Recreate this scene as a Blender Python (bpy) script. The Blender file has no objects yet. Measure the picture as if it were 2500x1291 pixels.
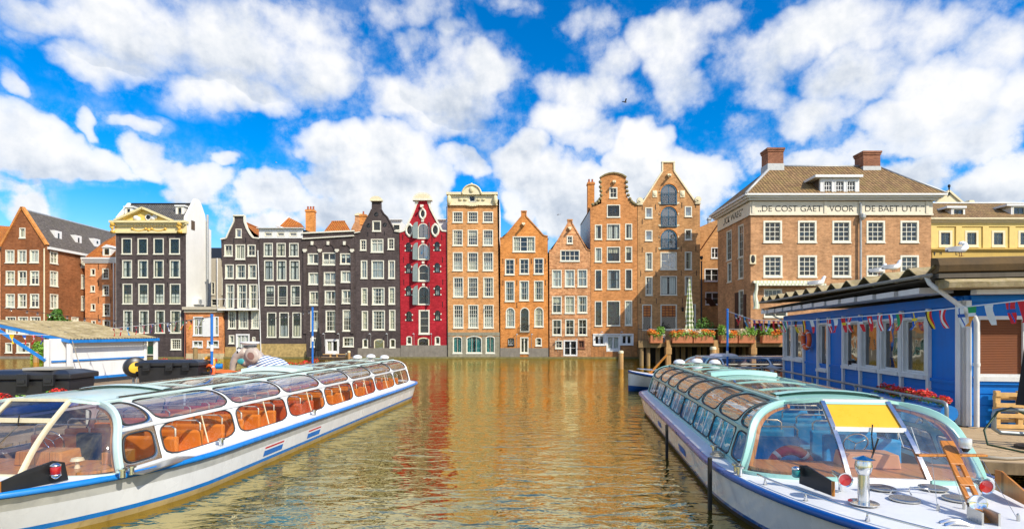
import bpy, bmesh, math, random
from mathutils import Vector, Matrix
from mathutils.geometry import tessellate_polygon
random.seed(7)
SC = bpy.context.scene
COL = SC.collection
PI = math.pi
# ---- survey: one photograph measured against a level horizon; eye 3.4 m above the water
F, CX, HZ, EYE = 1300.0, 1250.0, 820.0, 3.4
def X(px, Y): return (px - CX) / F * Y
def Z(py, Y): return EYE - (py - HZ) / F * Y

# ------------------------------------------------------------------ mesh builder
class MB:
    def __init__(s): s.v = []; s.f = []; s.m = []
    def add(s, vs, fs, mi=0):
        o = len(s.v); s.v += [tuple(p) for p in vs]
        for f in fs: s.f.append(tuple(i + o for i in f)); s.m.append(mi)
    def poly(s, pts, mi=0): s.add(pts, [tuple(range(len(pts)))], mi)
    def box(s, x0, x1, y0, y1, z0, z1, mi=0):
        s.add([(x0,y0,z0),(x1,y0,z0),(x1,y1,z0),(x0,y1,z0),(x0,y0,z1),(x1,y0,z1),(x1,y1,z1),(x0,y1,z1)],
              [(0,3,2,1),(4,5,6,7),(0,1,5,4),(1,2,6,5),(2,3,7,6),(3,0,4,7)], mi)
    def bar(s, p, q, w, h, mi=0, up=(0,0,1)):
        p, q = Vector(p), Vector(q); d = (q - p).normalized(); u = Vector(up)
        if abs(d.dot(u)) > .98: u = Vector((0,1,0))
        a = d.cross(u).normalized() * (w/2); b = a.cross(d).normalized() * (h/2)
        vs = [p-a-b, p+a-b, p+a+b, p-a+b, q-a-b, q+a-b, q+a+b, q-a+b]
        s.add(vs, [(0,1,2,3),(7,6,5,4),(0,4,5,1),(1,5,6,2),(2,6,7,3),(3,7,4,0)], mi)
    def sweep(s, path, w, h, mi=0, up=(0,0,1)):
        P = [Vector(p) for p in path]; N = len(P); vs = []; u0 = Vector(up)
        for i, p in enumerate(P):
            d = (P[min(i+1,N-1)]-P[max(i-1,0)]).normalized()
            a = d.cross(u0); a = (a if a.length > 1e-3 else d.orthogonal()).normalized()*(w/2); b = a.cross(d).normalized()*(h/2)
            vs += [p-a-b, p+a-b, p+a+b, p-a+b]
        fs = [(4*i+k, 4*i+(k+1)%4, 4*i+4+(k+1)%4, 4*i+4+k) for i in range(N-1) for k in range(4)]+[(3,2,1,0),tuple(4*(N-1)+k for k in range(4))]
        s.add(vs, fs, mi)
    def tube(s, path, r, n=6, mi=0, closed=False):
        P = [Vector(p) for p in path]; N = len(P); rings = []
        rr = r if isinstance(r, (list, tuple)) else [r] * N
        prev = None
        for i, p in enumerate(P):
            if closed: d = P[(i+1) % N] - P[i-1]
            else: d = P[min(i+1, N-1)] - P[max(i-1, 0)]
            d = d.normalized() if d.length > 1e-9 else Vector((0,0,1))
            if prev is None:
                u = Vector((0,0,1)) if abs(d.z) < .9 else Vector((1,0,0))
                a = d.cross(u).normalized()
            else:
                a = prev - d * prev.dot(d)
                a = a.normalized() if a.length > 1e-6 else d.orthogonal().normalized()
            prev = a; b = d.cross(a)
            rings.append([p + (a*math.cos(2*PI*k/n) + b*math.sin(2*PI*k/n)) * rr[i] for k in range(n)])
        vs = [v for R in rings for v in R]; fs = []
        for i in range(N if closed else N-1):
            j = (i+1) % N
            for k in range(n): fs.append((i*n+k, i*n+(k+1)%n, j*n+(k+1)%n, j*n+k))
        if not closed:
            fs.append(tuple(range(n-1, -1, -1))); fs.append(tuple((N-1)*n+k for k in range(n)))
        s.add(vs, fs, mi)
    def lathe(s, prof, n=16, c=(0,0,0), axis=(0,0,1), mi=0, sx=1, sy=1, cap=True):
        ax = Vector(axis).normalized(); a = ax.orthogonal().normalized(); b = ax.cross(a); c = Vector(c)
        if abs(ax.z) > .99: a, b = Vector((1,0,0)), Vector((0,1,0))
        vs = []; fs = []
        for r, z in prof:
            for k in range(n):
                t = 2*PI*k/n; vs.append(c + a*(r*sx*math.cos(t)) + b*(r*sy*math.sin(t)) + ax*z)
        for i in range(len(prof)-1):
            for k in range(n): fs.append((i*n+k, i*n+(k+1)%n, (i+1)*n+(k+1)%n, (i+1)*n+k))
        if cap and prof[0][0] > 1e-4: fs.append(tuple(range(n-1,-1,-1)))
        if cap and prof[-1][0] > 1e-4: fs.append(tuple((len(prof)-1)*n+k for k in range(n)))
        s.add(vs, fs, mi)
    def ball(s, c, rx, ry, rz, mi=0, n=12, m=8):
        vs = []; fs = []
        for i in range(m+1):
            t = PI*i/m
            for k in range(n):
                p = 2*PI*k/n; vs.append((c[0]+rx*math.sin(t)*math.cos(p), c[1]+ry*math.sin(t)*math.sin(p), c[2]-rz*math.cos(t)))
        for i in range(m):
            for k in range(n): fs.append((i*n+k, i*n+(k+1)%n, (i+1)*n+(k+1)%n, (i+1)*n+k))
        s.add(vs, fs, mi)
    def grid(s, fn, nu, nv, mi=0):
        vs = [fn(i/nu, j/nv) for j in range(nv+1) for i in range(nu+1)]; w = nu+1
        s.add(vs, [(j*w+i, j*w+i+1, (j+1)*w+i+1, (j+1)*w+i) for j in range(nv) for i in range(nu)], mi)
    def extrude(s, pts, vec, mi=0):
        """closed prism from a planar polygon"""
        vec = Vector(vec); n = len(pts); A = [Vector(p) for p in pts]; B = [p+vec for p in A]
        tris = tessellate_polygon([A])
        s.add(A+B, [tuple(t) for t in tris] + [tuple(i+n for i in reversed(t)) for t in tris] +
              [(i, (i+1)%n, (i+1)%n+n, i+n) for i in range(n)], mi)
    def build(s, name, mats, parent=None, smooth=False, fix=True, bevel=0, merge=False):
        off = OFF.get(parent.name) if parent is not None else None
        if off is None: off = Vector((0,0,0))
        me = bpy.data.meshes.new(name)
        me.from_pydata([(p[0]-off[0], p[1]-off[1], p[2]-off[2]) for p in s.v], [], s.f)
        if not isinstance(mats, (list, tuple)): mats = [mats]
        for m in mats: me.materials.append(m)
        me.polygons.foreach_set('material_index', s.m)
        if fix or merge:
            bm = bmesh.new(); bm.from_mesh(me)
            if merge: bmesh.ops.remove_doubles(bm, verts=bm.verts, dist=.0005)
            bmesh.ops.recalc_face_normals(bm, faces=bm.faces); bm.to_mesh(me); bm.free()
        if smooth: me.polygons.foreach_set('use_smooth', [True]*len(me.polygons))
        me.update()
        o = bpy.data.objects.new(name, me); COL.objects.link(o)
        if smooth == 'auto':
            try: me.set_sharp_from_angle(angle=math.radians(40))
            except Exception: pass
        if bevel:
            b = o.modifiers.new('bevel', 'BEVEL'); b.width = bevel; b.segments = 2; b.limit_method = 'ANGLE'; b.angle_limit = math.radians(40)
        if parent is not None:
            o.parent = parent; OFF[o.name] = off
        return o
def each(s, name, mats, parent=None, **kw):
    """one object per separate piece"""
    par = list(range(len(s.v)))
    def find(i):
        while par[i] != i: par[i] = par[par[i]]; i = par[i]
        return i
    for f in s.f:
        for i in f[1:]: par[find(i)] = find(f[0])
    groups = {}
    for f, mi in zip(s.f, s.m): groups.setdefault(find(f[0]), []).append((f, mi))
    out = []
    for fs in groups.values():
        m = MB(); ix = {}
        for f, mi in fs:
            for i in f:
                if i not in ix: ix[i] = len(m.v); m.v.append(s.v[i])
            m.f.append(tuple(ix[i] for i in f)); m.m.append(mi)
        out.append(m.build(name, mats, parent, **kw))
    return out[0]
MB.each = each
OFF = {}
def tag(o, label=None, cat=None, group=None, kind=None):
    if label: o['label'] = label
    if cat: o['category'] = cat
    if group: o['group'] = group
    if kind: o['kind'] = kind
    return o
def thing(name, label, cat, loc=(0,0,0), rz=0, group=None, local=False):
    """an Empty at the thing's base; parts are given in world coordinates unless local"""
    o = bpy.data.objects.new(name, None); COL.objects.link(o)
    o.location = loc; o.rotation_euler = (0,0,rz); o.empty_display_size = .3
    OFF[o.name] = Vector((0,0,0)) if (local or rz) else Vector(loc)
    return tag(o, label, cat, group)
KIDS = {}
def copy_tree(o, parent=None):
    c = o.copy(); COL.objects.link(c)
    if parent is not None: c.parent = parent
    OFF[c.name] = OFF.get(o.name, Vector((0,0,0)))
    for ch in list(o.children): copy_tree(ch, c)
    return c

# ------------------------------------------------------------------ materials
def srgb(r, g, b):
    f = lambda c: (c/255/12.92) if c <= 10 else ((c/255+.055)/1.055)**2.4
    return (f(r), f(g), f(b), 1)
def col(c): return tuple(c) + (1,) if len(c) == 3 else tuple(c)
class NT:
    def __init__(s, name, mat=True):
        s.mat = bpy.data.materials.new(name); s.mat.use_nodes = True; s.t = s.mat.node_tree
        s.b = s.t.nodes['Principled BSDF']; s.out = s.t.nodes['Material Output']
    def n(s, typ, **kw):
        nd = s.t.nodes.new(typ)
        for k, v in kw.items():
            if k.startswith('_'): nd.inputs[k[1:].replace('_',' ')].default_value = v
            else: setattr(nd, k, v)
        return nd
    def l(s, a, b): s.t.links.new(a, b)
    def coord(s, kind='Object'): return s.n('ShaderNodeTexCoord').outputs[kind]
    def math(s, op, a, b=None, c=None, clamp=False):
        nd = s.n('ShaderNodeMath', operation=op); nd.use_clamp = clamp
        for i, v in enumerate((a, b, c)):
            if v is None: continue
            if isinstance(v, (int, float)): nd.inputs[i].default_value = v
            else: s.l(v, nd.inputs[i])
        return nd.outputs[0]
    def noise(s, vec, scale, detail=3, rough=.55, dist=0, out='Fac'):
        nd = s.n('ShaderNodeTexNoise', _Scale=scale, _Detail=detail, _Roughness=rough, _Distortion=dist)
        if vec is not None: s.l(vec, nd.inputs['Vector'])
        return nd.outputs[out]
    def mapping(s, vec, scale=(1,1,1), loc=(0,0,0), rot=(0,0,0)):
        nd = s.n('ShaderNodeMapping'); nd.inputs['Scale'].default_value = scale
        nd.inputs['Location'].default_value = loc; nd.inputs['Rotation'].default_value = rot
        s.l(vec, nd.inputs['Vector']); return nd.outputs[0]
    def ramp(s, fac, stops, interp='LINEAR'):
        nd = s.n('ShaderNodeValToRGB'); cr = nd.color_ramp; cr.interpolation = interp
        while len(cr.elements) < len(stops): cr.elements.new(.5)
        for e, (p, c) in zip(cr.elements, stops):
            e.position = p; e.color = col(c) if not isinstance(c, (int, float)) else (c, c, c, 1)
        s.l(fac, nd.inputs[0]); return nd.outputs[0]
    def mix(s, fac, a, b, blend='MIX'):
        nd = s.n('ShaderNodeMix', data_type='RGBA', blend_type=blend)
        for sock, v in ((nd.inputs[0], fac), (nd.inputs[6], a), (nd.inputs[7], b)):
            if isinstance(v, (int, float)): sock.default_value = v
            elif isinstance(v, (tuple, list)): sock.default_value = col(v)
            else: s.l(v, sock)
        return nd.outputs[2]
    def maprange(s, v, a, b, c=0, d=1, smooth=False):
        nd = s.n('ShaderNodeMapRange'); nd.interpolation_type = 'SMOOTHSTEP' if smooth else 'LINEAR'
        s.l(v, nd.inputs[0])
        for i, x in enumerate((a, b, c, d)): nd.inputs[i+1].default_value = x
        return nd.outputs[0]
    def bump(s, h, strength=.3, dist=.02):
        nd = s.n('ShaderNodeBump', _Strength=strength, _Distance=dist); s.l(h, nd.inputs['Height'])
        s.l(nd.outputs[0], s.b.inputs['Normal']); return nd
    def set(s, **kw):
        for k, v in kw.items():
            i = s.b.inputs[k.replace('_', ' ')]
            if hasattr(v, 'links') or hasattr(v, 'is_linked'): s.l(v, i)
            else: i.default_value = v
        return s
MC = {}
def plain(name, c, rough=.6, metal=0, var=.12, scale=3.0, dirt=0.0, bump=0, spec=.5, coat=0):
    """one paint or stuff: base colour with fine unevenness, and optional dirt streaks"""
    if name in MC: return MC[name]
    t = NT(name); c = col(c); v = t.coord()
    n1 = t.noise(v, scale, 5, .6)
    k = t.maprange(n1, .25, .75, 1-var, 1+var)
    m = t.n('ShaderNodeVectorMath', operation='SCALE'); m.inputs[0].default_value = c[:3]; t.l(k, m.inputs['Scale'])
    base = m.outputs[0]
    if dirt:
        st = t.noise(t.mapping(v, (5, 5, .5)), 1.6, 5, .65)
        base = t.mix(t.maprange(st, .5, .78, 0, dirt), base, (c[0]*.3+.02, c[1]*.27+.015, c[2]*.2+.01))
    t.l(base, t.b.inputs['Base Color'])
    t.set(Roughness=t.maprange(n1, .3, .7, max(0, rough-.08), min(1, rough+.08)), Metallic=metal, Specular_IOR_Level=spec, Coat_Weight=coat)
    if bump: t.bump(t.noise(v, scale*6, 4), bump, .02)
    MC[name] = t.mat; return t.mat
def brick(name, c1, c2, mortar, stain=.5, big=.22, fine=.6, dark=(.05,.04,.03)):
    if name in MC: return MC[name]
    if .2 < max(c1) and c1[1] > .03: c1, c2, mortar = [tuple(min(.85, x*k) for x, k in zip(c, (1.30, 1.20, .96))) for c in (c1, c2, mortar)]
    t = NT(name); v = t.coord()
    sp = t.n('ShaderNodeSeparateXYZ'); t.l(v, sp.inputs[0])
    cb = t.n('ShaderNodeCombineXYZ'); t.l(t.math('ADD', sp.outputs[0], sp.outputs[1]), cb.inputs[0]); t.l(sp.outputs[2], cb.inputs[1])
    uv = cb.outputs[0]
    br = t.n('ShaderNodeTexBrick', _Scale=1.0, _Mortar_Size=.012, _Mortar_Smooth=.2, _Bias=-.1, _Brick_Width=.24, _Row_Height=.085)
    t.l(uv, br.inputs['Vector'])
    br.inputs['Color1'].default_value = col(c1); br.inputs['Color2'].default_value = col(c2); br.inputs['Mortar'].default_value = col(mortar)
    patch = t.noise(v, .45, 6, .62)
    fine_n = t.noise(t.mapping(uv, (3.2, 9, 1)), 1.0, 3, .7)
    base = t.mix(t.maprange(fine_n, .3, .7, 0, fine*.5), br.outputs[0], tuple(min(1, x*1.5+.03) for x in c2[:3]))
    mid = t.noise(t.mapping(uv, (1.5, 3.2, 1), (4, 2, 0)), 1.0, 5, .75)
    base = t.mix(t.maprange(mid, .47, .64, 0, .72*min(1, fine+.25)), base, tuple(min(1, x*.62) for x in c2[:3]))
    base = t.mix(t.maprange(mid, .46, .32, 0, .6*min(1, fine+.25)), base, tuple(min(1, x*1.25+.03) for x in c1[:3]))
    k = t.maprange(patch, .28, .72, 1-big*1.25, 1+big*1.25)
    sc = t.n('ShaderNodeVectorMath', operation='SCALE'); t.l(base, sc.inputs[0]); t.l(k, sc.inputs['Scale'])
    streak = t.noise(t.mapping(v, (1.6, 1.6, .16)), 1.0, 6, .7)
    low = t.maprange(sp.outputs[2], 0, 4.5, .5, 0)
    sfac = t.math('ADD', t.maprange(streak, .5, .8, 0, stain), t.math('MULTIPLY', low, t.maprange(streak, .3, .65, 0, 1)), clamp=True)
    t.l(t.mix(sfac, sc.outputs[0], dark), t.b.inputs['Base Color'])
    t.set(Roughness=.86, Specular_IOR_Level=.25)
    hm = t.math('ADD', t.math('MULTIPLY', br.outputs[1], -.6), t.math('MULTIPLY', fine_n, .6))
    t.bump(hm, .5, .03)
    MC[name] = t.mat; return t.mat
def tiles(name, c1, c2, moss, along='y', px=.3, row=.34, mossy=.4):
    """clay pantiles: bands and rolls as bump, each tile a little different"""
    if name in MC: return MC[name]
    t = NT(name); v = t.coord(); sp = t.n('ShaderNodeSeparateXYZ'); t.l(v, sp.inputs[0])
    u = sp.outputs[1] if along == 'y' else sp.outputs[0]
    cb = t.n('ShaderNodeCombineXYZ'); t.l(u, cb.inputs[0]); t.l(sp.outputs[2], cb.inputs[1])
    br = t.n('ShaderNodeTexBrick', _Scale=1.0, _Mortar_Size=.03, _Mortar_Smooth=.6, _Brick_Width=px, _Row_Height=row*.75, offset=0)
    t.l(cb.outputs[0], br.inputs['Vector']); br.inputs['Color1'].default_value = col(c1); br.inputs['Color2'].default_value = col(c2)
    br.inputs['Mortar'].default_value = tuple(x*.25 for x in c1[:3]) + (1,)
    n = t.noise(v, .8, 6, .65)
    base = t.mix(t.maprange(n, .45, .7, 0, mossy), br.outputs[0], moss)
    n2 = t.noise(v, 4, 4, .6)
    sc = t.n('ShaderNodeVectorMath', operation='SCALE'); t.l(base, sc.inputs[0]); t.l(t.maprange(n2, .3, .7, .75, 1.25), sc.inputs['Scale'])
    t.l(sc.outputs[0], t.b.inputs['Base Color'])
    roll = t.math('SINE', t.math('MULTIPLY', u, 2*PI/px))
    saw = t.math('FRACT', t.math('DIVIDE', sp.outputs[2], row*.75))
    t.bump(t.math('ADD', t.math('MULTIPLY', roll, .5), t.math('MULTIPLY', saw, -.6)), .9, .09)
    t.set(Roughness=.8, Specular_IOR_Level=.3)
    MC[name] = t.mat; return t.mat
def glass(name, tint=(.9,.92,.95), rough=.02, base=.06, rim=.85, dirt=.05):
    """a thin pane: clear, mirroring more at a slant"""
    if name in MC: return MC[name]
    t = NT(name); t.t.nodes.remove(t.b)
    tr = t.n('ShaderNodeBsdfTransparent'); tr.inputs[0].default_value = col(tint)
    gl = t.n('ShaderNodeBsdfGlossy', _Roughness=rough); gl.inputs[0].default_value = (1,1,1,1)
    di = t.n('ShaderNodeBsdfDiffuse'); di.inputs[0].default_value = (.75,.74,.7,1)
    lw = t.n('ShaderNodeLayerWeight', _Blend=.5)
    f = t.maprange(lw.outputs['Facing'], .0, 1.0, 0, 1)
    f = t.math('POWER', f, 3.2); f = t.math('MULTIPLY_ADD', f, rim-base, base)
    v = t.coord(); nz = t.noise(v, 1.3, 2, .5)
    bp = t.n('ShaderNodeBump', _Strength=.15, _Distance=.05); t.l(nz, bp.inputs['Height']); t.l(bp.outputs[0], gl.inputs['Normal'])
    m1 = t.n('ShaderNodeMixShader'); t.l(f, m1.inputs[0]); t.l(tr.outputs[0], m1.inputs[1]); t.l(gl.outputs[0], m1.inputs[2])
    m2 = t.n('ShaderNodeMixShader'); t.l(t.maprange(t.noise(v, 2.2, 5, .7), .45, .8, dirt*.3, dirt*2.2), m2.inputs[0])
    t.l(m1.outputs[0], m2.inputs[1]); t.l(di.outputs[0], m2.inputs[2])
    t.l(m2.outputs[0], t.out.inputs[0]); MC[name] = t.mat; return t.mat
def window_glass(name, tint, mirror=.12, wob=.35):
    """old house glass: see-through, with wavy sky reflections"""
    if name in MC: return MC[name]
    t = NT(name); t.t.nodes.remove(t.b); v = t.coord('Object')
    tr = t.n('ShaderNodeBsdfTransparent'); tr.inputs[0].default_value = col(tint)
    gl = t.n('ShaderNodeBsdfGlossy', _Roughness=.03)
    lw = t.n('ShaderNodeLayerWeight', _Blend=.5); f = t.math('MULTIPLY_ADD', t.math('POWER', lw.outputs['Facing'], 3), .7, mirror)
    bp = t.n('ShaderNodeBump', _Strength=wob, _Distance=.12); t.l(t.noise(v, .9, 2, .5), bp.inputs['Height']); t.l(bp.outputs[0], gl.inputs['Normal'])
    m = t.n('ShaderNodeMixShader'); t.l(f, m.inputs[0]); t.l(tr.outputs[0], m.inputs[1]); t.l(gl.outputs[0], m.inputs[2])
    t.l(m.outputs[0], t.out.inputs[0]); MC[name] = t.mat; return t.mat
def wood(name, c1, c2, plank=.14, axis='x', rough=.65, gap=.5):
    """boards running along one axis"""
    if name in MC: return MC[name]
    t = NT(name); v = t.coord(); sp = t.n('ShaderNodeSeparateXYZ'); t.l(v, sp.inputs[0])
    a, b = (sp.outputs[0], sp.outputs[1]) if axis == 'x' else (sp.outputs[1], sp.outputs[0])
    if axis == 'z': a, b = sp.outputs[2], sp.outputs[0]
    cb = t.n('ShaderNodeCombineXYZ'); t.l(a, cb.inputs[0]); t.l(b, cb.inputs[1])
    br = t.n('ShaderNodeTexBrick', _Scale=1.0, _Mortar_Size=.008, _Mortar_Smooth=.1, _Brick_Width=2.6, _Row_Height=plank); t.l(cb.outputs[0], br.inputs['Vector'])
    br.inputs['Color1'].default_value = col(c1); br.inputs['Color2'].default_value = col(c2); br.inputs['Mortar'].default_value = tuple(x*(1-gap)*.5 for x in c1[:3])+(1,)
    gr = t.noise(t.mapping(cb.outputs[0], (1.2, 22, 1)), 1.5, 5, .65)
    sc = t.n('ShaderNodeVectorMath', operation='SCALE'); t.l(br.outputs[0], sc.inputs[0]); t.l(t.maprange(gr, .25, .75, .65, 1.3), sc.inputs['Scale'])
    t.l(sc.outputs[0], t.b.inputs['Base Color']); t.set(Roughness=rough, Specular_IOR_Level=.35); t.bump(gr, .25, .01)
    MC[name] = t.mat; return t.mat
def leafy(name, cols, rough=.55, trans=.25):
    """leaf or petal colour changing from clump to clump"""
    if name in MC: return MC[name]
    t = NT(name); v = t.coord(); n = t.noise(v, 6, 2, .6)
    st = [(i/(len(cols)-1)*.5+.25, c) for i, c in enumerate(cols)]
    t.l(t.ramp(n, st), t.b.inputs['Base Color']); t.set(Roughness=rough, Subsurface_Weight=0)
    MC[name] = t.mat; return t.mat
# ------------------------------------------------------------------ light, sky, camera
SUN_AZ, SUN_EL = math.radians(134), math.radians(40)
w = bpy.data.worlds.new('World'); SC.world = w; w.use_nodes = True
class WT(NT):
    def __init__(s): s.t = w.node_tree
W = WT(); T = w.node_tree; bg = T.nodes['Background']; bg.inputs[1].default_value = .15
sky = T.nodes.new('ShaderNodeTexSky'); sky.sky_type = 'NISHITA'; sky.sun_disc = False
sky.sun_elevation = SUN_EL; sky.sun_rotation = SUN_AZ; sky.air_density = 1.0; sky.dust_density = .6; sky.ozone_density = 2.0
hs = W.n('ShaderNodeHueSaturation', _Saturation=1.72, _Value=1.38, _Hue=.507); W.l(sky.outputs[0], hs.inputs['Color'])
gen = W.coord('Generated')
sp = W.n('ShaderNodeSeparateXYZ'); W.l(gen, sp.inputs[0])
az = W.math('ARCTAN2', sp.outputs[0], sp.outputs[1]); el = W.math('ARCSINE', sp.outputs[2])
def ang(px, py):
    a = math.atan2(px-CX, F); return a, math.atan2((HZ-py), math.hypot(F, px-CX))
# cumulus masses of the day: bearing, height, half-widths, weight
CLOUDS = [
 (120,50,150,60,1.00),(330,80,230,100,1.05),(560,110,230,110,1.05),(760,150,110,85,0.95),(600,215,130,60,0.90),(480,235,110,45,0.75),(230,150,130,50,0.80),(700,60,170,50,0.70),(60,90,70,30,0.60),
 (70,345,160,80,1.30),(190,385,110,48,1.00),(280,400,60,30,0.70),(10,310,90,45,0.90),(370,385,70,42,0.70),(400,420,44,22,0.45),(345,300,45,14,0.50),(540,387,38,16,0.60),(240,300,14,22,0.35),
 (50,480,75,50,0.80),(20,200,36,28,0.60),(10,430,60,30,0.60),(500,450,74.8,45.76,0.78),(570,490,52.8,44,0.66),(640,475,66,51.04,0.90),(700,480,66,52.8,0.94),(640,530,105.6,35.2,0.66),(430,480,39.6,19.36,0.41),
 (820,350,100,62,1.15),(890,345,125,66,1.35),(960,390,110,85,1.30),(880,430,130,95,1.3),(1000,440,110,85,1.20),(1090,395,70,36,0.90),(1130,420,60,36,0.85),(900,520,170,60,1.00),
 (1190,180,90,74,1.30),(1120,210,120,95,1.10),(1000,235,110,62,0.90),(1080,290,140,55,0.50),(930,200,50,35,0.60),(1040,40,80,42,0.60),(1100,90,45,40,0.50),(1010,120,45,50,0.50),(950,40,40,40,0.35),
 (1280,400,74,72,1.35),(1330,440,100,80,1.35),(1390,490,130,90,1.30),(1290,500,80,60,1.00),(1450,430,60,36,0.90),(1420,460,60,50,0.90),
 (1570,345,72,56,1.35),(1570,400,90,80,1.30),(1650,425,120,70,1.30),(1720,430,90,50,0.90),(1640,480,150,60,1.00),(1500,450,60,50,0.80),(1830,390,66.5,42.75,0.60),
 (1380,290,110,60,0.90),(1340,210,70,50,0.70),(1440,220,110,70,0.80),(1450,330,120,36,0.70),(1500,150,60,46,0.60),(1390,50,70,36,0.55),(1270,15,70,22,0.60),(1460,60,60,40,0.50),
 (1640,90,110,70,0.75),(1750,60,114,57,0.64),(1690,230,95,57,0.64),(1640,160,70,60,0.60),(1830,170,95,85.5,0.64),(1930,90,142.5,76,0.72),(1860,250,85.5,38,0.56),(2090,60,152,66.5,0.80),(2080,190,133,66.5,0.76),(2000,280,142.5,57,0.72),
 (2280,70,161.5,76,0.80),(2430,120,123.5,85.5,0.84),(2260,190,114,76,0.84),(2350,230,104.5,76,0.88),(2200,290,142.5,57,0.80),(2400,330,133,76,0.80),(2280,340,85.5,38,0.72),(2120,360,114,38,0.56),(1960,390,66.5,38,0.48),(2430,440,130,70,0.95),(2200,420,120,40,0.60),(2480,250,66.5,85.5,0.72),(1790,310,76,23.75,0.40)]
tot = [None, None]
def density(vec, pa, pe, k=1):
    """fluffy density at a direction: masses broken up by turbulent noise"""
    wn = W.n('ShaderNodeTexNoise', _Scale=9.0, _Detail=3.0, _Roughness=.6); W.l(vec, wn.inputs['Vector'])
    cb = W.n('ShaderNodeCombineXYZ'); W.l(pa, cb.inputs[0]); W.l(pe, cb.inputs[1])
    sub = W.n('ShaderNodeVectorMath', operation='MULTIPLY_ADD'); W.l(wn.outputs['Color'], sub.inputs[0])
    sub.inputs[1].default_value = (.11, .09, 0); off = W.n('ShaderNodeVectorMath', operation='ADD'); off.inputs[1].default_value = (-.055, -.045, 0)
    W.l(cb.outputs[0], off.inputs[0]); W.l(off.outputs[0], sub.inputs[2]); p = sub.outputs[0]
    acc = None; tot[0] = tot[1] = None
    for (x, y, rx, ry, wt) in CLOUDS:
        a, e = ang(x, y); a2, _ = ang(x+rx, y); _, e2 = ang(x, y-ry)
        ra, re = abs(a2-a)*1.12+.003, abs(e2-e)*1.12+.003
        m = W.n('ShaderNodeVectorMath', operation='MULTIPLY_ADD'); W.l(p, m.inputs[0])
        m.inputs[1].default_value = (1/ra, 1/re, 0); m.inputs[2].default_value = (-a/ra, -e/re, 0)
        ln = W.n('ShaderNodeVectorMath', operation='DOT_PRODUCT'); W.l(m.outputs[0], ln.inputs[0]); W.l(m.outputs[0], ln.inputs[1])
        v = W.math('MULTIPLY_ADD', ln.outputs['Value'], -wt, wt)
        acc = v if acc is None else W.math('SMOOTH_MAX', acc, v, .12)
        if wt >= .95:
            vp = W.math('MAXIMUM', v, 0); sc = W.n('ShaderNodeVectorMath', operation='MULTIPLY_ADD'); W.l(m.outputs[0], sc.inputs[0]); W.l(vp, sc.inputs[1])
            if tot[0] is None: sc.inputs[2].default_value = (0,0,0); tot[0] = sc.outputs[0]; tot[1] = vp
            else: W.l(tot[0], sc.inputs[2]); tot[0] = sc.outputs[0]; tot[1] = W.math('ADD', tot[1], vp)
    return acc
def turb(vec, scale, detail=9, rough=.6):
    n = W.n('ShaderNodeTexNoise', _Scale=scale, _Detail=detail, _Roughness=rough); n.normalize = True
    W.l(vec, n.inputs['Vector']); return n.outputs['Fac']
def shifted(v, d):
    nd = W.n('ShaderNodeVectorMath', operation='ADD'); W.l(v, nd.inputs[0]); nd.inputs[1].default_value = d; return nd.outputs[0]
# away from the masses ahead, broken fair-weather cloud all round
back = W.maprange(W.math('ABSOLUTE', az), .80, 1.05, 0, 1, True)
bandfield = W.math('MULTIPLY_ADD', turb(shifted(gen, (3.1, 1.7, .4)), 3.0, 3, .5), 4.0, -1.75)
blob = density(gen, az, el)
blob = W.math('MAXIMUM', blob, W.math('MULTIPLY_ADD', back, 2.0, -2.0))
bk = W.n('ShaderNodeMix', data_type='FLOAT'); W.l(back, bk.inputs[0]); W.l(blob, bk.inputs[2]); W.l(bandfield, bk.inputs[3])
blob = W.math('MAXIMUM', bk.outputs[0], -.6)
n_hi = turb(gen, 8.5, 10, .58); n_so = turb(gen, 7.0, 3.5, .5); n_hs = turb(shifted(gen, (.026, -.008, .034)), 7.0, 3.5, .5)
n_f0 = turb(gen, 26, 5, .6); n_f1 = turb(shifted(gen, (.006, 0, .008)), 26, 5, .6)
d0 = W.math('ADD', blob, W.math('MULTIPLY_ADD', n_hi, 2.3, -1.15))
n_w = turb(shifted(gen, (2.3, .7, 1.9)), 13, 9, .66)
mask = W.maprange(W.math('MULTIPLY_ADD', n_w, .9, W.math('SUBTRACT', d0, .45)), .04, .46, 0, 1, True)
m_hi = W.maprange(W.math('MULTIPLY_ADD', n_w, .9, W.math('SUBTRACT', d0, .55)), -.15, .85, 0, 1, True)
mq = W.n('ShaderNodeMix', data_type='FLOAT'); W.l(W.maprange(el, .18, .42, 0, .85, True), mq.inputs[0]); W.l(mask, mq.inputs[2]); W.l(m_hi, mq.inputs[3]); mask = mq.outputs[0]
wisp = W.math('MULTIPLY', W.maprange(d0, -.75, .2, 0, .55, True), W.maprange(n_w, .42, .72, 0, 1, True))
mask = W.math('MAXIMUM', mask, wisp)
grad = W.math('ADD', W.math('MULTIPLY', W.math('SUBTRACT', n_so, n_hs), 1.2), W.math('MULTIPLY', W.math('SUBTRACT', n_f0, n_f1), .42))
thick = W.maprange(W.math('MULTIPLY_ADD', n_so, 1.2, blob), .9, 2.2, 0, .13, True)
dv = W.n('ShaderNodeVectorMath', operation='DOT_PRODUCT'); W.l(tot[0], dv.inputs[0]); dv.inputs[1].default_value = (.35, 1, 0)
form = W.math('DIVIDE', dv.outputs['Value'], W.math('ADD', tot[1], .06))
form = W.math('MULTIPLY', W.maprange(form, -.9, .5, -.15, .09, True), W.math('SUBTRACT', 1, back))
lum = W.math('SUBTRACT', W.math('ADD', .95, W.math('ADD', grad, form)), thick)
ccol = W.ramp(W.maprange(lum, .5, 1.05, 0, 1), [(0, (.40,.47,.58)), (.35, (.62,.68,.77)), (.65, (.85,.88,.92)), (.9, (1,1,1))])
cb = W.n('ShaderNodeVectorMath', operation='SCALE'); W.l(ccol, cb.inputs[0]); cb.inputs['Scale'].default_value = 6.9
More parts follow.
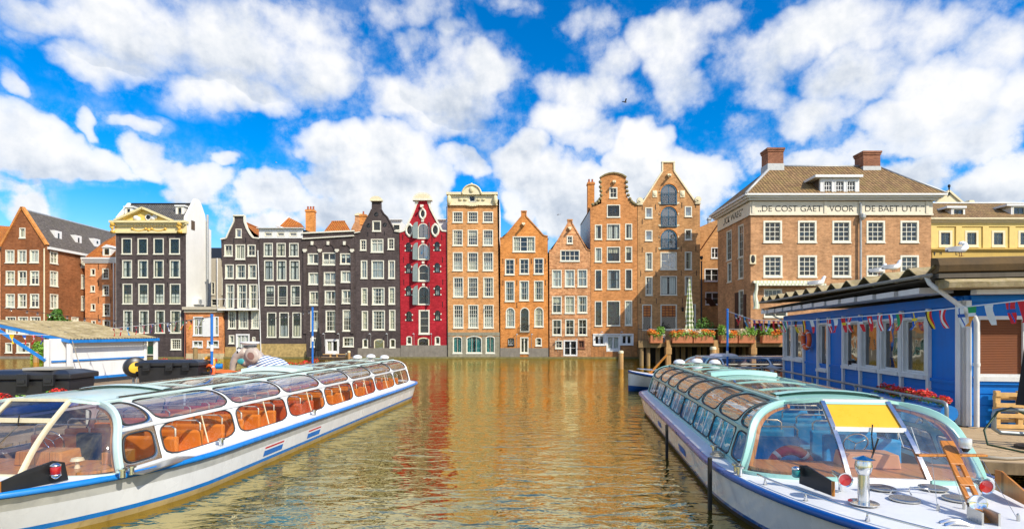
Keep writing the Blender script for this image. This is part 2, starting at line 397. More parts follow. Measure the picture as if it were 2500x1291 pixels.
# thin haze low down
haze = W.maprange(el, .0, .32, .36, 0, True)
hz = W.mix(haze, hs.outputs[0], (3.6, 5.6, 6.9))
final = W.mix(W.math('MULTIPLY', mask, .97), hz, cb.outputs[0])
W.l(final, bg.inputs[0])
w.cycles.sampling_method = 'MANUAL'; w.cycles.sample_map_resolution = 512

sd = bpy.data.lights.new('sun', 'SUN'); sd.energy = 5.0; sd.angle = math.radians(.5); sd.color = (1, .93, .79)
so = bpy.data.objects.new('sun', sd); COL.objects.link(so)
toward = Vector((math.sin(SUN_AZ)*math.cos(SUN_EL), math.cos(SUN_AZ)*math.cos(SUN_EL), math.sin(SUN_EL)))
so.rotation_euler = (-toward).to_track_quat('-Z', 'Y').to_euler(); so.location = toward*60
cam = bpy.data.cameras.new('camera'); co = bpy.data.objects.new('camera', cam); COL.objects.link(co)
co.location = (0, 0, EYE); co.rotation_euler = (PI/2, 0, 0)
cam.sensor_width = 36; cam.lens = F/2500*36; cam.shift_y = (HZ-645.5)/2500; cam.clip_end = 8000; cam.clip_start = .1
SC.camera = co
SC.view_settings.view_transform = 'Standard'; SC.view_settings.look = 'None'; SC.view_settings.exposure = 0
SC.cycles.max_bounces = 10; SC.cycles.transparent_max_bounces = 24; SC.cycles.glossy_bounces = 4; SC.cycles.diffuse_bounces = 3
SC.cycles.caustics_reflective = False; SC.cycles.caustics_refractive = False; SC.cycles.use_denoising = True
SC.cycles.sample_clamp_indirect = 6

# ------------------------------------------------------------------ the setting: canal water and land behind the houses
t = NT('canal_water'); v = t.coord()
n1 = t.noise(t.mapping(v, (.70, 1.45, 1)), 1.3, 1.5, .45, .6)
n2 = t.noise(t.mapping(v, (1.0, 1.7, 1), (7, 3, 0)), 3.4, 2, .5, .6)
n3 = t.noise(t.mapping(v, (.5, .8, 1), (1, 9, 0)), .35, 2, .5)
calm = t.maprange(t.noise(v, .08, 2, .5), .38, .62, .55, 1.2)
hgt = t.math('MULTIPLY', t.math('ADD', t.math('ADD', t.math('MULTIPLY', n1, .62), t.math('MULTIPLY', n2, .20)), t.math('MULTIPLY', n3, .8)), calm)
bp = t.n('ShaderNodeBump', _Strength=1.0, _Distance=.092); t.l(hgt, bp.inputs['Height'])
df = t.n('ShaderNodeBsdfDiffuse'); t.l(t.mix(t.noise(v, .25, 3), (.105, .076, .001), (.072, .060, .002)), df.inputs[0])
gs = t.n('ShaderNodeBsdfGlossy', _Roughness=.012); t.l(bp.outputs[0], gs.inputs['Normal']); t.l(bp.outputs[0], df.inputs['Normal'])
fr = t.n('ShaderNodeFresnel', _IOR=1.45); t.l(bp.outputs[0], fr.inputs['Normal'])
fc = t.math('MULTIPLY_ADD', t.math('POWER', fr.outputs[0],   .6), .74, .32, clamp=True)
t.l(t.mix(t.maprange(fr.outputs[0], .04, .30), (1, .90, .60), (1, .84, .42)), gs.inputs[0])
mx = t.n('ShaderNodeMixShader'); t.l(fc, mx.inputs[0]); t.l(df.outputs[0], mx.inputs[1]); t.l(gs.outputs[0], mx.inputs[2]); t.l(mx.outputs[0], t.out.inputs[0]); t.t.nodes.remove(t.b)
MB_ = MB(); MB_.poly([(-400, -60, 0), (400, -60, 0), (400, 84, 0), (-400, 84, 0)])
tag(MB_.build('canal_water', t.mat, fix=False), 'rippled olive golden canal water', 'water', kind='structure')
t = NT('land_ground'); t.l(t.mix(t.noise(t.coord(), .2, 4), (.10,.09,.08), (.16,.15,.13)), t.b.inputs['Base Color']); t.set(Roughness=.9)
g = MB(); g.poly([(-3500, 84, .9), (3500, 84, .9), (3500, 6000, .9), (-3500, 6000, .9)]); g.poly([(-3500, 84, -1), (3500, 84, -1), (3500, 84, .9), (-3500, 84, .9)])
tag(g.build('ground', t.mat, fix=False), 'paved ground behind the canal houses', 'ground', kind='structure')
# ------------------------------------------------------------------ canal houses
WHITE = plain('window_white_paint', (.80,.76,.62), .5, var=.08, dirt=.15)
PUREW = plain('white_paint', (.80,.79,.76), .5, var=.06, dirt=.12)
CREAM = plain('cream_paint', (.80,.70,.46), .55, var=.1, dirt=.2)
GOLD = plain('gilt_ornament', (.75,.45,.08), .45, var=.2)
DKGREEN = plain('dark_green_paint', (.012,.035,.022), .4)
BLACKP = plain('black_paint', (.012,.012,.014), .4)
ROOM_SHADE = plain('painted_room_shade', (.022,.020,.020), .9)  # near-black backing for window holes: the shade indoors put into the colour
CURT = [plain('white_net_curtain', (.78,.77,.70), .9, var=.1), plain('ivory_curtain', (.74,.68,.52), .9, var=.12), plain('grey_curtain', (.48,.50,.50), .9)]
TEALC = plain('teal_curtain', (.05,.30,.30), .9, var=.3)
PANE = window_glass('window_pane_glass', (.80,.84,.82), .085)
PANEB = window_glass('window_pane_blue_glass', (.55,.70,.80), .34, .5)
STONE = plain('grey_plinth_stone', (.24,.21,.17), .85, var=.25, scale=1.5, dirt=.5, bump=.4)
LEAD = plain('weathered_lead', (.42,.43,.43), .55, .3, var=.15)
IRON = plain('wrought_iron', (.02,.02,.022), .5, .4)
R_ORANGE = tiles('orange_pantiles', (.62,.20,.03), (.48,.13,.025), (.30,.17,.05))
R_ORANGEX = tiles('orange_pantiles_front', (.62,.20,.03), (.48,.13,.025), (.30,.17,.05), along='x')
R_GREY = tiles('grey_slates', (.20,.17,.15), (.14,.12,.105), (.17,.15,.09), mossy=.3)
R_GREYX = tiles('grey_slates_front', (.15,.14,.135), (.10,.095,.095), (.17,.15,.09), along='x', mossy=.3)
R_BROWNX = tiles('mossy_brown_pantiles_front', (.30,.18,.08), (.19,.11,.05), (.27,.20,.06), along='x', px=.42, row=.5, mossy=.55)
R_BROWN = tiles('mossy_brown_pantiles_side', (.26,.16,.075), (.17,.10,.05), (.24,.19,.06), along='y', px=.42, row=.5, mossy=.5)
R_RED = tiles('red_brown_pantiles', (.28,.10,.055), (.20,.07,.04), (.16,.11,.06), along='y')
B_BROWN = brick('red_brown_brick', (.26,.088,.032), (.19,.058,.022), (.24,.15,.09), .3)
B_ORANGE = brick('pale_orange_brick', (.56,.26,.105), (.45,.19,.07), (.42,.27,.15), .3)
B_RED = brick('bright_red_painted_brick', (.50,.022,.035), (.40,.014,.025), (.32,.014,.022), .3, .2, .5, (.13,.005,.008))
B_DARK = brick('anthracite_painted_brick', (.100,.076,.072), (.082,.062,.060), (.066,.050,.048), .35, .25, .5, (.015,.012,.012))
B_DARK2 = brick('charcoal_painted_brick', (.108,.080,.074), (.090,.067,.062), (.070,.053,.050), .35, .25, .5, (.018,.013,.012))
B_OCHRE = brick('ochre_orange_brick', (.60,.25,.07), (.50,.19,.05), (.45,.26,.12), .25)
B_TAN = brick('light_tan_brick', (.56,.29,.13), (.47,.22,.085), (.48,.32,.19), .3)
B_PINK = brick('mottled_pink_brick', (.60,.34,.19), (.36,.15,.07), (.62,.46,.30), .35, .3, 1.3)
B_RUST = brick('rust_brown_brick', (.54,.245,.095), (.44,.185,.07), (.42,.26,.14), .3)
B_UMBER = brick('umber_brick', (.49,.275,.13), (.39,.20,.095), (.42,.28,.16), .3)
B_MAUVE = brick('mauve_brown_brick', (.47,.265,.155), (.37,.195,.11), (.40,.29,.20), .3)
STUCCO = plain('yellow_stucco', (.80,.60,.20), .8, var=.1, scale=.8, dirt=.25)
STUCCO2 = plain('deep_yellow_stucco', (.60,.40,.10), .8, var=.12, scale=.8, dirt=.3)
BEIGE = plain('beige_render', (.55,.48,.36), .85, var=.1, dirt=.25)
WHITEWALL = plain('whitewashed_wall', (.86,.84,.78), .8, var=.04, scale=.7, dirt=.10)

def opening_outline(x0, x1, z0, z1, top='flat', inset=0.0, n=10):
    x0 += inset; x1 -= inset; z0 += inset; z1 -= inset
    if top == 'flat': return [(x0,z0),(x1,z0),(x1,z1),(x0,z1)]
    r = (x1-x0)/2; c = (x0+x1)/2
    if top == 'oval':
        cz = (z0+z1)/2; h = (z1-z0)/2
        return [(c+r*math.cos(2*PI*k/20), cz+h*math.sin(2*PI*k/20)) for k in range(20)]
    h = r if top == 'arch' else r*.45
    h = min(h, (z1-z0)*.8)
    return [(x0,z0),(x1,z0)] + [(c+r*math.cos(PI*k/n), z1-h+h*math.sin(PI*k/n)) for k in range(n+1)]

def make_window(parent, plane, o, ax='x'):
    """one sash window (frame) with pane and curtain; plane = wall face coordinate; ax 'x' faces the canal, 'y' is set in a side wall"""
    x0, x1, z0, z1 = o['r']; top = o.get('top', 'flat'); fm = o.get('frame', WHITE); dpt = o.get('depth', .16)
    sgn = o.get('sgn', 1)
    def P(u, d, z): return (u, plane+d, z) if ax == 'x' else (plane+d*sgn, u, z)
    fw = o.get('fw', .11); m = MB()
    # the surround grips the edge of the hole and stands a little proud of the wall
    A = opening_outline(x0, x1, z0, z1, top, -.02); B = opening_outline(x0, x1, z0, z1, top, fw)
    n = len(A)
    for d0, d1, P0, P1 in ((-.035, .10, A, B),):
        vs = [P(u, d0, z) for u, z in P0] + [P(u, d0, z) for u, z in P1] + [P(u, d1, z) for u, z in P1] + [P(u, d1, z) for u, z in P0]
        m.add(vs, [f for i in range(n) for j in [(i+1) % n] for f in ((i, j, n+j, n+i), (n+i, n+j, 2*n+j, 2*n+i), (3*n+i, 3*n+j, j, i))], 0)
    sm = 0
    # sash rails and glazing bars
    sw = o.get('sw', .06); gx0, gx1, gz0, gz1 = x0+fw, x1-fw, z0+fw, z1-fw
    def bx(u0, u1, za, zb, d0=.075, d1=.125, mi=1):
        a, b = P(u0, d0, za), P(u1, d1, zb)
        m.box(min(a[0],b[0]), max(a[0],b[0]), min(a[1],b[1]), max(a[1],b[1]), min(za,zb), max(za,zb), mi)
    nx, ny = o.get('grid', (2, 2)); bw = o.get('bw', .045)
    def ztop(u):
        if top == 'flat': return gz1
        if top == 'oval': return gz1
        r = (gx1-gx0)/2; h = r if top == 'arch' else r*.45; h = min(h, (gz1-gz0)*.8)
        q = max(0, 1-((u-(gx0+gx1)/2)/r)**2); return gz1-h+h*math.sqrt(q)
    if top != 'oval':
        bx(gx0, gx1, gz0, gz0+sw); 
        if top == 'flat': bx(gx0, gx1, gz1-sw, gz1)
        for u in (gx0, gx1-sw): bx(u, u+sw, gz0+sw, min(ztop(u+.001), ztop(u+sw-.001))-.0 if top != 'flat' else gz1-sw)
        for i in range(1, nx):
            u = gx0+(gx1-gx0)*i/nx; ww = o.get('mw', bw) if i*2 == nx or nx == 3 and o.get('mw') else bw
            bx(u-ww/2, u+ww/2, gz0+sw, ztop(u)-.005, .078, .12)
        for j in range(1, ny):
            zz = gz0+(gz1-gz0)*j/ny; ww = o.get('tw', bw) if j == o.get('tj', -1) else bw
            bx(gx0+sw, gx1-sw, zz-ww/2, zz+ww/2, .082, .118)
        if o.get('transom'):
            zz = gz0+(gz1-gz0)*o['transom']; bx(gx0, gx1, zz-.05, zz+.05, .06, .13)
        if o.get('rail'):
            for q in (.16, .28, .40): bx(gx0-.04, gx1+.04, gz0+(gz1-gz0)*q-.03, gz0+(gz1-gz0)*q+.03, -.06, -.02, 0)
    if o.get('sill', True) and top != 'oval':
        a, b = P(x0-.07, -.12, z0-.11), P(x1+.07, .02, z0+.01)
        m.box(min(a[0],b[0]), max(a[0],b[0]), min(a[1],b[1]), max(a[1],b[1]), z0-.11, z0+.01, 0)
    win = m.build(o.get('name', 'window'), [fm, o.get('sash', fm)], parent)
    C = opening_outline(x0, x1, z0, z1, top, fw-.01); p = MB()
    p.poly([P(u, .10, z) for u, z in C]); p.build('pane', o.get('pane', PANE), win, fix=False)
    if o.get('leaf'):                                                    # solid lower part of a door
        q = MB(); a, b = P(gx0, .06, gz0), P(gx1, .11, gz0+(gz1-gz0)*o['leaf'])
        q.box(min(a[0],b[0]), max(a[0],b[0]), min(a[1],b[1]), max(a[1],b[1]), gz0, gz0+(gz1-gz0)*o['leaf']); q.build('door_panel', o.get('leafmat', fm), win)
    c = o.get('curtain', 'random')
    if c == 'random': c = random.choice(['none','none','full','sides','sides','half','left','top'])
    if c == 'full' and not o.get('cmat'): c = random.choice(['full','full','wide','sides','half','left','right','top'])
    if c != 'none':
        cm = o.get('cmat') or CURT[0 if random.random() < .6 else random.choice((1, 1, 2))]; q = MB()
        W_ = gx1-gx0; Hh = gz1-gz0
        rects = {'full': [(0,1,0,1)], 'sides': [(0,.27,0,1),(.73,1,0,1)], 'half': [(0,1,0,.48)], 'left': [(0,.4,0,1)], 'top': [(0,1,.62,1)], 'wide': [(0,.42,0,1),(.58,1,0,1)], 'right': [(.55,1,0,1)]}[c]
        ph = random.random()*6
        for (a, b, e, f) in rects:
            k = max(4, int((b-a)*W_*9))
            q.grid(lambda s, t: P(gx0+W_*(a+(b-a)*s), .20+.045*math.sin(s*k*2.1+ph)+.02*math.sin(s*k*5+ph), gz0+Hh*(e+(f-e)*t)), k*3, 1)
        q.build('curtain', cm, win, fix=False)
    return win

def wall_with_holes(parent, name, mat, plane, outline, holes, ax='x', thick=.36, sgn=1, back=True):
    """a wall slab cut round its windows; each hole has reveals and a near-black panel behind, painted as the shade of the room"""
    def P(u, d, z): return (u, plane+d, z) if ax == 'x' else (plane+d*sgn, u, z)
    loops = [outline] + holes; flat = [p for L in loops for p in L]
    tris = tessellate_polygon([[Vector((u, z, 0)) for u, z in L] for L in loops])
    m = MB(); m.add([P(u, 0, z) for u, z in flat], [tuple(t) for t in tris], 0)
    n = len(outline)
    m.add([P(u, 0, z) for u, z in outline] + [P(u, thick, z) for u, z in outline], [(i, (i+1) % n, n+(i+1) % n, n+i) for i in range(n)], 0)
    tb = tessellate_polygon([[Vector((u, z, 0)) for u, z in outline]])
    m.add([P(u, thick, z) for u, z in outline], [tuple(t) for t in tb], 0)
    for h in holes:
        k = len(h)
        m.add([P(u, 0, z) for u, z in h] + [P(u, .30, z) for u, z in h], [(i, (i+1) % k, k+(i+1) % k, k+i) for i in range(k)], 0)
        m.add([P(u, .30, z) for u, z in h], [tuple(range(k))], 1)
    return m.build(name, [mat, ROOM_SHADE], parent, fix=False)

class House:
    """helper that turns photo measurements of one facade into world metres at its own distance"""
    def __init__(s, name, label, Y, T, group='canal houses', cat='house'):
        s.Y = Y; s.T = T; s.root = None; s.name = name; s.label = label; s.group = group; s.cat = cat; s.ops = []
    def x(s, zx): return X(s.T[0]+zx*s.T[2], s.Y)
    def z(s, zy): return Z(s.T[1]+zy*s.T[2], s.Y)
    def start(s, outline, base=-.6):
        s.out = [(s.x(a), max(s.z(b), base) if s.T[1]+b*s.T[2] < 860 else base) for a, b in outline]
        xs = [p[0] for p in s.out]; s.x0, s.x1 = min(xs), max(xs)
        s.root = thing(s.name, s.label, s.cat, ((s.x0+s.x1)/2, s.Y, 0), group=s.group); return s
    def win(s, *rects, **kw):
        for r in rects:
            d = dict(kw); d['r'] = (s.x(r[0]), s.x(r[2]), s.z(r[3]), s.z(r[1])); s.ops.append(d)
    def row(s, y0, y1, cols, **kw): s.win(*[(a, y0, b, y1) for a, b in cols], **kw)
    def finish(s, mat, depth=11, eave=None, ridge=None, roof=R_ORANGE, kind='gable', sidemat=None, sides=True):
        wall_with_holes(s.root, 'facade', mat, s.Y, s.out, [opening_outline(*o['r'], o.get('top', 'flat')) for o in s.ops])
        for o in s.ops: make_window(s.root, s.Y, o)
        e = s.z(eave) if eave is not None else max(p[1] for p in s.out)-.5
        a, b = s.x0+.06, s.x1-.06; y0, y1 = s.Y+.362, s.Y+depth
        m = MB()
        m.add([(a,y0,-.6),(a,y1,-.6),(a,y1,e),(a,y0,e)], [(0,1,2,3)]); m.add([(b,y0,-.6),(b,y1,-.6),(b,y1,e),(b,y0,e)], [(0,1,2,3)])
        m.add([(a,y1,-.6),(b,y1,-.6),(b,y1,e),(a,y1,e)], [(0,1,2,3)])
        r = MB()
        if kind == 'gable':
            c = (a+b)/2; h = s.z(ridge)
            m.add([(a,y1,e),(b,y1,e),(c,y1,h)], [(0,1,2)])
            for x in (a-.12, b+.12): r.add([(x,y0,e-.1),(x,y1+.1,e-.1),(c,y1+.1,h),(c,y0,h)], [(0,1,2,3)])
            r.tube([(c,y0,h+.02),(c,y1+.1,h+.02)], .14, 6)
        elif kind == 'flat': r.add([(a,y0,e),(b,y0,e),(b,y1,e),(a,y1,e)], [(0,1,2,3)])
        if sides: m.build('side_wall', sidemat or mat, s.root, fix=False)
        if r.v: s.roof = r.build('roof', roof, s.root, fix=False)
        return s
    def trim(s, pts, w=.22, d=.14, mat=None, name='gable_coping'):
        m = MB(); P3 = [(s.x(a), s.Y+.12, s.z(b)) for a, b in pts]
        for p, q in zip(P3, P3[1:]): m.bar(p, q, d+.36, w, 0, (0,0,1)) if abs(q[0]-p[0]) > abs(q[2]-p[2])*.05 else m.bar(p, q, w, d+.36, 0, (0,1,0))
        return m.build(name, mat or WHITE, s.root)
    def slab(s, x0, y0, x1, y1, mat, name, d0=-.15, d1=.35, parent=None, bevel=0):
        m = MB(); m.box(s.x(x0), s.x(x1), s.Y+d0, s.Y+d1, s.z(y1), s.z(y0)); return m.build(name, mat, parent or s.root, bevel=bevel)
    def cornice(s, x0, x1, y0, y1, mat, name='cornice', steps=3, reach=.5):
        m = MB(); za, zb = s.z(y1), s.z(y0)
        for i in range(steps):
            q0, q1 = za+(zb-za)*i/steps, za+(zb-za)*(i+1)/steps; d = reach*(i+1)/steps
            m.box(s.x(x0)-d*.5, s.x(x1)+d*.5, s.Y-d, s.Y+.3, q0, q1)
        return m.build(name, mat, s.root)
    def chimney(s, x0, y0, x1, y1, Y, mat, pots=2, deep=1.0):
        a, b = X(s.T[0]+x0*s.T[2], Y), X(s.T[0]+x1*s.T[2], Y); zt, zb = Z(s.T[1]+y0*s.T[2], Y), Z(s.T[1]+y1*s.T[2], Y)
        m = MB(); m.box(a, b, Y, Y+deep, zb, zt-.35); m.box(a-.1, b+.1, Y-.1, Y+deep+.1, zt-.35, zt-.2); m.box(a-.04, b+.04, Y-.04, Y+deep+.04, zt-.2, zt)
        c = m.build('chimney', mat, s.root)
        if pots:
            q = MB()
            for k in range(pots): q.lathe([(.16,0),(.13,.5),(.16,.55)], 10, (a+(b-a)*(k+.5)/pots, Y+deep/2, zt))
            q.build('chimney_pot', plain('terracotta', (.38,.10,.05), .8), c)
        return c
    def hoist(s, zx, zy, mat=WHITE, L=1.1, hood=True):
        m = MB(); x, z = s.x(zx), s.z(zy); m.bar((x, s.Y+.3, z), (x, s.Y-L, z), .2, .26)
        if hood: m.box(x-.24, x+.24, s.Y-.35, s.Y+.02, z+.14, z+.42)
        b = m.build('hoist_beam', mat, s.root); h = MB(); h.tube([(x, s.Y-L+.15, z-.1), (x, s.Y-L+.15, z-.35)], .03, 5); h.build('hook', IRON, b)
    def anchors(s, pts, h=.9):
        m = MB()
        for a, b in pts: m.box(s.x(a)-.035, s.x(a)+.035, s.Y-.05, s.Y+.01, s.z(b)-h/2, s.z(b)+h/2)
        m.each('wall_anchor', IRON, s.root)
    def railing(s, x0, y0, x1, y1, mat, name='balcony_railing', d=.45, n=None):
        a, b, za, zb = s.x(x0), s.x(x1), s.z(y1), s.z(y0); m = MB(); y = s.Y-d
        for z in (za, zb): m.bar((a,y,z), (b,y,z), .05, .06)
        for x in (a, b):
            m.bar((x,y,zb), (x,s.Y,zb), .04, .05); m.bar((x,y,za), (x,s.Y,za), .04, .05)
        n = n or max(4, int((b-a)/.16))
        for i in range(n+1): x = a+(b-a)*i/n; m.bar((x,y,za), (x,y,zb), .028, .028)
        return m.build(name, mat, s.root)
    def lamps(s, xs, y, depth=.75):
        """little gooseneck lamps reaching out over the water"""
        for a in xs:
            m = MB(); x, z = s.x(a), s.z(y); m.tube([(x, s.Y, z), (x, s.Y-.5, z+.12), (x+.05, s.Y-depth, z+.05)], .03, 5)
            m.lathe([(.02,.0),(.10,-.04),(.2,-.14)], 8, (x+.05, s.Y-depth, z+.08)); m.tube([(x, s.Y-.02, z), (x, s.Y-.02, s.z(y)+.01-1.9)], .025, 4); m.build('wall_lamp', LEAD, s.root)
Z1 = (0, 460, 560/1643); Z2 = (520, 460, 580/1702); Z3 = (1080, 380, 660/1639); Z4 = (1700, 350, 800/1878)
YF = 80.0
# ---- dark house with neck gable, white balcony (fifth from the brick annex side)
h = House('canal_house', 'charcoal house with white-edged neck gable and white balcony', YF, Z2)
h.start([(95,1220),(57,362),(95,354),(118,304),(138,264),(150,238),(150,200),(222,200),(226,240),(243,288),(268,330),(288,352),(330,356),(340,1220)])
h.win((163,290,205,353), grid=(1,1), curtain='none', pane=PANEB)
h.row(403,485,[(82,140),(248,305)], grid=(2,2)); h.win((162,402,230,508), grid=(2,1), curtain='wide', mw=.12)
h.row(545,645,[(88,148),(165,235),(253,312)], grid=(2,2), curtain='sides')
h.row(686,862,[(93,152),(175,243),(260,318)], grid=(2,1), transom=.68, curtain='sides')
h.row(875,1003,[(110,165),(185,252),(275,330)], grid=(3,3), curtain='full')
h.win((115,1050,152,1110), grid=(1,1), curtain='full'); h.win((282,1062,303,1100), grid=(1,1), curtain='full', top='seg', fw=.1)
h.win((165,1042,262,1165), name='door', grid=(3,1), mw=.14, leaf=.2, curtain='full', fw=.2, frame=PUREW, sill=False)
h.finish(B_DARK2, eave=362, ridge=232, depth=12)
h.trim([(54,364),(95,356),(118,304),(138,264),(150,238),(150,198),(224,198),(226,240),(243,288),(268,330),(288,353),(332,357)], .2)
h.slab(147,190,226,200,WHITE,'gable_cap',-.25,.4)
h.slab(88,1135,166,1222,plain('rough_yellow_stone',(.46,.32,.12),.9,var=.45,scale=2.2,dirt=.5,bump=.8),'plinth',-.06,.3)
h.slab(262,1112,342,1222,MC['rough_yellow_stone'],'plinth',-.055,.3)
h.slab(62,864,333,875,PUREW,'balcony',-1.15,.0)
h.railing(62,794,333,868,PUREW,d=1.1,n=5)
m = MB()
for a in (100,160,215,272):
    m.bar((h.x(a),YF-1.1,h.z(868)),(h.x(a+20),YF-1.1,h.z(796)),.03,.03)
m.each('balcony_brace',PUREW,h.root); h.anchors([(72,375),(150,375),(235,370),(325,368)],.7)
# drainpipe between the two dark houses
m = MB(); m.tube([(h.x(325),YF-.15,h.z(455)),(h.x(348),YF-.15,h.z(1215))],.07,6); m.lathe([(.05,0),(.14,.3)],8,(h.x(325),YF-.15,h.z(460))); m.build('drainpipe',PUREW,h.root)

# ---- wide dark house with cream attic band
h = House('canal_house', 'charcoal house with cream attic band, orange tiled roof and rough stone base', YF, Z2)
h.start([(345,1220),(332,290),(642,290),(667,1220)])
h.row(315,343,[(370,425),(460,513),(548,603)], grid=(1,1), curtain='none', pane=PANEB, sill=False, fw=.1)
h.row(392,487,[(365,428),(457,520),(547,613)], grid=(2,2), sash=DKGREEN, curtain='wide')
h.row(515,657,[(368,433),(458,525),(550,620)], grid=(2,1), transom=.7, sash=DKGREEN, curtain='wide')
h.row(695,837,[(375,443),(466,533),(558,628)], grid=(2,1), transom=.7, sash=DKGREEN, rail=True)
h.row(888,1064,[(388,453),(476,543),(570,632)], grid=(2,2), sash=DKGREEN, transom=.72, curtain='half', tw=.09)
h.finish(B_DARK, eave=296, kind='flat', roof=LEAD, depth=12)
m = MB()
for y0_, y1_, x0_, x1_ in ((346,357,330,643),(290,312,330,643)): m.box(h.x(x0_),h.x(x1_),YF-.05,YF+.02,h.z(y1_),h.z(y0_))
for x0_, x1_ in ((330,369),(426,459),(514,547),(604,643)): m.box(h.x(x0_),h.x(x1_),YF-.04,YF+.02,h.z(346.5),h.z(311.5))
m.build('attic_band',PUREW,h.root); h.cornice(330,643,284,292,PUREW,reach=.45,steps=2)
h.slab(343,1112,668,1222,MC['rough_yellow_stone'],'plinth',-.1,.3)
# roofs seen over the parapet
m = MB(); Yr = YF+5
def q(zx, zy, dy=0): return (X(h.T[0]+zx*h.T[2],Yr+dy), Yr+dy, Z(h.T[1]+zy*h.T[2],Yr+dy))
m.add([q(448,292),q(665,292),q(632,252,4),q(540,206,4)],[(0,1,2,3)]); m.add([q(665,292),q(668,300,9),q(632,252,4)],[(0,1,2)]); m.add([q(448,292),q(540,206,4),q(448,292,9)],[(0,1,2)])
m.build('roof',R_ORANGEX,h.root,fix=False)
m = MB(); m.tube([q(452,268),q(505,284)],.13,6); m.tube([q(540,206,4),q(448,292)],.1,5); m.each('roof_ridge',PUREW,h.root)
h.chimney(663,150,722,318,YF+3.5,B_OCHRE,3,.9)

# ---- dark house with three blind arches
h = House('canal_house', 'charcoal house with three round blind arches under a plain white cornice', YF, Z2)
h.start([(670,1220),(643,322),(1012,304),(1037,1220)])
h.row(466,542,[(680,757),(912,990)], grid=(2,1), curtain='full', mw=.14); h.win((785,460,880,548), grid=(2,1), curtain='full', mw=.14, rail=True)
h.row(604,688,[(685,762)], grid=(2,1), curtain='wide', mw=.14); h.win((795,600,885,692), grid=(2,1), curtain='wide', mw=.14, rail=True); h.win((917,592,995,672), grid=(2,1), curtain='wide', mw=.14)
h.win((692,737,768,835),(924,727,1000,823), grid=(2,1), curtain='sides', mw=.14, rail=True); h.win((802,732,890,830), grid=(2,1), curtain='sides', mw=.14, rail=True)
h.win((700,878,768,1020), grid=(3,4), curtain='full'); h.win((808,874,897,1025),(930,870,1005,1020), grid=(4,4), curtain='full')
h.win((700,1070,768,1135), grid=(2,1), curtain='full'); h.win((932,1065,1008,1132), grid=(3,2), curtain='full')
h.win((806,1080,902,1187), name='door', grid=(2,1), mw=.26, leaf=.16, fw=.26, frame=PUREW, curtain='left', sill=False)
h.finish(B_DARK, eave=322, kind='flat', roof=LEAD, depth=12)
m = MB()
for (a, ya, b, yb, t_) in ((640,322,1014,305,.20),(643,362,1012,340,.16)):
    m.bar((h.x(a),YF-.08,h.z(ya)),(h.x(b),YF-.08,h.z(yb)),.34,t_)
m.build('cornice',WHITE,h.root)
m = MB(); ar = MB()
for a, dx in ((660,22),(768,24),(890,24),(998,24)):
    m.box(h.x(a)-.22,h.x(a)+.22,YF-.16,YF,h.z(1040),h.z(442)); ar.box(h.x(a-14),h.x(a+14),YF-.24,YF,h.z(450),h.z(436)); ar.box(h.x(a-9),h.x(a+9),YF-.22,YF,h.z(458),h.z(450.5))
for (c, cy, r) in ((712,440,42),(826,440,44),(943,440,42)):
    ar.box(h.x(c-9),h.x(c+9),YF-.2,YF,h.z(cy-34),h.z(cy-60))
    for rr_ in (1.0,1.12):
        m.tube([(h.x(c)+ (h.x(c+r)-h.x(c))*rr_*math.cos(PI*k/14), YF-.03, h.z(cy)+(h.x(c+r)-h.x(c))*rr_*math.sin(PI*k/14)*.95) for k in range(15)],.09,5)
m.each('pilaster',B_DARK2,h.root); ar.each('keystone',WHITE,h.root)
m = MB()
for y in (575,710,850): m.box(h.x(672),h.x(1018),YF-.05,YF,h.z(y+3),h.z(y-3))
m.each('string_course',B_DARK2,h.root); h.lamps((800,905),1040)
m = MB(); Yr = YF+5
def q(zx, zy, dy=0): return (X(h.T[0]+zx*h.T[2],Yr+dy), Yr+dy, Z(h.T[1]+zy*h.T[2],Yr+dy))
m.add([q(785,320),q(992,312),q(945,236,3),q(850,238,3)],[(0,1,2,3)]); m.add([q(785,320),q(850,238,3),q(790,318,7)],[(0,1,2)]); m.add([q(992,312),q(992,312,7),q(945,236,3)],[(0,1,2)])
m.build('roof',R_ORANGEX,h.root,fix=False); m = MB(); m.tube([q(850,238,3),q(945,236,3)],.13,6); m.each('roof_ridge',R_ORANGEX,h.root)

# ---- dark house with tall neck gable
h = House('canal_house', 'charcoal house with tall neck gable under a cream rounded cap', YF, Z2)
neck = [(1055,312),(1082,252),(1104,212),(1124,178),(1136,150),(1138,90),(1204,90),(1206,150),(1222,178),(1246,200),(1272,246),(1302,302)]
h.start([(1037,1222),(1014,322)]+neck+[(1333,312),(1344,1222)])
h.win((1143,233,1203,307), grid=(1,1), curtain='none'); h.win((1156,171,1184,199),(1101,251,1129,279),(1217,246,1245,274), top='oval', frame=BLACKP, fw=.07, curtain='none', grid=(1,1))
h.win((1055,368,1098,443),(1253,358,1298,437), grid=(2,3), curtain='none'); h.win((1132,363,1220,457), grid=(2,1), curtain='wide', mw=.12, transom=.75)
h.row(516,644,[(1060,1105),(1136,1224),(1257,1303)], grid=(2,2), curtain='full', cmat=CURT[2])
h.win((1063,713,1107,833),(1259,707,1304,828), grid=(1,3), curtain='full', cmat=CURT[1]); h.win((1141,710,1228,832), grid=(4,4), curtain='sides')
h.win((1067,877,1110,1013),(1263,870,1306,1013), grid=(1,3), curtain='full', cmat=CURT[1]); h.win((1143,873,1231,1013), grid=(4,5), curtain='sides')
h.win((1072,1077,1110,1140),(1267,1077,1307,1140), top='seg', grid=(1,1), curtain='none', fw=.11)
h.win((1155,1078,1226,1185), name='door', top='seg', grid=(1,1), frame=CREAM, sash=BLACKP, curtain='none', fw=.12, pane=PANEB, sill=False)
h.finish(B_DARK, eave=318, ridge=215, depth=12, roof=R_GREY)
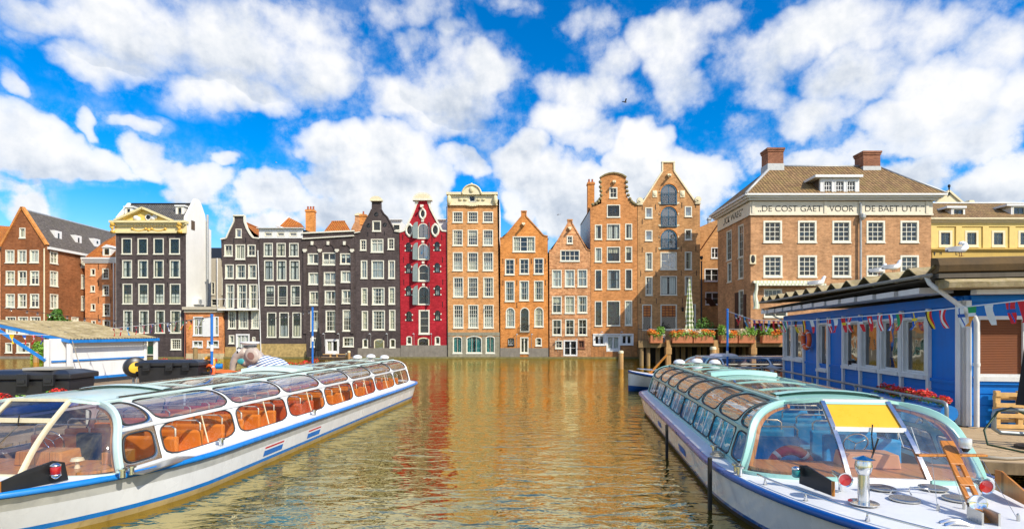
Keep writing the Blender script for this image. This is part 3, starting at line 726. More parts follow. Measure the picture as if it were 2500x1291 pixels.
h.trim([(1010,324),(1056,314),(1082,252),(1104,212),(1124,178),(1136,150)],.12,.1,B_DARK2); h.trim([(1206,150),(1222,178),(1246,200),(1272,246),(1302,303),(1336,313)],.12,.1,B_DARK2)
m = MB(); m.extrude([(h.x(1170+44*math.cos(t_)),YF-.3,h.z(88-30*math.sin(t_))) for t_ in [PI*k/12 for k in range(13)]],(0,.75,0)); m.box(h.x(1130),h.x(1212),YF-.36,YF+.5,h.z(94),h.z(87)); m.build('gable_cap',CREAM,h.root)
m = MB(); m.box(h.x(1037),h.x(1344),YF-.08,YF+.1,-.6,h.z(1142)); m.each('plinth',STONE,h.root)
m = MB(); m.bar((h.x(1014),YF-.04,h.z(320)),(h.x(1056),YF-.04,h.z(312)),.3,.14); m.bar((h.x(1300),YF-.04,h.z(306)),(h.x(1334),YF-.04,h.z(312)),.3,.14); m.each('shoulder_stone',WHITE,h.root)
h.lamps((1130,1250),1040); h.anchors([(1110,325),(1230,320),(1168,325)],.6)

# ---- the red house
h = House('canal_house', 'bright red house with bell gable, white trim and open grey shutters', YF, Z2)
bell = [(1370,302),(1388,272),(1402,244),(1422,205),(1436,172),(1448,142),(1457,112),(1459,85),(1547,85),(1549,112),(1558,142),(1572,170),(1590,205),(1608,240),(1626,272),(1640,302)]
h.start([(1346,1222),(1337,312)]+bell+[(1672,304),(1677,1222)])
h.row(250,357,[(1469,1543)], top='arch', grid=(2,1), curtain='none', pane=PANEB, sash=BLACKP)
h.row(397,508,[(1471,1545)], top='arch', grid=(2,1), curtain='full', pane=PANEB, sash=BLACKP)
h.row(545,663,[(1471,1548)], top='arch', grid=(1,2), curtain='none', sash=WHITE); h.row(700,830,[(1471,1549)], top='arch', grid=(3,4), curtain='none', sash=BLACKP)
h.win((1475,870,1551,1042), grid=(1,3), curtain='none', sash=WHITE, fw=.16)
for (a, b, c, d) in ((1383,388,1417,453),(1588,382,1623,450),(1383,537,1418,607),(1588,533,1625,603),(1383,697,1420,770),(1590,693,1627,768),(1386,880,1423,950),(1591,874,1628,947)):
    h.win((a,b,c,d), top='arch', grid=(2,2), frame=BLACKP, curtain=random.choice(['none','half']), fw=.09, sill=False)
h.win((1387,1058,1425,1118),(1590,1060,1627,1118), top='seg', grid=(1,1), curtain='none', fw=.12)
h.win((1468,1067,1549,1162), name='door', top='seg', grid=(1,1), curtain='none', frame=CREAM, sash=BLACKP, fw=.14, sill=False)
h.win((1392,272,1424,328),(1576,272,1608,328),(1489,162,1515,206), top='oval', frame=BLACKP, fw=.08, grid=(1,1), curtain='none')
h.finish(B_RED, eave=312, ridge=190, depth=12, roof=R_ORANGE)
for side in (bell[:8], bell[8:]): h.trim(([(1334,314)] if side is bell[:8] else [])+side,.26,.16,WHITE)
h.trim([(1640,303),(1674,306)],.22,.14,WHITE); h.trim([(1335,313),(1370,303)],.22,.14,WHITE)
m = MB(); m.extrude([(h.x(1502+68*math.cos(t_)),YF-.35,h.z(76-44*math.sin(t_))) for t_ in [PI*k/14 for k in range(15)]],(0,.8,0),0)
m.extrude([(h.x(1502+54*math.cos(t_)),YF-.362,h.z(74-30*math.sin(t_))) for t_ in [PI*k/14 for k in range(15)]],(0,.05,0),1)
m.box(h.x(1432),h.x(1572),YF-.42,YF+.5,h.z(90),h.z(76)); m.build('gable_cap',[WHITE,CREAM],h.root)
m = MB()
for (cx_, cy_, rx, ry) in ((1408,300,24,38),(1592,300,24,38),(1502,184,20,32)):
    m.tube([(h.x(cx_+rx*math.cos(2*PI*k/18)),YF-.06,h.z(cy_+ry*math.sin(2*PI*k/18))) for k in range(18)],.16,5,0,True)
    for dx, dy in ((0,-1),(0,1)): m.ball((h.x(cx_),YF-.08,h.z(cy_+dy*(ry+4))),.26,.12,.18,0,8,5)
m.each('window_wreath',WHITE,h.root)
m = MB()
for (a, b) in ((1502,232),(1504,382),(1506,530),(1508,688)): m.box(h.x(a-9),h.x(a+9),YF-.1,YF+.0,h.z(b+8),h.z(b-8))
for (a, b, c, d) in ((1383,388,1417,453),(1588,382,1623,450),(1383,537,1418,607),(1588,533,1625,603),(1383,697,1420,770),(1590,693,1627,768),(1386,880,1423,950),(1591,874,1628,947)):
    for yy in (b+24,d-8): 
        for xx in (a-9,c+2): m.box(h.x(xx),h.x(xx+8),YF-.05,YF+.0,h.z(yy+5),h.z(yy-5))
m.each('quoin_block',WHITE,h.root)
SHUT = plain('grey_green_shutter_paint', (.17,.22,.22), .5, var=.15)
for (y0_, y1_) in ((240,360),(388,512),(535,668),(694,834)):
    for sd_, hx in ((-1,1468),(1,1546)):
        ang_ = math.radians(38 if sd_ < 0 else 68); wd = .85 if sd_ < 0 else .8
        x = h.x(hx); za, zb = h.z(y1_), h.z(y0_)
        n_ = 8; pts = [(0,za),(wd,za)]+[(wd-wd*k/n_, zb-1.0+1.0*math.sqrt(max(0,1-(1-k/n_)**2))) for k in range(n_+1)]
        m = MB(); m.extrude([(x+sd_*u*math.cos(ang_),YF-.05-u*math.sin(ang_),z) for u, z in [(wd-a,b) if False else (a,b) for a,b in pts]],(0,-.05,0)); m.each('shutter',SHUT,h.root)
m = MB(); m.box(h.x(1346),h.x(1677),YF-.08,YF+.1,-.6,h.z(1122)); m.each('plinth',STONE,h.root)
h.hoist(1498,140,WHITE,1.0); h.lamps((1440,1565),1040); h.anchors([(1360,350),(1365,510),(1368,670),(1640,350),(1645,510),(1647,670),(1570,360),(1645,830)],.8)
# ---- tall brick house with cream cornice
h = House('canal_house', 'tall pale orange brick house with cream cornice and arched pediment', YF, Z3)
h.start([(32,1235),(30,240),(332,240),(347,1235)])
cols = [(63,123),(154,215),(246,307)]
h.row(340,405,cols, grid=(4,3), curtain='none', bw=.05); h.row(450,545,cols, grid=(4,4), curtain='full', bw=.05)
h.row(586,697,[(64,123),(154,216),(246,308)], grid=(4,4), curtain='half', bw=.05); h.row(737,857,[(66,127),(155,216),(248,310)], grid=(4,4), curtain='random', bw=.05)
h.row(904,1044,[(67,127),(158,218),(250,310)], grid=(4,5), curtain='half', bw=.05)
h.win((63,1095,120,1197),(262,1093,318,1197), top='seg', grid=(2,1), curtain='wide', cmat=TEALC); h.win((145,1092,240,1197), top='seg', grid=(3,1), curtain='wide', cmat=TEALC)
h.win((163,243,200,281), grid=(2,2), curtain='none', sash=BLACKP)
h.finish(B_TAN, eave=262, kind='flat', roof=LEAD, depth=11, sidemat=WHITEWALL)
m = MB()
m.box(h.x(30),h.x(162),YF-.12,YF,h.z(298),h.z(241)); m.box(h.x(201),h.x(333),YF-.12,YF,h.z(298),h.z(241)); m.box(h.x(162),h.x(201),YF-.12,YF,h.z(298),h.z(283))
m.box(h.x(26),h.x(130),YF-.55,YF+.4,h.z(241),h.z(226)); m.box(h.x(228),h.x(336),YF-.55,YF+.4,h.z(241),h.z(226))
m.extrude([(h.x(179+52*math.cos(t_)),YF-.5,h.z(241-(56*math.sin(t_)))) for t_ in [PI*k/14 for k in range(15)]],(0,.8,0))
m.box(h.x(28),h.x(335),YF-.3,YF,h.z(304),h.z(298)); m.build('cornice',CREAM,h.root)
m = MB(); m.tube([(h.x(179+58*math.cos(t_)),YF-.55,h.z(243-(60*math.sin(t_)))) for t_ in [PI*k/14 for k in range(15)]],.14,6)
for a in (42,322): m.ball((h.x(a),YF-.4,h.z(272)),.35,.3,.75)
m.ball((h.x(178),YF-.5,h.z(212)),.35,.25,.5); m.ball((h.x(178),YF-.2,h.z(180)),.22,.2,.3)
for a in (110,140,220,250): m.ball((h.x(a),YF-.2,h.z(268)),.3,.12,.16)
for k in range(9): m.ball((h.x(140+k*10),YF-.2,h.z(300+6*math.sin(k*PI/8))),.2,.14,.16,0,8,5)
m.each('carved_ornament',plain('pale_carved_stone',(.74,.63,.38),.7,var=.2),h.root,smooth=True)
m = MB(); n_ = 0
for x0_, x1_ in ((30,63),(121,145),(241,262),(319,347)): m.box(h.x(x0_)-.01,h.x(x1_)+.01,YF-.06,YF+.02,-.6,h.z(1094))
m.box(h.x(30)-.01,h.x(347)+.01,YF-.062,YF+.02,h.z(1090),h.z(1070)); m.box(h.x(30)-.01,h.x(347)+.01,YF-.064,YF+.02,-.6,h.z(1200)); m.each('stone_base',plain('grey_green_sandstone',(.30,.27,.19),.85,var=.3,scale=1.4,dirt=.5,bump=.5),h.root)
m = MB(); m.tube([(h.x(27),YF-.12,h.z(310)),(h.x(33),YF-.12,h.z(1215))],.06,6); m.build('drainpipe',BLACKP,h.root)

# ---- orange spout gable
h = House('canal_house', 'ochre orange house with plain spout gable and triple attic window', YF, Z3)
h.start([(352,1235),(351,497),(375,492),(428,428),(480,366),(480,338),(508,338),(508,366),(560,422),(612,481),(638,488),(643,1235)])
h.win((427,490,562,583), grid=(3,3), curtain='sides', mw=.14, tw=.06)
h.win((380,627,437,722),(468,625,525,718),(555,622,613,718), grid=(2,3), curtain='none'); h.win((380,760,437,883),(468,758,525,878),(556,758,613,878), grid=(2,3), curtain='sides')
h.win((385,920,440,1040),(558,918,613,1037), top='arch', grid=(2,3), curtain='wide'); h.win((472,920,527,1066), name='door', top='arch', grid=(2,2), curtain='none', sash=BLACKP)
h.win((397,1105,435,1150), top='seg', frame=BLACKP, sash=PUREW, grid=(2,2), curtain='none', fw=.09); h.win((565,1103,602,1152), top='seg', grid=(1,2), curtain='full', fw=.1)
h.win((472,1100,522,1197), name='door', grid=(2,1), curtain='none', mw=.16, fw=.13)
h.finish(B_OCHRE, eave=497, ridge=372, depth=10, roof=R_ORANGE)
h.trim([(349,500),(375,494),(428,429),(480,367),(480,338)],.14,.08,B_RUST); h.trim([(508,338),(508,367),(560,423),(612,482),(640,489)],.14,.08,B_RUST); h.slab(476,334,512,341,B_RUST,'gable_cap',-.12,.4)
h.railing(470,1028,530,1066,IRON,d=.35); h.hoist(492,425,CREAM,1.2); h.lamps((450,540),1082); h.slab(351,1165,471,1235,STONE,'plinth',-.05,.3); h.slab(523,1165,643,1235,STONE,'plinth',-.055,.3)
h.anchors([(368,640),(452,640),(540,640),(625,640),(368,770),(452,770),(625,770),(452,905)],.8)

# ---- small pink house
h = House('canal_house', 'small mottled pink brick house with narrow spout gable', YF, Z3)
h.start([(650,1230),(648,572),(668,568),(715,486),(761,407),(761,390),(786,390),(786,407),(832,487),(876,566),(897,572),(901,1230)])
h.win((755,487,790,533), grid=(2,2), curtain='none'); h.win((715,573,832,640), grid=(4,2), curtain='none', bw=.07, mw=.1)
h.win((665,692,723,797),(743,692,802,795),(820,690,878,795), grid=(2,2), curtain='wide', tw=.09, tj=1); h.win((665,852,723,955),(743,851,802,955),(820,850,878,953), grid=(2,2), curtain='full', tw=.09, tj=1)
h.win((667,993,722,1088),(745,992,800,1088),(823,990,877,1088), grid=(2,2), curtain='none', tw=.09, tj=1)
h.win((685,1120,728,1168), grid=(2,2), curtain='none'); h.win((735,1118,818,1213), name='door', grid=(2,2), mw=.2, fw=.15, frame=PUREW, curtain='none', sill=False)
h.win((822,1118,862,1167), grid=(1,1), frame=plain('brown_board',(.25,.10,.05),.7), curtain='full', cmat=MC['brown_board'])
h.finish(B_PINK, eave=574, ridge=410, depth=10, roof=R_ORANGE, sidemat=LEAD)
h.trim([(646,575),(668,569),(715,487),(761,408),(761,388)],.13,.08,B_PINK); h.trim([(786,388),(786,408),(832,488),(876,567),(899,574)],.13,.08,B_PINK); h.slab(757,386,790,393,B_RUST,'gable_cap',-.12,.4)
m = MB()
for y in (680,842,982,1096): m.box(h.x(651),h.x(899),YF-.05,YF,h.z(y+4),h.z(y-4))
m.each('string_course',B_PINK,h.root); h.hoist(772,450,CREAM,.8); h.lamps((700,810),1112,.6)

# ---- brown house with clock-gable curves
h = House('canal_house', 'rust brown brick house with curved top gable and mossy scrolls', YF, Z3)
h.start([(903,1230),(897,313),(940,300),(964,290),(964,250),(958,200),(959,134),(985,118),(1010,110),(1036,107),(1062,110),(1090,118),(1113,132),(1113,190),(1116,240),(1130,268),(1150,288),(1181,300),(1183,1230)])
h.win((1013,193,1060,258), grid=(2,2), curtain='none'); h.win((998,298,1077,373), grid=(3,2), curtain='none', sash=BLACKP)
for r in ((415,508,'wide'),(553,644,'full')): h.win((925,r[0]+4,967,r[1]),(1109,r[0]-2,1150,r[1]-3), grid=(1,1), curtain='full'); h.win((998,r[0],1077,r[1]), grid=(2,1), curtain=r[2], sash=BLACKP)
h.win((926,692,967,811),(1109,688,1150,809), grid=(1,2), curtain='none', sash=BLACKP); h.win((1001,691,1077,809), grid=(2,2), curtain='sides', cmat=CURT[2], sash=BLACKP)
h.win((925,882,968,1032), grid=(1,1), curtain='none', sash=BLACKP); h.win((1107,878,1150,1028), grid=(1,1), curtain='full'); h.win((998,880,1077,1030), grid=(1,1), curtain='none', sash=BLACKP)
h.win((920,1088,983,1147),(1085,1085,1150,1145), grid=(2,1), mw=.3, fw=.16, curtain='none', frame=PUREW); h.win((995,1090,1076,1186), name='door', grid=(2,1), mw=.2, fw=.2, leaf=.15, frame=PUREW, curtain='full', sill=False)
h.finish(B_RUST, eave=318, ridge=150, depth=12, roof=R_GREY, sidemat=LEAD)
MOSS = plain('mossy_sandstone', (.26,.21,.10), .9, var=.4, scale=3, dirt=.4)
h.trim([(956,134),(985,116),(1010,108),(1036,105),(1062,108),(1090,116),(1116,132)],.2,.3,MOSS,'gable_cap')
m = MB()
for sd_, pts in ((-1,[(960,160),(961,190),(964,215),(966,240),(960,262),(948,278),(934,290),(915,297)]),(1,[(1113,160),(1114,190),(1117,215),(1124,240),(1134,262),(1144,278),(1156,288),(1172,296)])):
    for a, b in pts: m.ball((h.x(a+sd_*3),YF-.02,h.z(b)),.26,.25,.26,0,8,5)
m.each('scroll_carving',MOSS,h.root,smooth=True); h.hoist(1040,170,CREAM,1.1)
m = MB(); m.box(h.x(913),h.x(919.5),YF-.1,YF+.0,h.z(1150),h.z(1080)); m.box(h.x(984),h.x(994),YF-.1,YF,h.z(1150),h.z(1080)); m.box(h.x(1077),h.x(1084.5),YF-.1,YF,h.z(1150),h.z(1080)); m.box(h.x(1150.5),h.x(1158),YF-.1,YF,h.z(1150),h.z(1080)); m.box(h.x(913),h.x(1158),YF-.14,YF,h.z(1087),h.z(1078)); m.each('white_window_band',PUREW,h.root)
h.lamps((960,1080),1068,.9)
c = h.chimney(882,160,922,395,YF+4,B_OCHRE,2,1.0)

# ---- warehouse with arched loading doors
h = House('canal_house', 'umber brick warehouse with three blue arched loading doors and scroll-cornered gable', YF, Z3)
gl_ = [(1213,286),(1254,222),(1295,156),(1334,96),(1334,42),(1404,42),(1405,94),(1448,156),(1492,220),(1535,281)]
h.start([(1184,1230),(1184,298)]+gl_+[(1562,292),(1563,1230)])
BLUEF = plain('blue_green_door_paint', (.03,.13,.22), .45)
for r in ((178,294),(313,430),(452,565)): h.win((1325,r[0],1420,r[1]), name='loading_door', top='arch', grid=(2,2), frame=BLUEF, pane=PANEB, curtain='none', mw=.1, fw=.12)
for r in ((315,379,308,370),(453,516,447,511)): h.win((1230,r[0],1273,r[1]),(1470,r[2],1512,r[3]), grid=(1,1), pane=PANEB, curtain='half', fw=.12)
h.win((1232,587,1273,693),(1470,583,1512,691), grid=(1,2), curtain='wide'); h.win((1323,586,1420,691), grid=(2,2), curtain='none', pane=PANEB)
h.win((1232,733,1273,846),(1470,731,1512,842), grid=(2,3), curtain='full'); h.win((1322,730,1421,844), grid=(2,1), curtain='wide', sash=BLACKP, mw=.12)
h.win((1212,902,1270,1060),(1323,902,1421,1060), name='shop_window', grid=(1,1), curtain='none', fw=.12, sill=False); h.win((1500,900,1536,1060), name='shop_window', grid=(1,1), curtain='none', fw=.12, sill=False)
h.finish(B_UMBER, eave=300, ridge=100, depth=12, roof=R_GREY)
h.trim([(1182,299)]+gl_[:5],.2,.12,CREAM); h.trim(gl_[5:]+[(1564,293)],.2,.12,CREAM); h.slab(1329,36,1409,44,CREAM,'gable_cap',-.15,.4)
for r in ((230,292),(370,428),(506,563)): h.railing(1326,r[0],1419,r[1],plain('blue_iron',(.015,.05,.08),.4),d=.25)
m = MB()
for r in (178,313,452):
    m.tube([(h.x(1372+54*math.cos(PI*k/14)),YF-.03,h.z(r+44-52*math.sin(PI*k/14))) for k in range(15)],.12,5)
m.each('arch_course',B_RUST,h.root)
m = MB()
for r in (178,313,452):
    for a in (1312,1424): m.box(h.x(a),h.x(a+10),YF-.07,YF,h.z(r+46),h.z(r+34)); m.box(h.x(a-2),h.x(a+12),YF-.07,YF,h.z(r+114),h.z(r+104))
    m.box(h.x(1318),h.x(1426),YF-.1,YF,h.z(r+118),h.z(r+114.5))
m.each('quoin_block',CREAM,h.root)
m = MB()
for a in (1288,1456): m.box(h.x(a-14),h.x(a+14),YF-.08,YF,h.z(253),h.z(212)); m.ball((h.x(a),YF-.08,h.z(232)),.3,.12,.4)
for a, b in ((1197,274),(1548,268)): m.lathe([(.46,-.2),(.5,0),(.46,.2)],14,(h.x(a),YF-.05,h.z(b)),(0,1,0)); m.lathe([(.2,-.3),(.2,.25)],10,(h.x(a),YF-.05,h.z(b)),(0,1,0)); m.box(h.x(a-16),h.x(a+16),YF-.2,YF+.3,h.z(b+26),h.z(b+18))
m.each('stone_relief',CREAM,h.root); h.hoist(1372,130,CREAM,1.1)
LAT = NT('orange_cane_blind'); v = LAT.coord(); sp_ = LAT.n('ShaderNodeSeparateXYZ'); LAT.l(v, sp_.inputs[0]); cb_ = LAT.n('ShaderNodeCombineXYZ'); LAT.l(sp_.outputs[0], cb_.inputs[0]); LAT.l(sp_.outputs[2], cb_.inputs[1])
br_ = LAT.n('ShaderNodeTexBrick', _Scale=1.0, _Mortar_Size=.05, _Brick_Width=.55, _Row_Height=.4, offset=0); LAT.l(cb_.outputs[0], br_.inputs['Vector']); br_.inputs['Color1'].default_value = (.62,.20,.03,1); br_.inputs['Color2'].default_value = (.5,.14,.02,1); br_.inputs['Mortar'].default_value = (.10,.025,.01,1); LAT.l(br_.outputs[0], LAT.b.inputs['Base Color'])
for a, b in ((1218,1264),(1330,1414)): h.slab(a,908,b,976,LAT.mat,'cane_blind',.02,.05)
h.anchors([(1212,312),(1292,312),(1452,300),(1536,300),(1212,400),(1212,570),(1296,570),(1448,565),(1536,565),(1203,715),(1295,715),(1448,712),(1540,712),(1200,880),(1297,880),(1455,880)],.8)
m = MB(); m.tube([(h.x(1568),YF-.2,h.z(640)),(h.x(1568),YF-.2,h.z(1010))],.11,6); m.lathe([(.12,0),(.22,.25),(.22,.55)],8,(h.x(1568),YF-.2,h.z(632))); m.build('drainpipe',IRON,h.root)
m = MB(); m.tube([(h.x(1452),YF-.02,h.z(910)),(h.x(1452),YF-.4,h.z(906)),(h.x(1452),YF-.4,h.z(918))],.03,5); m.lathe([(.05,.1),(.2,0),(.14,-.5),(.05,-.58)],6,(h.x(1452),YF-.4,h.z(922))); m.build('wall_lantern',IRON,h.root)

# ---- brown house set back between warehouse and corner house
h = House('canal_house', 'narrow umber house with red-brown tiled roof and tall red shutters', 84.0, Z4)
h.start([(18,1050),(18,480),(140,428),(152,1050)])
h.win((85,597,127,658),(47,718,129,790),(52,852,132,924), grid=(2,2), mw=.14, curtain='none', frame=PUREW)
h.finish(B_UMBER, eave=600, kind='none', depth=8)
m = MB(); m.box(h.x(130),h.x(143),83.8,84.0,h.z(700),h.z(600)); m.box(h.x(130),h.x(143),83.8,84.0,h.z(960),h.z(712)); m.each('shutter',plain('signal_red_paint',(.75,.06,.015),.45),h.root)
m = MB(); m.add([(h.x(18),83.5,h.z(618)),(h.x(146),83.5,h.z(432)),(h.x(146),92,h.z(410)),(h.x(18),92,h.z(490))],[(0,1,2,3)]); m.build('roof',R_RED,h.root,fix=False)
h.chimney(165,352,210,420,90,B_UMBER,1,1.0); h.chimney(70,425,85,480,91,LEAD,0,.6)

# ---- corner house with the motto on its frieze
YC = 66.0
h = House('corner_house', 'broad mauve brick corner house with hipped roof and a lettered white frieze', YC, Z4, group=None)
h.start([(312,1030),(312,328),(1346,328),(1346,1030)])
h.row(444,568,[(385,490),(583,688),(780,885),(976,1080),(1170,1274)], grid=(3,4), frame=WHITE, curtain='none', fw=.2, bw=.07)
h.row(642,766,[(385,492),(583,690),(780,886),(976,1080),(1170,1274)], grid=(3,4), frame=WHITE, curtain='none', fw=.2, bw=.07)
h.win((388,835,490,905), grid=(4,2), frame=WHITE, curtain='none'); h.win((388,955,520,995), grid=(2,1), frame=WHITE, curtain='none')
h.finish(B_MAUVE, eave=340, kind='none', depth=10.5, sides=False)
m = MB(); m.box(h.x(1346)-.06,h.x(1346)-.02,YC+.37,77,-.6,h.z(340)); m.box(h.x(312)+.32,h.x(1346)-.07,76.5,77,-.6,h.z(340)); m.build('side_wall',B_MAUVE,h.root)
xl, xr = h.x(312), h.x(1346)
# canal-side wall on the left, with its own windows
def yof(px): return xl/((px-CX)/F)
def lw_(x0_, y0_, x1_, y1_):
    pa, pb = Z4[0]+x0_*Z4[2], Z4[0]+x1_*Z4[2]; Ya, Yb = yof(pa), yof(pb); Ym = (Ya+Yb)/2
    return (min(Ya,Yb), max(Ya,Yb), Z(Z4[1]+y1_*Z4[2],Ym), Z(Z4[1]+y0_*Z4[2],Ym))
lops = [dict(r=lw_(175,500,203,670),grid=(2,4),curtain='none',sgn=1),dict(r=lw_(242,468,271,653),grid=(2,4),curtain='none',sgn=1),dict(r=lw_(180,683,203,795),grid=(2,3),curtain='none',sgn=1),dict(r=lw_(244,655,271,775),grid=(2,3),curtain='none',sgn=1),dict(r=lw_(245,840,272,990),grid=(2,4),curtain='none',sgn=1)]
wall_with_holes(h.root,'side_facade',B_MAUVE,xl-.02,[(YC+.01,1),(76.5,1),(76.5,h.z(345)),(YC+.01,h.z(345))],[opening_outline(*o['r']) for o in lops],'y',.3,1)
for o in lops: make_window(h.root,xl-.02,o,'y')
m = MB(); zf0, zf1 = h.z(408), h.z(334)
m.box(xl-.12,xr+.1,YC-.12,YC-.001,zf0,zf1); m.box(xl-.125,xl-.021,YC-.001,76.4,zf0,zf1)
m.box(xl-.2,xr+.15,YC-.2,YC-.12,zf0-.12,zf0+.08); m.box(xl-.2,xl-.125,YC-.12,76.4,zf0-.12,zf0+.08)
for a in (316,728,924,944,1310): m.box(h.x(a),h.x(a+16),YC-.22,YC-.12,zf0+.08,zf1)
m.build('frieze',plain('warm_cream_frieze',(.78,.70,.54),.6,var=.08,dirt=.15),h.root)
m = MB(); zc = h.z(330)
for i, d in enumerate((.5,.85,1.15)): m.box(xl-d,xr+d,YC-d,77,zc+i*.22,zc+(i+1)*.22-.002)
m.build('cornice',PUREW,h.root)
rz0 = zc+.66; yr = YC+5.2; rzr = Z(350+132*Z4[2],yr); rxa, rxb = X(1700+432*Z4[2],yr), X(1700+1035*Z4[2],yr)
E = [(xl-1.1,YC-1.1,rz0),(xr+1.1,YC-1.1,rz0),(xr+1.1,77.0,rz0),(xl-1.1,77.0,rz0)]; R0, R1 = (rxa,yr,rzr),(rxb,yr,rzr)
m = MB(); m.add([E[0],E[1],R1,R0],[(0,1,2,3)],0); m.add([E[2],E[3],R0,R1],[(0,1,2,3)],0); m.add([E[0],R0,E[3]],[(0,1,2)],1); m.add([E[1],E[2],R1],[(0,1,2)],1)
rf = m.build('roof',[R_BROWNX,R_BROWN],h.root,fix=False)
m = MB(); m.tube([R0,R1],.16,6); m.tube([E[0],R0],.2,6); m.tube([E[1],R1],.15,6); m.each('roof_ridge',LEAD,rf,smooth=True)
B_CHIM = brick('red_chimney_brick', (.25,.105,.066), (.19,.075,.05), (.26,.17,.13), .3)
for a, b, t_, bt in ((392,480,40,150),(932,1028,58,165)):
    xa, xb = X(1700+a*Z4[2],yr), X(1700+b*Z4[2],yr); zt, zb = Z(350+t_*Z4[2],yr), Z(350+bt*Z4[2],yr)-1
    m = MB(); m.box(xa,xb,yr-.9,yr+.9,zb,zt-.5); m.box(xa-.08,xb+.08,yr-.98,yr+.98,zt-.5,zt-.25); m.box(xa-.15,xb+.15,yr-1.05,yr+1.05,zt-.25,zt); c = m.build('chimney',B_CHIM,h.root)
    m = MB(); m.box(xa-.06,xb+.06,yr-.97,yr+.97,zb,zb+1.5); m.build('flashing',LEAD,c)
# dormer
yd = YC-.45; zd0, zd1 = Z(350+308*Z4[2],yd), Z(350+205*Z4[2],yd); dx0, dx1 = X(1700+705*Z4[2],yd), X(1700+922*Z4[2],yd)
m = MB(); m.box(dx0,dx1,yd,yd+4,zd0,zd1); d = m.build('dormer',plain('dark_dormer_side',(.10,.07,.05),.8),h.root)
ops = []
for a, b in ((720,772),(787,840),(852,905)):
    ops.append(dict(r=(X(1700+a*Z4[2],yd),X(1700+b*Z4[2],yd),Z(350+300*Z4[2],yd),Z(350+218*Z4[2],yd)),grid=(3,3),curtain='none',fw=.1,bw=.07,frame=PUREW))
ol = [(dx0-.05,zd0-.05),(dx1+.05,zd0-.05),(dx1+.05,zd1+.02),(dx0-.05,zd1+.02)]
wall_with_holes(d,'dormer_front',PUREW,yd-.32,ol,[opening_outline(*o['r']) for o in ops],'x',.31)
m = MB(); m.box(dx0-.9,dx1+.25,yd-.75,yd+4.2,zd1+.03,zd1+.33); m.build('dormer_roof',PUREW,d)
for o in ops: make_window(h.root,yd-.32,o)
m = MB(); m.tube([(h.x(933),YC-.3,h.z(345)),(h.x(933),YC-.3,h.z(880))],.13,8); m.lathe([(.12,-.3),(.36,.0),(.36,.35),(.26,.5),(0,.55)],10,(h.x(940),YC-.4,h.z(430))); m.build('drainpipe',LEAD,h.root)
m = MB(); m.box(h.x(304),h.x(338),YC-.25,YC-.0,h.z(692),h.z(640)); p_ = m.build('stone_plaque',CREAM,h.root); m = MB(); m.ball((h.x(320),YC-.26,h.z(664)),.26,.08,.5,0,10,6); m.ball((h.x(320),YC-.26,h.z(650)),.16,.08,.18,0,10,6); m.build('carved_emblem',BLACKP,p_)
# the motto, in thin capitals
def lettering(txt, parent, mat, width, height, loc, rot, name='lettering', ext=.02, off=0):
    cu = bpy.data.curves.new(name, 'FONT'); cu.body = txt; cu.size = 1; cu.extrude = ext; cu.offset = off; cu.align_x = 'LEFT'
    tmp = bpy.data.objects.new(name, cu); COL.objects.link(tmp); dg = bpy.context.evaluated_depsgraph_get(); dg.update()
    me = bpy.data.meshes.new_from_object(tmp.evaluated_get(dg)); bpy.data.objects.remove(tmp); bpy.data.curves.remove(cu)
    xs = [v.co.x for v in me.vertices]; ys = [v.co.y for v in me.vertices]
    kx, ky = width/(max(xs)-min(xs)), height/.70
    Mx = Matrix.Translation(Vector(loc)-OFF.get(parent.name, Vector((0,0,0)))) @ Matrix.Rotation(rot, 4, 'Z') @ Matrix.Rotation(PI/2, 4, 'X') @ Matrix.Diagonal((kx, ky, 1, 1)) @ Matrix.Translation((-min(xs), 0, 0))
    me.transform(Mx); me.materials.clear(); me.materials.append(mat)
    o = bpy.data.objects.new(name, me); COL.objects.link(o); o.parent = parent; OFF[o.name] = OFF.get(parent.name, Vector((0,0,0))); return o
INK = plain('black_sign_paint', (.015,.013,.012), .6)
lz, lh = h.z(392), h.z(357)-h.z(392)
for txt, a, b in (('\u201eDE COST GAET',352,716),('VOOR',760,898),('DE BAET UYT.\u201d',964,1302)): lettering(txt,h.root,INK,h.x(b)-h.x(a),lh,(h.x(a),YC-.13,lz),0,off=-.012)
ya, yb = yof(1700+160*Z4[2]), yof(1700+272*Z4[2]); lettering('\u201eICK WAEG\u201d',h.root,INK,ya-yb,lh*1.15,(xl-.135,ya,lz+.05),-PI/2,off=-.012)
# striped awning rolled out over the terrace
AW = NT('striped_awning_cloth'); sp_ = AW.n('ShaderNodeSeparateXYZ'); AW.l(AW.coord(), sp_.inputs[0]); AW.l(AW.mix(AW.math('GREATER_THAN', AW.math('SINE', AW.math('MULTIPLY', sp_.outputs[0], 14.0)), .3), (.80,.77,.62), (.50,.54,.36)), AW.b.inputs['Base Color'])
m = MB(); m.grid(lambda s, t_: (h.x(325)+(h.x(720)-h.x(325))*s, YC-.1-.8*t_, h.z(796)-.22*t_-.05*math.sin(t_*3)), 12, 3); m.box(h.x(325),h.x(720),YC-.92,YC-.90,h.z(796)-.48,h.z(796)-.22); m.box(h.x(322),h.x(723),YC-.35,YC-.001,h.z(800),h.z(788)); m.build('awning',AW.mat,h.root,fix=False)
m = MB(); m.grid(lambda s, t_: (h.x(322)+.1*math.sin(t_*9)+(.15+.25*t_)*math.cos(s*2*PI), YC-.9+.2*math.sin(s*2*PI), h.z(805)-(h.z(805)-h.z(950))*t_), 8, 8); m.build('rolled_awning',AW.mat,h.root)
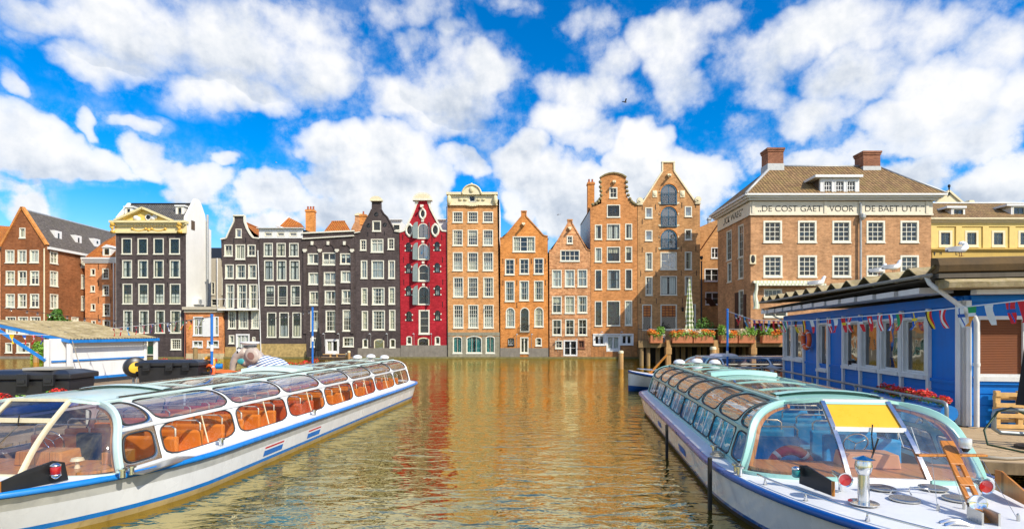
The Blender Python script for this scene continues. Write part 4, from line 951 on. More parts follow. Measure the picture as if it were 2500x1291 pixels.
m = MB(); m.bar((h.x(205),YC+6,h.z(915)),(h.x(150),YC+5,h.z(870)),.9,.06); m.box(xl-.12,xl-.04,YC+1.2,YC+1.9,3.2,h.z(905)+1); m.box(xl-.12,xl-.04,YC+3.4,YC+4.5,3.2,h.z(905)+1.4); m.each('brown_shutter',plain('dark_brown_paint',(.06,.02,.012),.6),h.root)

# ---- yellow stucco building
YY = 78.0
h = House('yellow_building', 'yellow stucco building with brown tiled roof and white dormers', YY, Z4, group=None, cat='building')
h.start([(1300,1030),(1300,440),(2100,440),(2100,1030)])
for a in (1390,1540,1693,1845,1997): h.win((a,500,a+76,592), grid=(2,3), frame=CREAM, sash=plain('grey_green_sash',(.06,.09,.09),.5), fw=.3, curtain='none', mw=.14)
h.finish(STUCCO, eave=440, kind='none', depth=10)
m = MB()
for a in (1340,1484,1638,1790,1942): m.box(h.x(a),h.x(a+34),YY-.14,YY,h.z(600),h.z(477.5))
m.box(h.x(1300),h.x(2100),YY-.14,YY,h.z(477),h.z(457)); m.each('wall_panel',STUCCO,h.root)
h.cornice(1300,2100,432,457,CREAM,reach=.8); m = MB(); m.box(h.x(1300),h.x(2100),YY-.6,YY,h.z(612),h.z(603)); m.box(h.x(1300),h.x(2100),YY-.35,YY,h.z(622),h.z(612)); m.build('string_cornice',STUCCO2,h.root); h.slab(1345,623,2100,668,STUCCO2,'shop_fascia',-.25,0)
m = MB(); m.add([(h.x(1300),YY-.8,h.z(432)),(h.x(2100),YY-.8,h.z(432)),(X(1700+2100*Z4[2],YY+4),YY+4,Z(350+344*Z4[2],YY+4)),(X(1700+1352*Z4[2],YY+4),YY+4,Z(350+344*Z4[2],YY+4))],[(0,1,2,3)])
rf = m.build('roof',R_BROWNX,h.root,fix=False); m = MB(); m.tube([(X(1700+2100*Z4[2],YY+4),YY+4,Z(350+344*Z4[2],YY+4)),(X(1700+1352*Z4[2],YY+4),YY+4,Z(350+344*Z4[2],YY+4))],.18,6); m.each('roof_ridge',LEAD,rf)
for a, b, t0, b0 in ((1462,1540,372,432),(1805,1890,360,432)):
    y = YY+.2; xa, xb = X(1700+a*Z4[2],y), X(1700+b*Z4[2],y); za, zb = Z(350+b0*Z4[2],y), Z(350+t0*Z4[2],y)
    m = MB(); m.box(xa,xb,y+.32,y+4,za,zb); m.box(xa-.8,xb+.1,y-.2,y+4.2,zb+.005,zb+.3); d = m.build('dormer',PUREW,h.root)
    o = dict(r=(xa+.25,xb-.2,za+.15,zb-.1),grid=(2,1),curtain='none',fw=.1,sash=DKGREEN,mw=.1)
    wall_with_holes(d,'dormer_front',PUREW,y,[(xa,za),(xb,za),(xb,zb),(xa,zb)],[opening_outline(*o['r'])],'x',.3); make_window(h.root,y,o)
for txt, a in (('\u2666',1352),('H',1388),('L',1478)): lettering(txt,h.root,INK,h.x(a+10)-h.x(a),.55,(h.x(a),YY-.27,h.z(640)),0)
# cream gabled house behind
Yb = 88.0
h = House('gabled_house', 'cream gable end with finial rising between brown roof and yellow building', Yb, Z4, group=None)
h.start([(1300,900),(1370,345),(1445,272),(1530,345),(1530,900)])
h.finish(CREAM, eave=360, kind='none', depth=8)
m = MB(); P_ = lambda a, b, Y_: (X(1700+a*Z4[2],Y_),Y_,Z(350+b*Z4[2],Y_))
m.add([P_(1318,318,84),P_(1400,318,84),P_(1445,275,Yb),P_(1432,278,Yb+6)],[(0,1,2,3)]); m.build('roof',R_RED,h.root,fix=False)
h.trim([(1370,346),(1445,272),(1530,346)],.3,.3,CREAM); m = MB(); m.tube([(h.x(1446),Yb-.1,h.z(300)),(h.x(1446),Yb-.1,h.z(248))],.1,6); m.ball((h.x(1446),Yb-.1,h.z(246)),.2,.2,.3); m.build('finial',IRON,h.root)
h.chimney(1566,326,1590,345,90,CREAM,0,1)
# ---- left group: brown brick house with gable and long side
h = House('canal_house', 'red-brown brick gabled house with grey slate roof and long side wall', YF, Z1)
h.start([(5,1222),(8,412),(84,272),(158,136),(244,268),(330,402),(326,1222)])
h.win((140,283,182,355), grid=(1,1), curtain='full')
h.row(442,532,[(40,103),(128,190),(215,278)], grid=(2,1), curtain='wide', mw=.14); 
for y0_, y1_ in ((590,690),(755,852)): h.row(y0_,y1_,[(43,106),(130,192),(217,280)], grid=(2,2), curtain='full', mw=.14, tw=.1, tj=1)
h.row(918,967,[(43,115),(130,202),(216,290)], grid=(3,1), curtain='full', bw=.08); h.row(985,1040,[(43,115),(130,202)], grid=(3,1), curtain='full', bw=.08)
h.win((40,1105,87,1175),(248,1105,288,1168), grid=(1,1), curtain='full'); h.win((120,1105,215,1176), grid=(3,1), curtain='sides', mw=.1)
xr = h.x(327)
h.finish(B_BROWN, eave=420, kind='none', depth=3, sides=False)
def yof(px): return xr/((px-CX)/F)
def sw_(x0_, y0_, x1_, y1_):
    Ya, Yb_ = yof(x0_*Z1[2]), yof(x1_*Z1[2]); Ym = (Ya+Yb_)/2; return (min(Ya,Yb_), max(Ya,Yb_), Z(460+y1_*Z1[2],Ym), Z(460+y0_*Z1[2],Ym))
ops = [dict(r=sw_(a,y0_,b,y1_),sgn=-1,grid=(2,2),mw=.14,tw=.1,tj=1,curtain='wide') for a, b, y0_, y1_ in ((357,412,452,538),(357,413,592,700),(357,414,757,862),(580,607,490,567),(580,608,618,718),(580,608,770,872),(510,560,922,948))]
ez = h.z(412); Yend = 100.0
wall_with_holes(h.root,'side_facade',B_BROWN,xr+.02,[(YF+.37,-.6),(Yend,-.6),(Yend,ez),(YF+.37,ez)],[opening_outline(*o['r']) for o in ops],'y',.3,-1)
for o in ops: make_window(h.root,xr+.02,o,'y')
xa, rz_ = h.x(158), h.z(150); xl0 = h.x(8)
m = MB(); m.add([(xr+.4,YF+.3,ez-.1),(xr+.4,Yend,ez-.1),(xa,Yend,rz_),(xa,YF+.3,rz_)],[(0,1,2,3)]); m.add([(xl0-.3,YF+.3,ez-.1),(xl0-.3,Yend,ez-.1),(xa,Yend,rz_),(xa,YF+.3,rz_)],[(0,1,2,3)])
rf = m.build('roof',R_GREY,h.root,fix=False); m = MB(); m.tube([(xa,YF+.3,rz_),(xa,Yend,rz_)],.18,6); m.each('roof_ridge',LEAD,rf)
m = MB(); m.box(xr+.03,xr+.45,YF+.2,Yend,ez-.45,ez-.08); m.build('gutter',PUREW,h.root)
h.trim([(4,414),(84,270),(158,134),(244,266),(333,404)],.28,.2,B_OCHRE)
for a0, a1, y0_, y1_ in ((395,443,305,385),(540,585,338,412),(675,718,362,420)):
    # dormers face the side: set on the slope
    Ya, Yb_ = yof(a0*Z1[2])-2.5, yof(a1*Z1[2])-2.5; Ym = (Ya+Yb_)/2; xd = xr-.9
    Ya, Yb_ = (xd)/((a0*Z1[2]-CX)/F), (xd)/((a1*Z1[2]-CX)/F); Ym = (Ya+Yb_)/2; za, zb = Z(460+y1_*Z1[2],Ym), Z(460+y0_*Z1[2],Ym)
    m = MB(); m.add([(xd,Ya,za),(xd,Yb_,za),(xd,Yb_,zb),(xd,Ya,zb),(xd-3,Ya,zb+.1),(xd-3,Yb_,zb+.1),(xd-3,Ya,za+1),(xd-3,Yb_,za+1)],[(0,1,2,3),(3,2,5,4),(0,3,4,6),(1,7,5,2)]); d = m.build('dormer',PUREW,h.root,fix=False)
    m = MB(); m.box(xd+.01,xd+.05,Ya+.5,Yb_-.5,za+.6,zb-.35); m.build('pane',plain('dark_glass_paint',(.03,.04,.05),.1),d)
m = MB(); m.tube([(xr-.1,YF-.14,h.z(430)),(xr-.1,YF-.14,h.z(1170))],.09,6); m.build('drainpipe',CREAM,h.root)
m = MB(); m.box(h.x(0),h.x(250),YF-.5,YF-.001,-.6,h.z(1200)); m.build('quay_ledge',STONE,h.root)

# ---- sliver of orange roofed house at the frame edge
h = House('canal_house', 'house with orange tiled roof cut off at the picture edge', YF+.5, Z1)
h.start([(-260,1222),(-260,410),(4,410),(4,1222)]); h.row(590,690,[(-60,-6)], grid=(2,2), curtain='full'); h.finish(B_PINK, eave=412, kind='none', depth=10)
m = MB(); ya = YF+.2; m.add([(h.x(-270),ya,h.z(415)),(h.x(14),ya,h.z(415)),(h.x(20),ya+5,h.z(240)),(h.x(-270),ya+5,h.z(215))],[(0,1,2,3)]); m.build('roof',R_ORANGEX,h.root,fix=False); h.slab(-262,408,6,440,WHITE,'cornice',-.3,.0)

# ---- small orange brick house
Y2 = 86.0
h = House('canal_house', 'small orange brick house with orange tiled roof tucked beside the pedimented house', Y2, Z1)
h.start([(611,1222),(608,498),(850,498),(850,1222)], base=-.6)
h.win((650,575,683,623),(650,695,680,740),(652,825,683,873),(655,945,685,990), grid=(1,1), curtain='none'); h.win((733,573,779,647),(736,692,781,766),(738,825,789,913),(737,943,790,1040), grid=(2,3), curtain='none')
h.finish(brick('salmon_brick',(.58,.25,.115),(.48,.18,.08),(.42,.25,.15),.3), eave=500, kind='none', depth=8)
h.cornice(606,850,496,534,PUREW,reach=.5)
m = MB(); P_ = lambda a, b, Y_: (X(a*Z1[2],Y_),Y_,Z(460+b*Z1[2],Y_)); m.add([P_(600,498,Y2-.5),P_(870,498,Y2-.5),P_(870,312,Y2+5),P_(740,385,Y2+4.0)],[(0,1,2,3)]); m.build('roof',R_ORANGEX,h.root,fix=False)
xa, xb, za, zb = h.x(735), h.x(795), h.z(486), h.z(424)
m = MB(); m.box(xa,xb,Y2+.31,Y2+3,za,zb); m.extrude([(xa-.15,Y2-.15,zb),(xb+.15,Y2-.15,zb),((xa+xb)/2,Y2-.15,zb+.5)],(0,3,0)); d = m.build('dormer',PUREW,h.root)
o = dict(r=(xa+.2,xb-.2,za+.15,zb-.1),grid=(2,2),curtain='none',fw=.08,sash=DKGREEN); wall_with_holes(d,'dormer_front',PUREW,Y2,[(xa,za),(xb,za),(xb,zb),(xa,zb)],[opening_outline(*o['r'])],'x',.3); make_window(h.root,Y2,o)
h.anchors([(705,560),(705,680),(705,800),(705,925),(800,560),(795,800)],1.0)
m = MB(); m.tube([(h.x(820),Y2-.2,h.z(520)),(h.x(822),Y2-.2,h.z(1000))],.09,6); m.build('drainpipe',PUREW,h.root)

# ---- great dark house with yellow pediment and white flank
h = House('canal_house', 'broad anthracite house with gilded cream pediment and whitewashed side wall', YF, Z1)
h.start([(832,1222),(830,235),(1332,235),(1334,1222)])
h.row(358,470,[(873,944),(987,1058),(1101,1172),(1215,1288)], grid=(4,4), curtain='none', sash=DKGREEN, bw=.05); h.row(514,638,[(877,945),(990,1060),(1102,1172),(1217,1290)], grid=(2,2), curtain='sides', sash=DKGREEN)
h.row(683,826,[(880,948),(993,1062),(1105,1176),(1218,1292)], grid=(2,3), curtain='half', sash=DKGREEN); h.row(873,1034,[(885,950),(998,1065),(1112,1180),(1222,1295)], grid=(2,3), curtain='sides', sash=DKGREEN)
h.win((1225,1077,1297,1153), grid=(4,4), curtain='none'); h.win((1048,1085,1108,1192), name='door', grid=(1,2), leaf=.6, leafmat=plain('green_door_paint',(.01,.06,.03),.4), curtain='none', sill=False); h.win((880,1077,945,1153), grid=(4,4), curtain='none')
h.finish(B_DARK, eave=240, kind='none', depth=6)
xr = h.x(1334); xl = h.x(830)
m = MB(); m.box(xl-.1,xr+.1,YF-.18,YF-.001,h.z(322),h.z(240)); m.box(xl-.3,xr+.15,YF-.35,YF-.18,h.z(322),h.z(306)); m.box(xl-.5,xr+.2,YF-.8,YF+.3,h.z(252),h.z(236)); m.box(xl-.3,xr+.15,YF-.55,YF,h.z(262),h.z(252.5))
for k in range(46): x = xl+(xr-xl)*(k+.5)/46; m.box(x-.06,x+.06,YF-.5,YF-.18,h.z(272),h.z(262.5))
m.build('entablature',plain('cream_yellow_stone',(.80,.68,.36),.6,var=.1),h.root)
m = MB(); m.extrude([(h.x(868),YF-.3,h.z(235.5)),(h.x(1228),YF-.3,h.z(235.5)),(h.x(1042),YF-.3,h.z(150))],(0,.6,0)); pd = m.build('pediment',plain('golden_yellow_paint',(.80,.56,.13),.55,var=.15),h.root)
m = MB(); m.bar((h.x(845),YF-.4,h.z(236)),(h.x(1042),YF-.4,h.z(147)),.9,.3); m.bar((h.x(1042),YF-.4,h.z(147)),(h.x(1245),YF-.4,h.z(234)),.9,.3); m.build('raking_cornice',MC['cream_yellow_stone'],pd)
m = MB(); m.lathe([(.0,-.1),(.30,-.1),(.30,.02)],14,(h.x(1074),YF-.32,h.z(211)),(0,1,0)); m.build('round_window',BLACKP,pd); m = MB(); m.tube([(h.x(1074)+.4*math.cos(2*PI*k/14),YF-.35,h.z(211)+.4*math.sin(2*PI*k/14)) for k in range(14)],.1,5,0,True)
for a, b in ((1000,222),(985,214),(1108,216),(1122,208)): m.ball((h.x(a),YF-.35,h.z(b)),.45,.2,.35,0,8,5)
m.each('carved_figure',PUREW,pd,smooth=True)
m = MB()
for c_ in (1005,1145): m.tube([(h.x(c_-48+96*k/10),YF-.3,h.z(294+14*math.sin(PI*k/10))) for k in range(11)],.10,6); m.ball((h.x(c_-48),YF-.3,h.z(292)),.17,.15,.2); m.ball((h.x(c_+48),YF-.3,h.z(292)),.17,.15,.2)
m.ball((h.x(1075),YF-.3,h.z(300)),.24,.2,.26)
for a in (822,1298): m.ball((h.x(a+4),YF-.55,h.z(258)),.38,.3,.42); m.ball((h.x(a),YF-.5,h.z(285)),.22,.2,.38); m.ball((h.x(a-10),YF-.5,h.z(275)),.18,.2,.3); m.box(h.x(a-12),h.x(a+16),YF-.6,YF-.2,h.z(325),h.z(304))
m.each('gilt_garland',GOLD,h.root,smooth=True)
def Yof(px): return xr/((px-CX)/F)
Yp = Yof(1450*Z1[2]); Yq = Yof(1512*Z1[2])
m = MB(); y0_ = YF+.01; zt = lambda zy, Y_: Z(460+zy*Z1[2],Y_)
yr_ = Yof(1412*Z1[2])
pts = [(y0_,-.6),(Yq,-.6),(Yq,zt(300,Yq)),(Yof(1482*Z1[2]),zt(280,Yof(1482*Z1[2]))),(Yof(1468*Z1[2]),zt(190,Yof(1468*Z1[2]))),(Yof(1440*Z1[2]),zt(108,Yof(1440*Z1[2]))),(Yof(1425*Z1[2]),zt(76,yr_)),(Yof(1402*Z1[2]),zt(78,yr_)),(Yof(1380*Z1[2]),zt(120,YF+2)),(y0_,zt(205,YF))]
m.extrude([(xr+.02,a,b) for a, b in pts],(-.4,0,0)); m.build('side_wall',WHITEWALL,h.root)
m = MB(); m.extrude([(xl-.02,a,b) for a, b in [(y0_,-.6),(YF+8,-.6),(YF+8,zt(240,YF+6)),(yr_+.5,zt(112,yr_)),(yr_-.3,zt(108,yr_)),(y0_,zt(205,YF))]],(.4,0,0)); m.build('side_wall',WHITEWALL,h.root)
rz_ = zt(112,yr_); m = MB(); m.add([(xl+.4,YF+.1,zt(226,YF)),(xr-.4,YF+.1,zt(226,YF)),(xr-.4,yr_,rz_),(xl+.4,yr_,rz_)],[(0,1,2,3)]); m.add([(xl+.4,yr_,rz_),(xr-.4,yr_,rz_),(xr-.5,yr_+1.6,zt(150,yr_+1.6)),(xl+.4,yr_+1.6,zt(150,yr_+1.6))],[(0,1,2,3)])
rf = m.build('roof',R_GREYX,h.root,fix=False); m = MB(); m.tube([(xl+.4,yr_,rz_),(xr-.4,yr_,rz_)],.16,6); m.each('roof_ridge',BLACKP,rf)
for a, b, c_, d_ in ((893,950,138,206),(1258,1318,130,198)):
    y = YF+1.1; xa, xb, za, zb = X(a*Z1[2],y), X(b*Z1[2],y), Z(460+d_*Z1[2],y), Z(460+c_*Z1[2],y)
    m = MB(); m.box(xa,xb,y+.31,y+3,za,zb); m.box(xa-.1,xb+.2,y-.15,y+3,zb+.005,zb+.22); d = m.build('dormer',PUREW,h.root)
    o = dict(r=(xa+.3,xb-.3,za+.1,zb-.1),grid=(1,1),curtain='none',fw=.08,sash=BLACKP); wall_with_holes(d,'dormer_front',PUREW,y,[(xa,za),(xb,za),(xb,zb),(xa,zb)],[opening_outline(*o['r'])],'x',.3); make_window(h.root,y,o)
m = MB(); yw = Yof(1381*Z1[2]); m.box(xr+.0,xr+.06,yw-.45,yw+.45,zt(298,yw),zt(232,yw)); m.build('window',[plain('brown_window',(.12,.07,.03),.5)],h.root)
m = MB(); yp_ = Yof(1473*Z1[2]); m.tube([(xr+.3,yp_,zt(840,yp_)),(xr+.3,yp_,zt(190,yp_))],.18,8); m.build('flue_pipe',LEAD,h.root)
m = MB(); ya_ = Yof(1395*Z1[2]); m.box(xr+.03,xr+.7,ya_-.4,ya_+1.8,zt(830,ya_),zt(790,ya_)); ac = m.build('air_conditioner',PUREW,h.root); m = MB(); m.lathe([(.38,0),(.38,.03)],14,(xr+.7,ya_+.3,zt(810,ya_)),(1,0,0)); m.build('fan_grille',LEAD,ac)
h.anchors([(860,360),(975,360),(1090,360),(1200,358),(1305,355),(862,520),(975,520),(1090,520),(1200,518),(1305,515),(862,690),(975,690),(1090,690),(1200,688)],.7)

# ---- low brick annex
YA = 79.6
h = House('brick_annex', 'low two-storey orange brick annex with flat cornice and crumbling lower wall', YA, Z1)
h.start([(1336,1222),(1330,852),(1592,852),(1598,1222)])
h.win((1385,918,1454,1052),(1500,918,1566,1052), grid=(2,2), frame=PUREW, curtain='sides', mw=.12, tw=.1, tj=1); h.win((1380,1090,1452,1137),(1484,1088,1567,1137), grid=(2,1), frame=PUREW, curtain='half', mw=.14)
h.finish(brick('crumbling_orange_brick',(.60,.24,.09),(.50,.17,.06),(.62,.46,.28),.25,.3,1.2), eave=860, kind='flat', roof=LEAD, depth=5)
h.cornice(1330,1594,848,888,BEIGE,reach=.5,steps=2); m = MB(); m.box(h.x(1455),h.x(1548),YA-.1,YA-.03,h.z(1060),h.z(925)); m.build('white_board',PUREW,h.root)
m = MB(); m.tube([(h.x(1330),YA-.15,h.z(890)),(h.x(1327),YA-.15,h.z(1215))],.07,6); m.build('drainpipe',plain('rusty_red_pipe',(.25,.08,.05),.7),h.root)
h.slab(1334,1180,1600,1225,plain('pale_patched_render',(.55,.44,.26),.9,var=.3,scale=1.2,dirt=.4),'plinth',-.08,.3)

# ---- beige rear block
YB = 96.0
h = House('rear_block', 'beige rendered rear block with dark glazed roof seen between two houses', YB, Z1, group=None, cat='building')
h.start([(1490,1100),(1490,500),(1580,500),(1580,560),(1640,560),(1640,1100)])
h.win((1512,670,1538,760),(1512,790,1570,840),(1590,640,1610,760), grid=(1,2), curtain='none'); h.finish(BEIGE, eave=510, kind='flat', roof=LEAD, depth=6)
h.slab(1505,425,1600,500,plain('dark_blue_roof',(.03,.04,.06),.4),'roof_lantern',0,4); m = MB(); m.tube([(h.x(1560),YB-.2,h.z(500)),(h.x(1560),YB-.2,h.z(860))],.1,6); m.build('drainpipe',PUREW,h.root)
# ---- rose brick house behind the neck gable
YR = 92.0
h = House('rear_house', 'pink brick gable with cream rounded top peeping over the dark houses', YR, Z2, group=None)
h.start([(985,900),(985,300),(1015,240),(1018,195),(1082,195),(1100,250),(1100,900)]); h.finish(B_PINK, eave=330, kind='none', depth=6)
m = MB(); m.extrude([(h.x(1050+36*math.cos(t_)),YR-.2,h.z(195-18*math.sin(t_))) for t_ in [PI*k/10 for k in range(11)]],(0,.7,0)); m.build('gable_cap',CREAM,h.root); h.chimney(1050,185,1096,260,YR-4,B_OCHRE,1,.8)
h = House('rear_house', 'white rendered attic with brown roof between the dark neck gable and the red house', 90.0, Z2, group=None)
h.start([(1255,900),(1255,230),(1345,230),(1375,262),(1375,900)]); h.win((1290,258,1340,300), grid=(3,1), curtain='none', sash=DKGREEN); h.finish(PUREW, eave=240, kind='none', depth=6); h.cornice(1250,1350,222,234,PUREW,reach=.4,steps=2)
h = House('rear_house', 'white parapet house showing beside the red bell gable', 88.0, Z2, group=None)
h.start([(1618,900),(1618,232),(1660,232),(1705,260),(1705,900)]); h.finish(PUREW, eave=240, kind='flat', roof=LEAD, depth=6); h.cornice(1612,1664,222,234,PUREW,reach=.4,steps=2)
# dark strip-gaps: party quay along the foot of the row
m = MB(); m.box(X(280,YF),X(1560,YF),YF-.42,YF-.12,-.8,.28); tag(m.build('quay_ledge',plain('algae_stone',(.20,.17,.06),.9,var=.35,scale=2,dirt=.5),None),'low algae-stained stone ledge along the foot of the house row','ledge')
# ------------------------------------------------------------------ glass-roofed tour boats
MINT = plain('mint_green_paint', (.36,.66,.58), .35, var=.06, scale=1.2, dirt=.08, coat=.3)
MINTP = plain('pale_mint_paint', (.60,.76,.70), .35, var=.06, scale=1.2, dirt=.08, coat=.3)
HULLW = plain('white_hull_paint', (.87,.87,.85), .25, var=.05, scale=1.3, dirt=.13, coat=.4)
HULLG = plain('bright_deck_paint', (.78,.79,.80), .4, var=.06, scale=1.0, dirt=.12)
SEAB = plain('sea_blue_paint', (.01,.21,.62), .3, var=.12, scale=2, dirt=.12, coat=.3)
NAVYB = plain('royal_blue_paint', (.004,.085,.34), .3, var=.1, scale=2, dirt=.1, coat=.3)
BOOT = plain('tan_boot_paint', (.50,.36,.15), .6, var=.2, scale=1.5, dirt=.5)
BOOTD = plain('dark_boot_paint', (.03,.022,.015), .6, var=.2, scale=1.5, dirt=.5)
CHROME = plain('polished_steel', (.72,.72,.70), .16, 1.0, var=.08, scale=3)
PANEL = plain('light_grey_steel_panel', (.60,.60,.57), .38, .25, var=.16, scale=2.5, dirt=.15)
STEEL = plain('brushed_steel_sheet', (.55,.54,.50), .34, .9, var=.14, scale=2.2)
RAILW = plain('cream_steel_rail', (.78,.74,.64), .3, .3)
GASK = plain('rubber_gasket', (.03,.035,.04), .6)
ORSEAT = plain('orange_leather', (.80,.22,.018), .4, var=.15, scale=4)
ORSEAT2 = plain('red_leather', (.66,.11,.03), .4, var=.15, scale=4)
BLSEAT = plain('sky_blue_vinyl', (.02,.33,.70), .35, var=.12, scale=4)
WOODO = wood('varnished_orange_wood', (.56,.22,.035), (.50,.18,.03), .3, 'y', .3, .1)
FLOOR = plain('brown_floor', (.20,.11,.06), .7)
G_SIDE = glass('side_window_glass', (.95,.95,.92), .015, .03, .6, .02)
G_TOPL = glass('lilac_canopy_glass', (.72,.72,.82), .04, .15, .95, .05)
G_TOPR = glass('amber_canopy_glass', (.70,.60,.48), .05, .20, .95, .07)
G_ROOF = glass('brown_roof_glass', (.66,.56,.44), .06, .16, .9, .08)
G_SHIELD = glass('windscreen_glass', (.90,.91,.93), .02, .08, .85, .05)
G_NAVY = glass('navy_sun_strip_glass', (.10,.13,.28), .03, .12, .8, .03)
YELLOWP = plain('amber_sun_visor', (.85,.45,.01), .3, var=.06, coat=.4)
REDL = plain('red_lamp_lens', (.45,.015,.02), .12, coat=.5)
TEALL = plain('green_lamp_lens', (.02,.25,.25), .12, coat=.5)
lerp = lambda a, b, k: a+(b-a)*k

class Boat:
    def __init__(s, name, label, loc, rz, P, y0=15.0, group='glass-roofed tour boats'):
        s.P = P; s.root = thing(name, label, 'tour boat', loc, rz, group); OFF[s.root.name] = Vector((0, y0, 0))
    # plan outline and sheer
    def b(s, q, tip=None, end=None, hb=None):
        P = s.P; tip = P['tip'] if tip is None else tip; end = P['end'] if end is None else end; hb = hb or P['hb']; k = 1.0
        if q < P['full']: u = min(1, max(0, (P['full']-q)/(P['full']-tip))); k = max(0, 1-u*u)**.68
        if q > end-1.9: u = min(1, max(0, (q-(end-1.9))/1.9)); k *= max(0, 1-u**2.6)**.5
        return hb*k
    def zd(s, q):
        P = s.P; u = max(0, (P['full']-q)/(P['full']-P['tip'])); v = max(0, (q-(P['end']-5))/5); return .84+P.get('sheer',.16)*u*u+.09*v*v
    def hull(s):
        P = s.P; tip, end = P['tip'], P['end']; N = 44; st = []
        for i in range(N+1):
            k = i/N; st.append(tip+(end-tip)*(k*k*(3-2*k)*.55+k*.45) )
        def lat(q, z, zd):
            bt = s.b(q); bw = s.b(q, tip+P.get('rake',.9), end-.45)*.93; f = max(0, min(1, z/zd))**.8
            return lerp(bw, bt, f) if z >= 0 else bw*(1+z*.25)
        s.lat = lat
        levels = [(-.5,0),(-.05,0),(P['boot'],0),(P['boot']+P['line'],1),(P['steelz'],2),(.74,3)]
        m = MB(); 
        for sd in (-1, 1):
            vs = []; nl = len(levels)
            for q in st:
                zd = s.zd(q)
                for z, _ in levels:
                    zz = z if z < .05 else z*zd/.84
                    vs.append((sd*lat(q, zz, zd), q, zz))
            o = len(m.v); m.v += vs
            for i in range(N):
                for j in range(nl-1): m.f.append((o+i*nl+j, o+(i+1)*nl+j, o+(i+1)*nl+j+1, o+i*nl+j+1)); m.m.append(levels[j+1][1])
        m.build('hull', [P['bootm'], P['linem'], P['hullm'], P['steelm']], s.root, smooth=True, merge=True)
        # rubbing strake
        r = MB()
        for sd in (-1, 1):
            vs = []
            for q in st:
                zd = s.zd(q); x = s.b(q); e = .05 if x > .02 else .0
                vs += [(sd*(x-.02), q, zd-.095), (sd*(x+e), q, zd-.085), (sd*(x+e*1.3), q, zd-.04), (sd*(x+e*.9), q, zd+.012), (sd*(x-.05), q, zd+.014)]
            r.add(vs, [(i*5+j, (i+1)*5+j, (i+1)*5+j+1, i*5+j+1) for i in range(N) for j in range(4)])
        r.build('rubbing_strake', P['railm'], s.root, smooth=True, fix=False)
        d = MB(); a, e = P['s1']+.35, P['se']
        def cam(q, t): 
            B = max(s.b(q), .01); return s.zd(q)+.05*(1-min(1,(t/B)**2))*(1 if q < a else .6)
        for i in range(N):
            q0, q1 = st[i], st[i+1]; segs = [(q0, q1)]
            for cut in (a, e): segs = [x for (u, v) in segs for x in ([(u, cut), (cut, v)] if u < cut < v else [(u, v)])]
            for u, v in segs:
                mid = (u+v)/2; inner = P['hs']-.03 if a <= mid <= e else 0
                K = 8 if inner == 0 else 1
                for sd in (-1, 1):
                    for k in range(K):
                        f0, f1 = k/K, (k+1)/K
                        p = [(lerp(inner, s.b(u), f0), u), (lerp(inner, s.b(u), f1), u), (lerp(inner, s.b(v), f1), v), (lerp(inner, s.b(v), f0), v)]
                        d.poly([(sd*t_, q_, cam(q_, t_)) for t_, q_ in p])
        d.build('deck', P['deckm'], s.root, smooth=True, merge=True)
        f = MB(); h = P['hs']-.03; f.box(-h, h, a, e, .2, .24)
        f.add([(-h,a,.24),(h,a,.24),(h,a,.88),(-h,a,.88)], [(0,1,2,3)]); f.add([(-h,e,.24),(h,e,.24),(h,e,.88),(-h,e,.88)], [(0,1,2,3)])
        for sd in (-1, 1): f.add([(sd*h,a,.24),(sd*h,e,.24),(sd*h,e,.88),(sd*h,a,.88)], [(0,1,2,3)])
        f.build('cabin_floor', FLOOR, s.root, fix=False)
    def prof(s, v):
        P = s.P; S, B, R, Cc = (P['hs'], .89), (P['hbelt'], P.get('zbelt',1.56)), (P['hr'], P.get('zr',2.06)), (P['hbelt']-.12, P.get('zr',2.06)-.05)
        if v <= 1: return lerp(S[0], B[0], v), lerp(S[1], B[1], v)
        k = v-1; return ((1-k)**2*B[0]+2*k*(1-k)*Cc[0]+k*k*R[0], (1-k)**2*B[1]+2*k*(1-k)*Cc[1]+k*k*R[1])
    def arch(s, v): return s.P['s1']+s.P['lean']*(v/2)**2
    def bay(s, sd, q0, q1, v0, v1, ms, mv, frame_mat, pane_mat, p=5.0, first=False, rings=4):
        """one framed opening of the canopy: frame with gasket, glass as its own part"""
        def M(u, w, out=0):
            v = lerp(v0, v1, w); a = s.arch(v) if first else q0; t, z = s.prof(v); return (sd*(t+out), lerp(a, q1, u), z+out*.4)
        L = q1-q0; H = .68 if v1 <= 1 else 1.05
        A, B = .5-ms/L, .5-mv/H; ang = [2*PI*k/40 for k in range(40)]
        inn, outr = [], []
        for th in ang:
            c, sn = math.cos(th), math.sin(th); r = (abs(c/A)**p+abs(sn/B)**p)**(-1/p); R = .5/max(abs(c), abs(sn))
            inn.append((.5+c*r, .5+sn*r)); outr.append((.5+c*R, .5+sn*R))
        f = MB(); n = len(ang); f.add([M(*q) for q in outr]+[M((a+b)/2, (c+d)/2, .012) for (a, c), (b, d) in zip(inn, outr)]+[M(*q) for q in inn], [(r_*n+i, r_*n+(i+1)%n, (r_+1)*n+(i+1)%n, (r_+1)*n+i) for r_ in (0, 1) for i in range(n)], 0)
        f.tube([M(u, w, .012) for u, w in inn], .017, 5, 1, True)
        fr = f.build('window_frame', [frame_mat, GASK], s.root, smooth=True, fix=False)
        g = MB(); vs = []
        for k in range(rings): vs += [M(.5+(u-.5)*(1-k/rings), .5+(w-.5)*(1-k/rings), -.004) for u, w in inn]
        c0 = len(vs); vs.append(M(.5, .5, -.004))
        g.add(vs, [(k*n+i, k*n+(i+1)%n, (k+1)*n+(i+1)%n, (k+1)*n+i) for k in range(rings-1) for i in range(n)]+[((rings-1)*n+i, (rings-1)*n+(i+1)%n, c0) for i in range(n)])
        g.build('pane', pane_mat, fr, smooth=True, fix=False)
        return M, fr
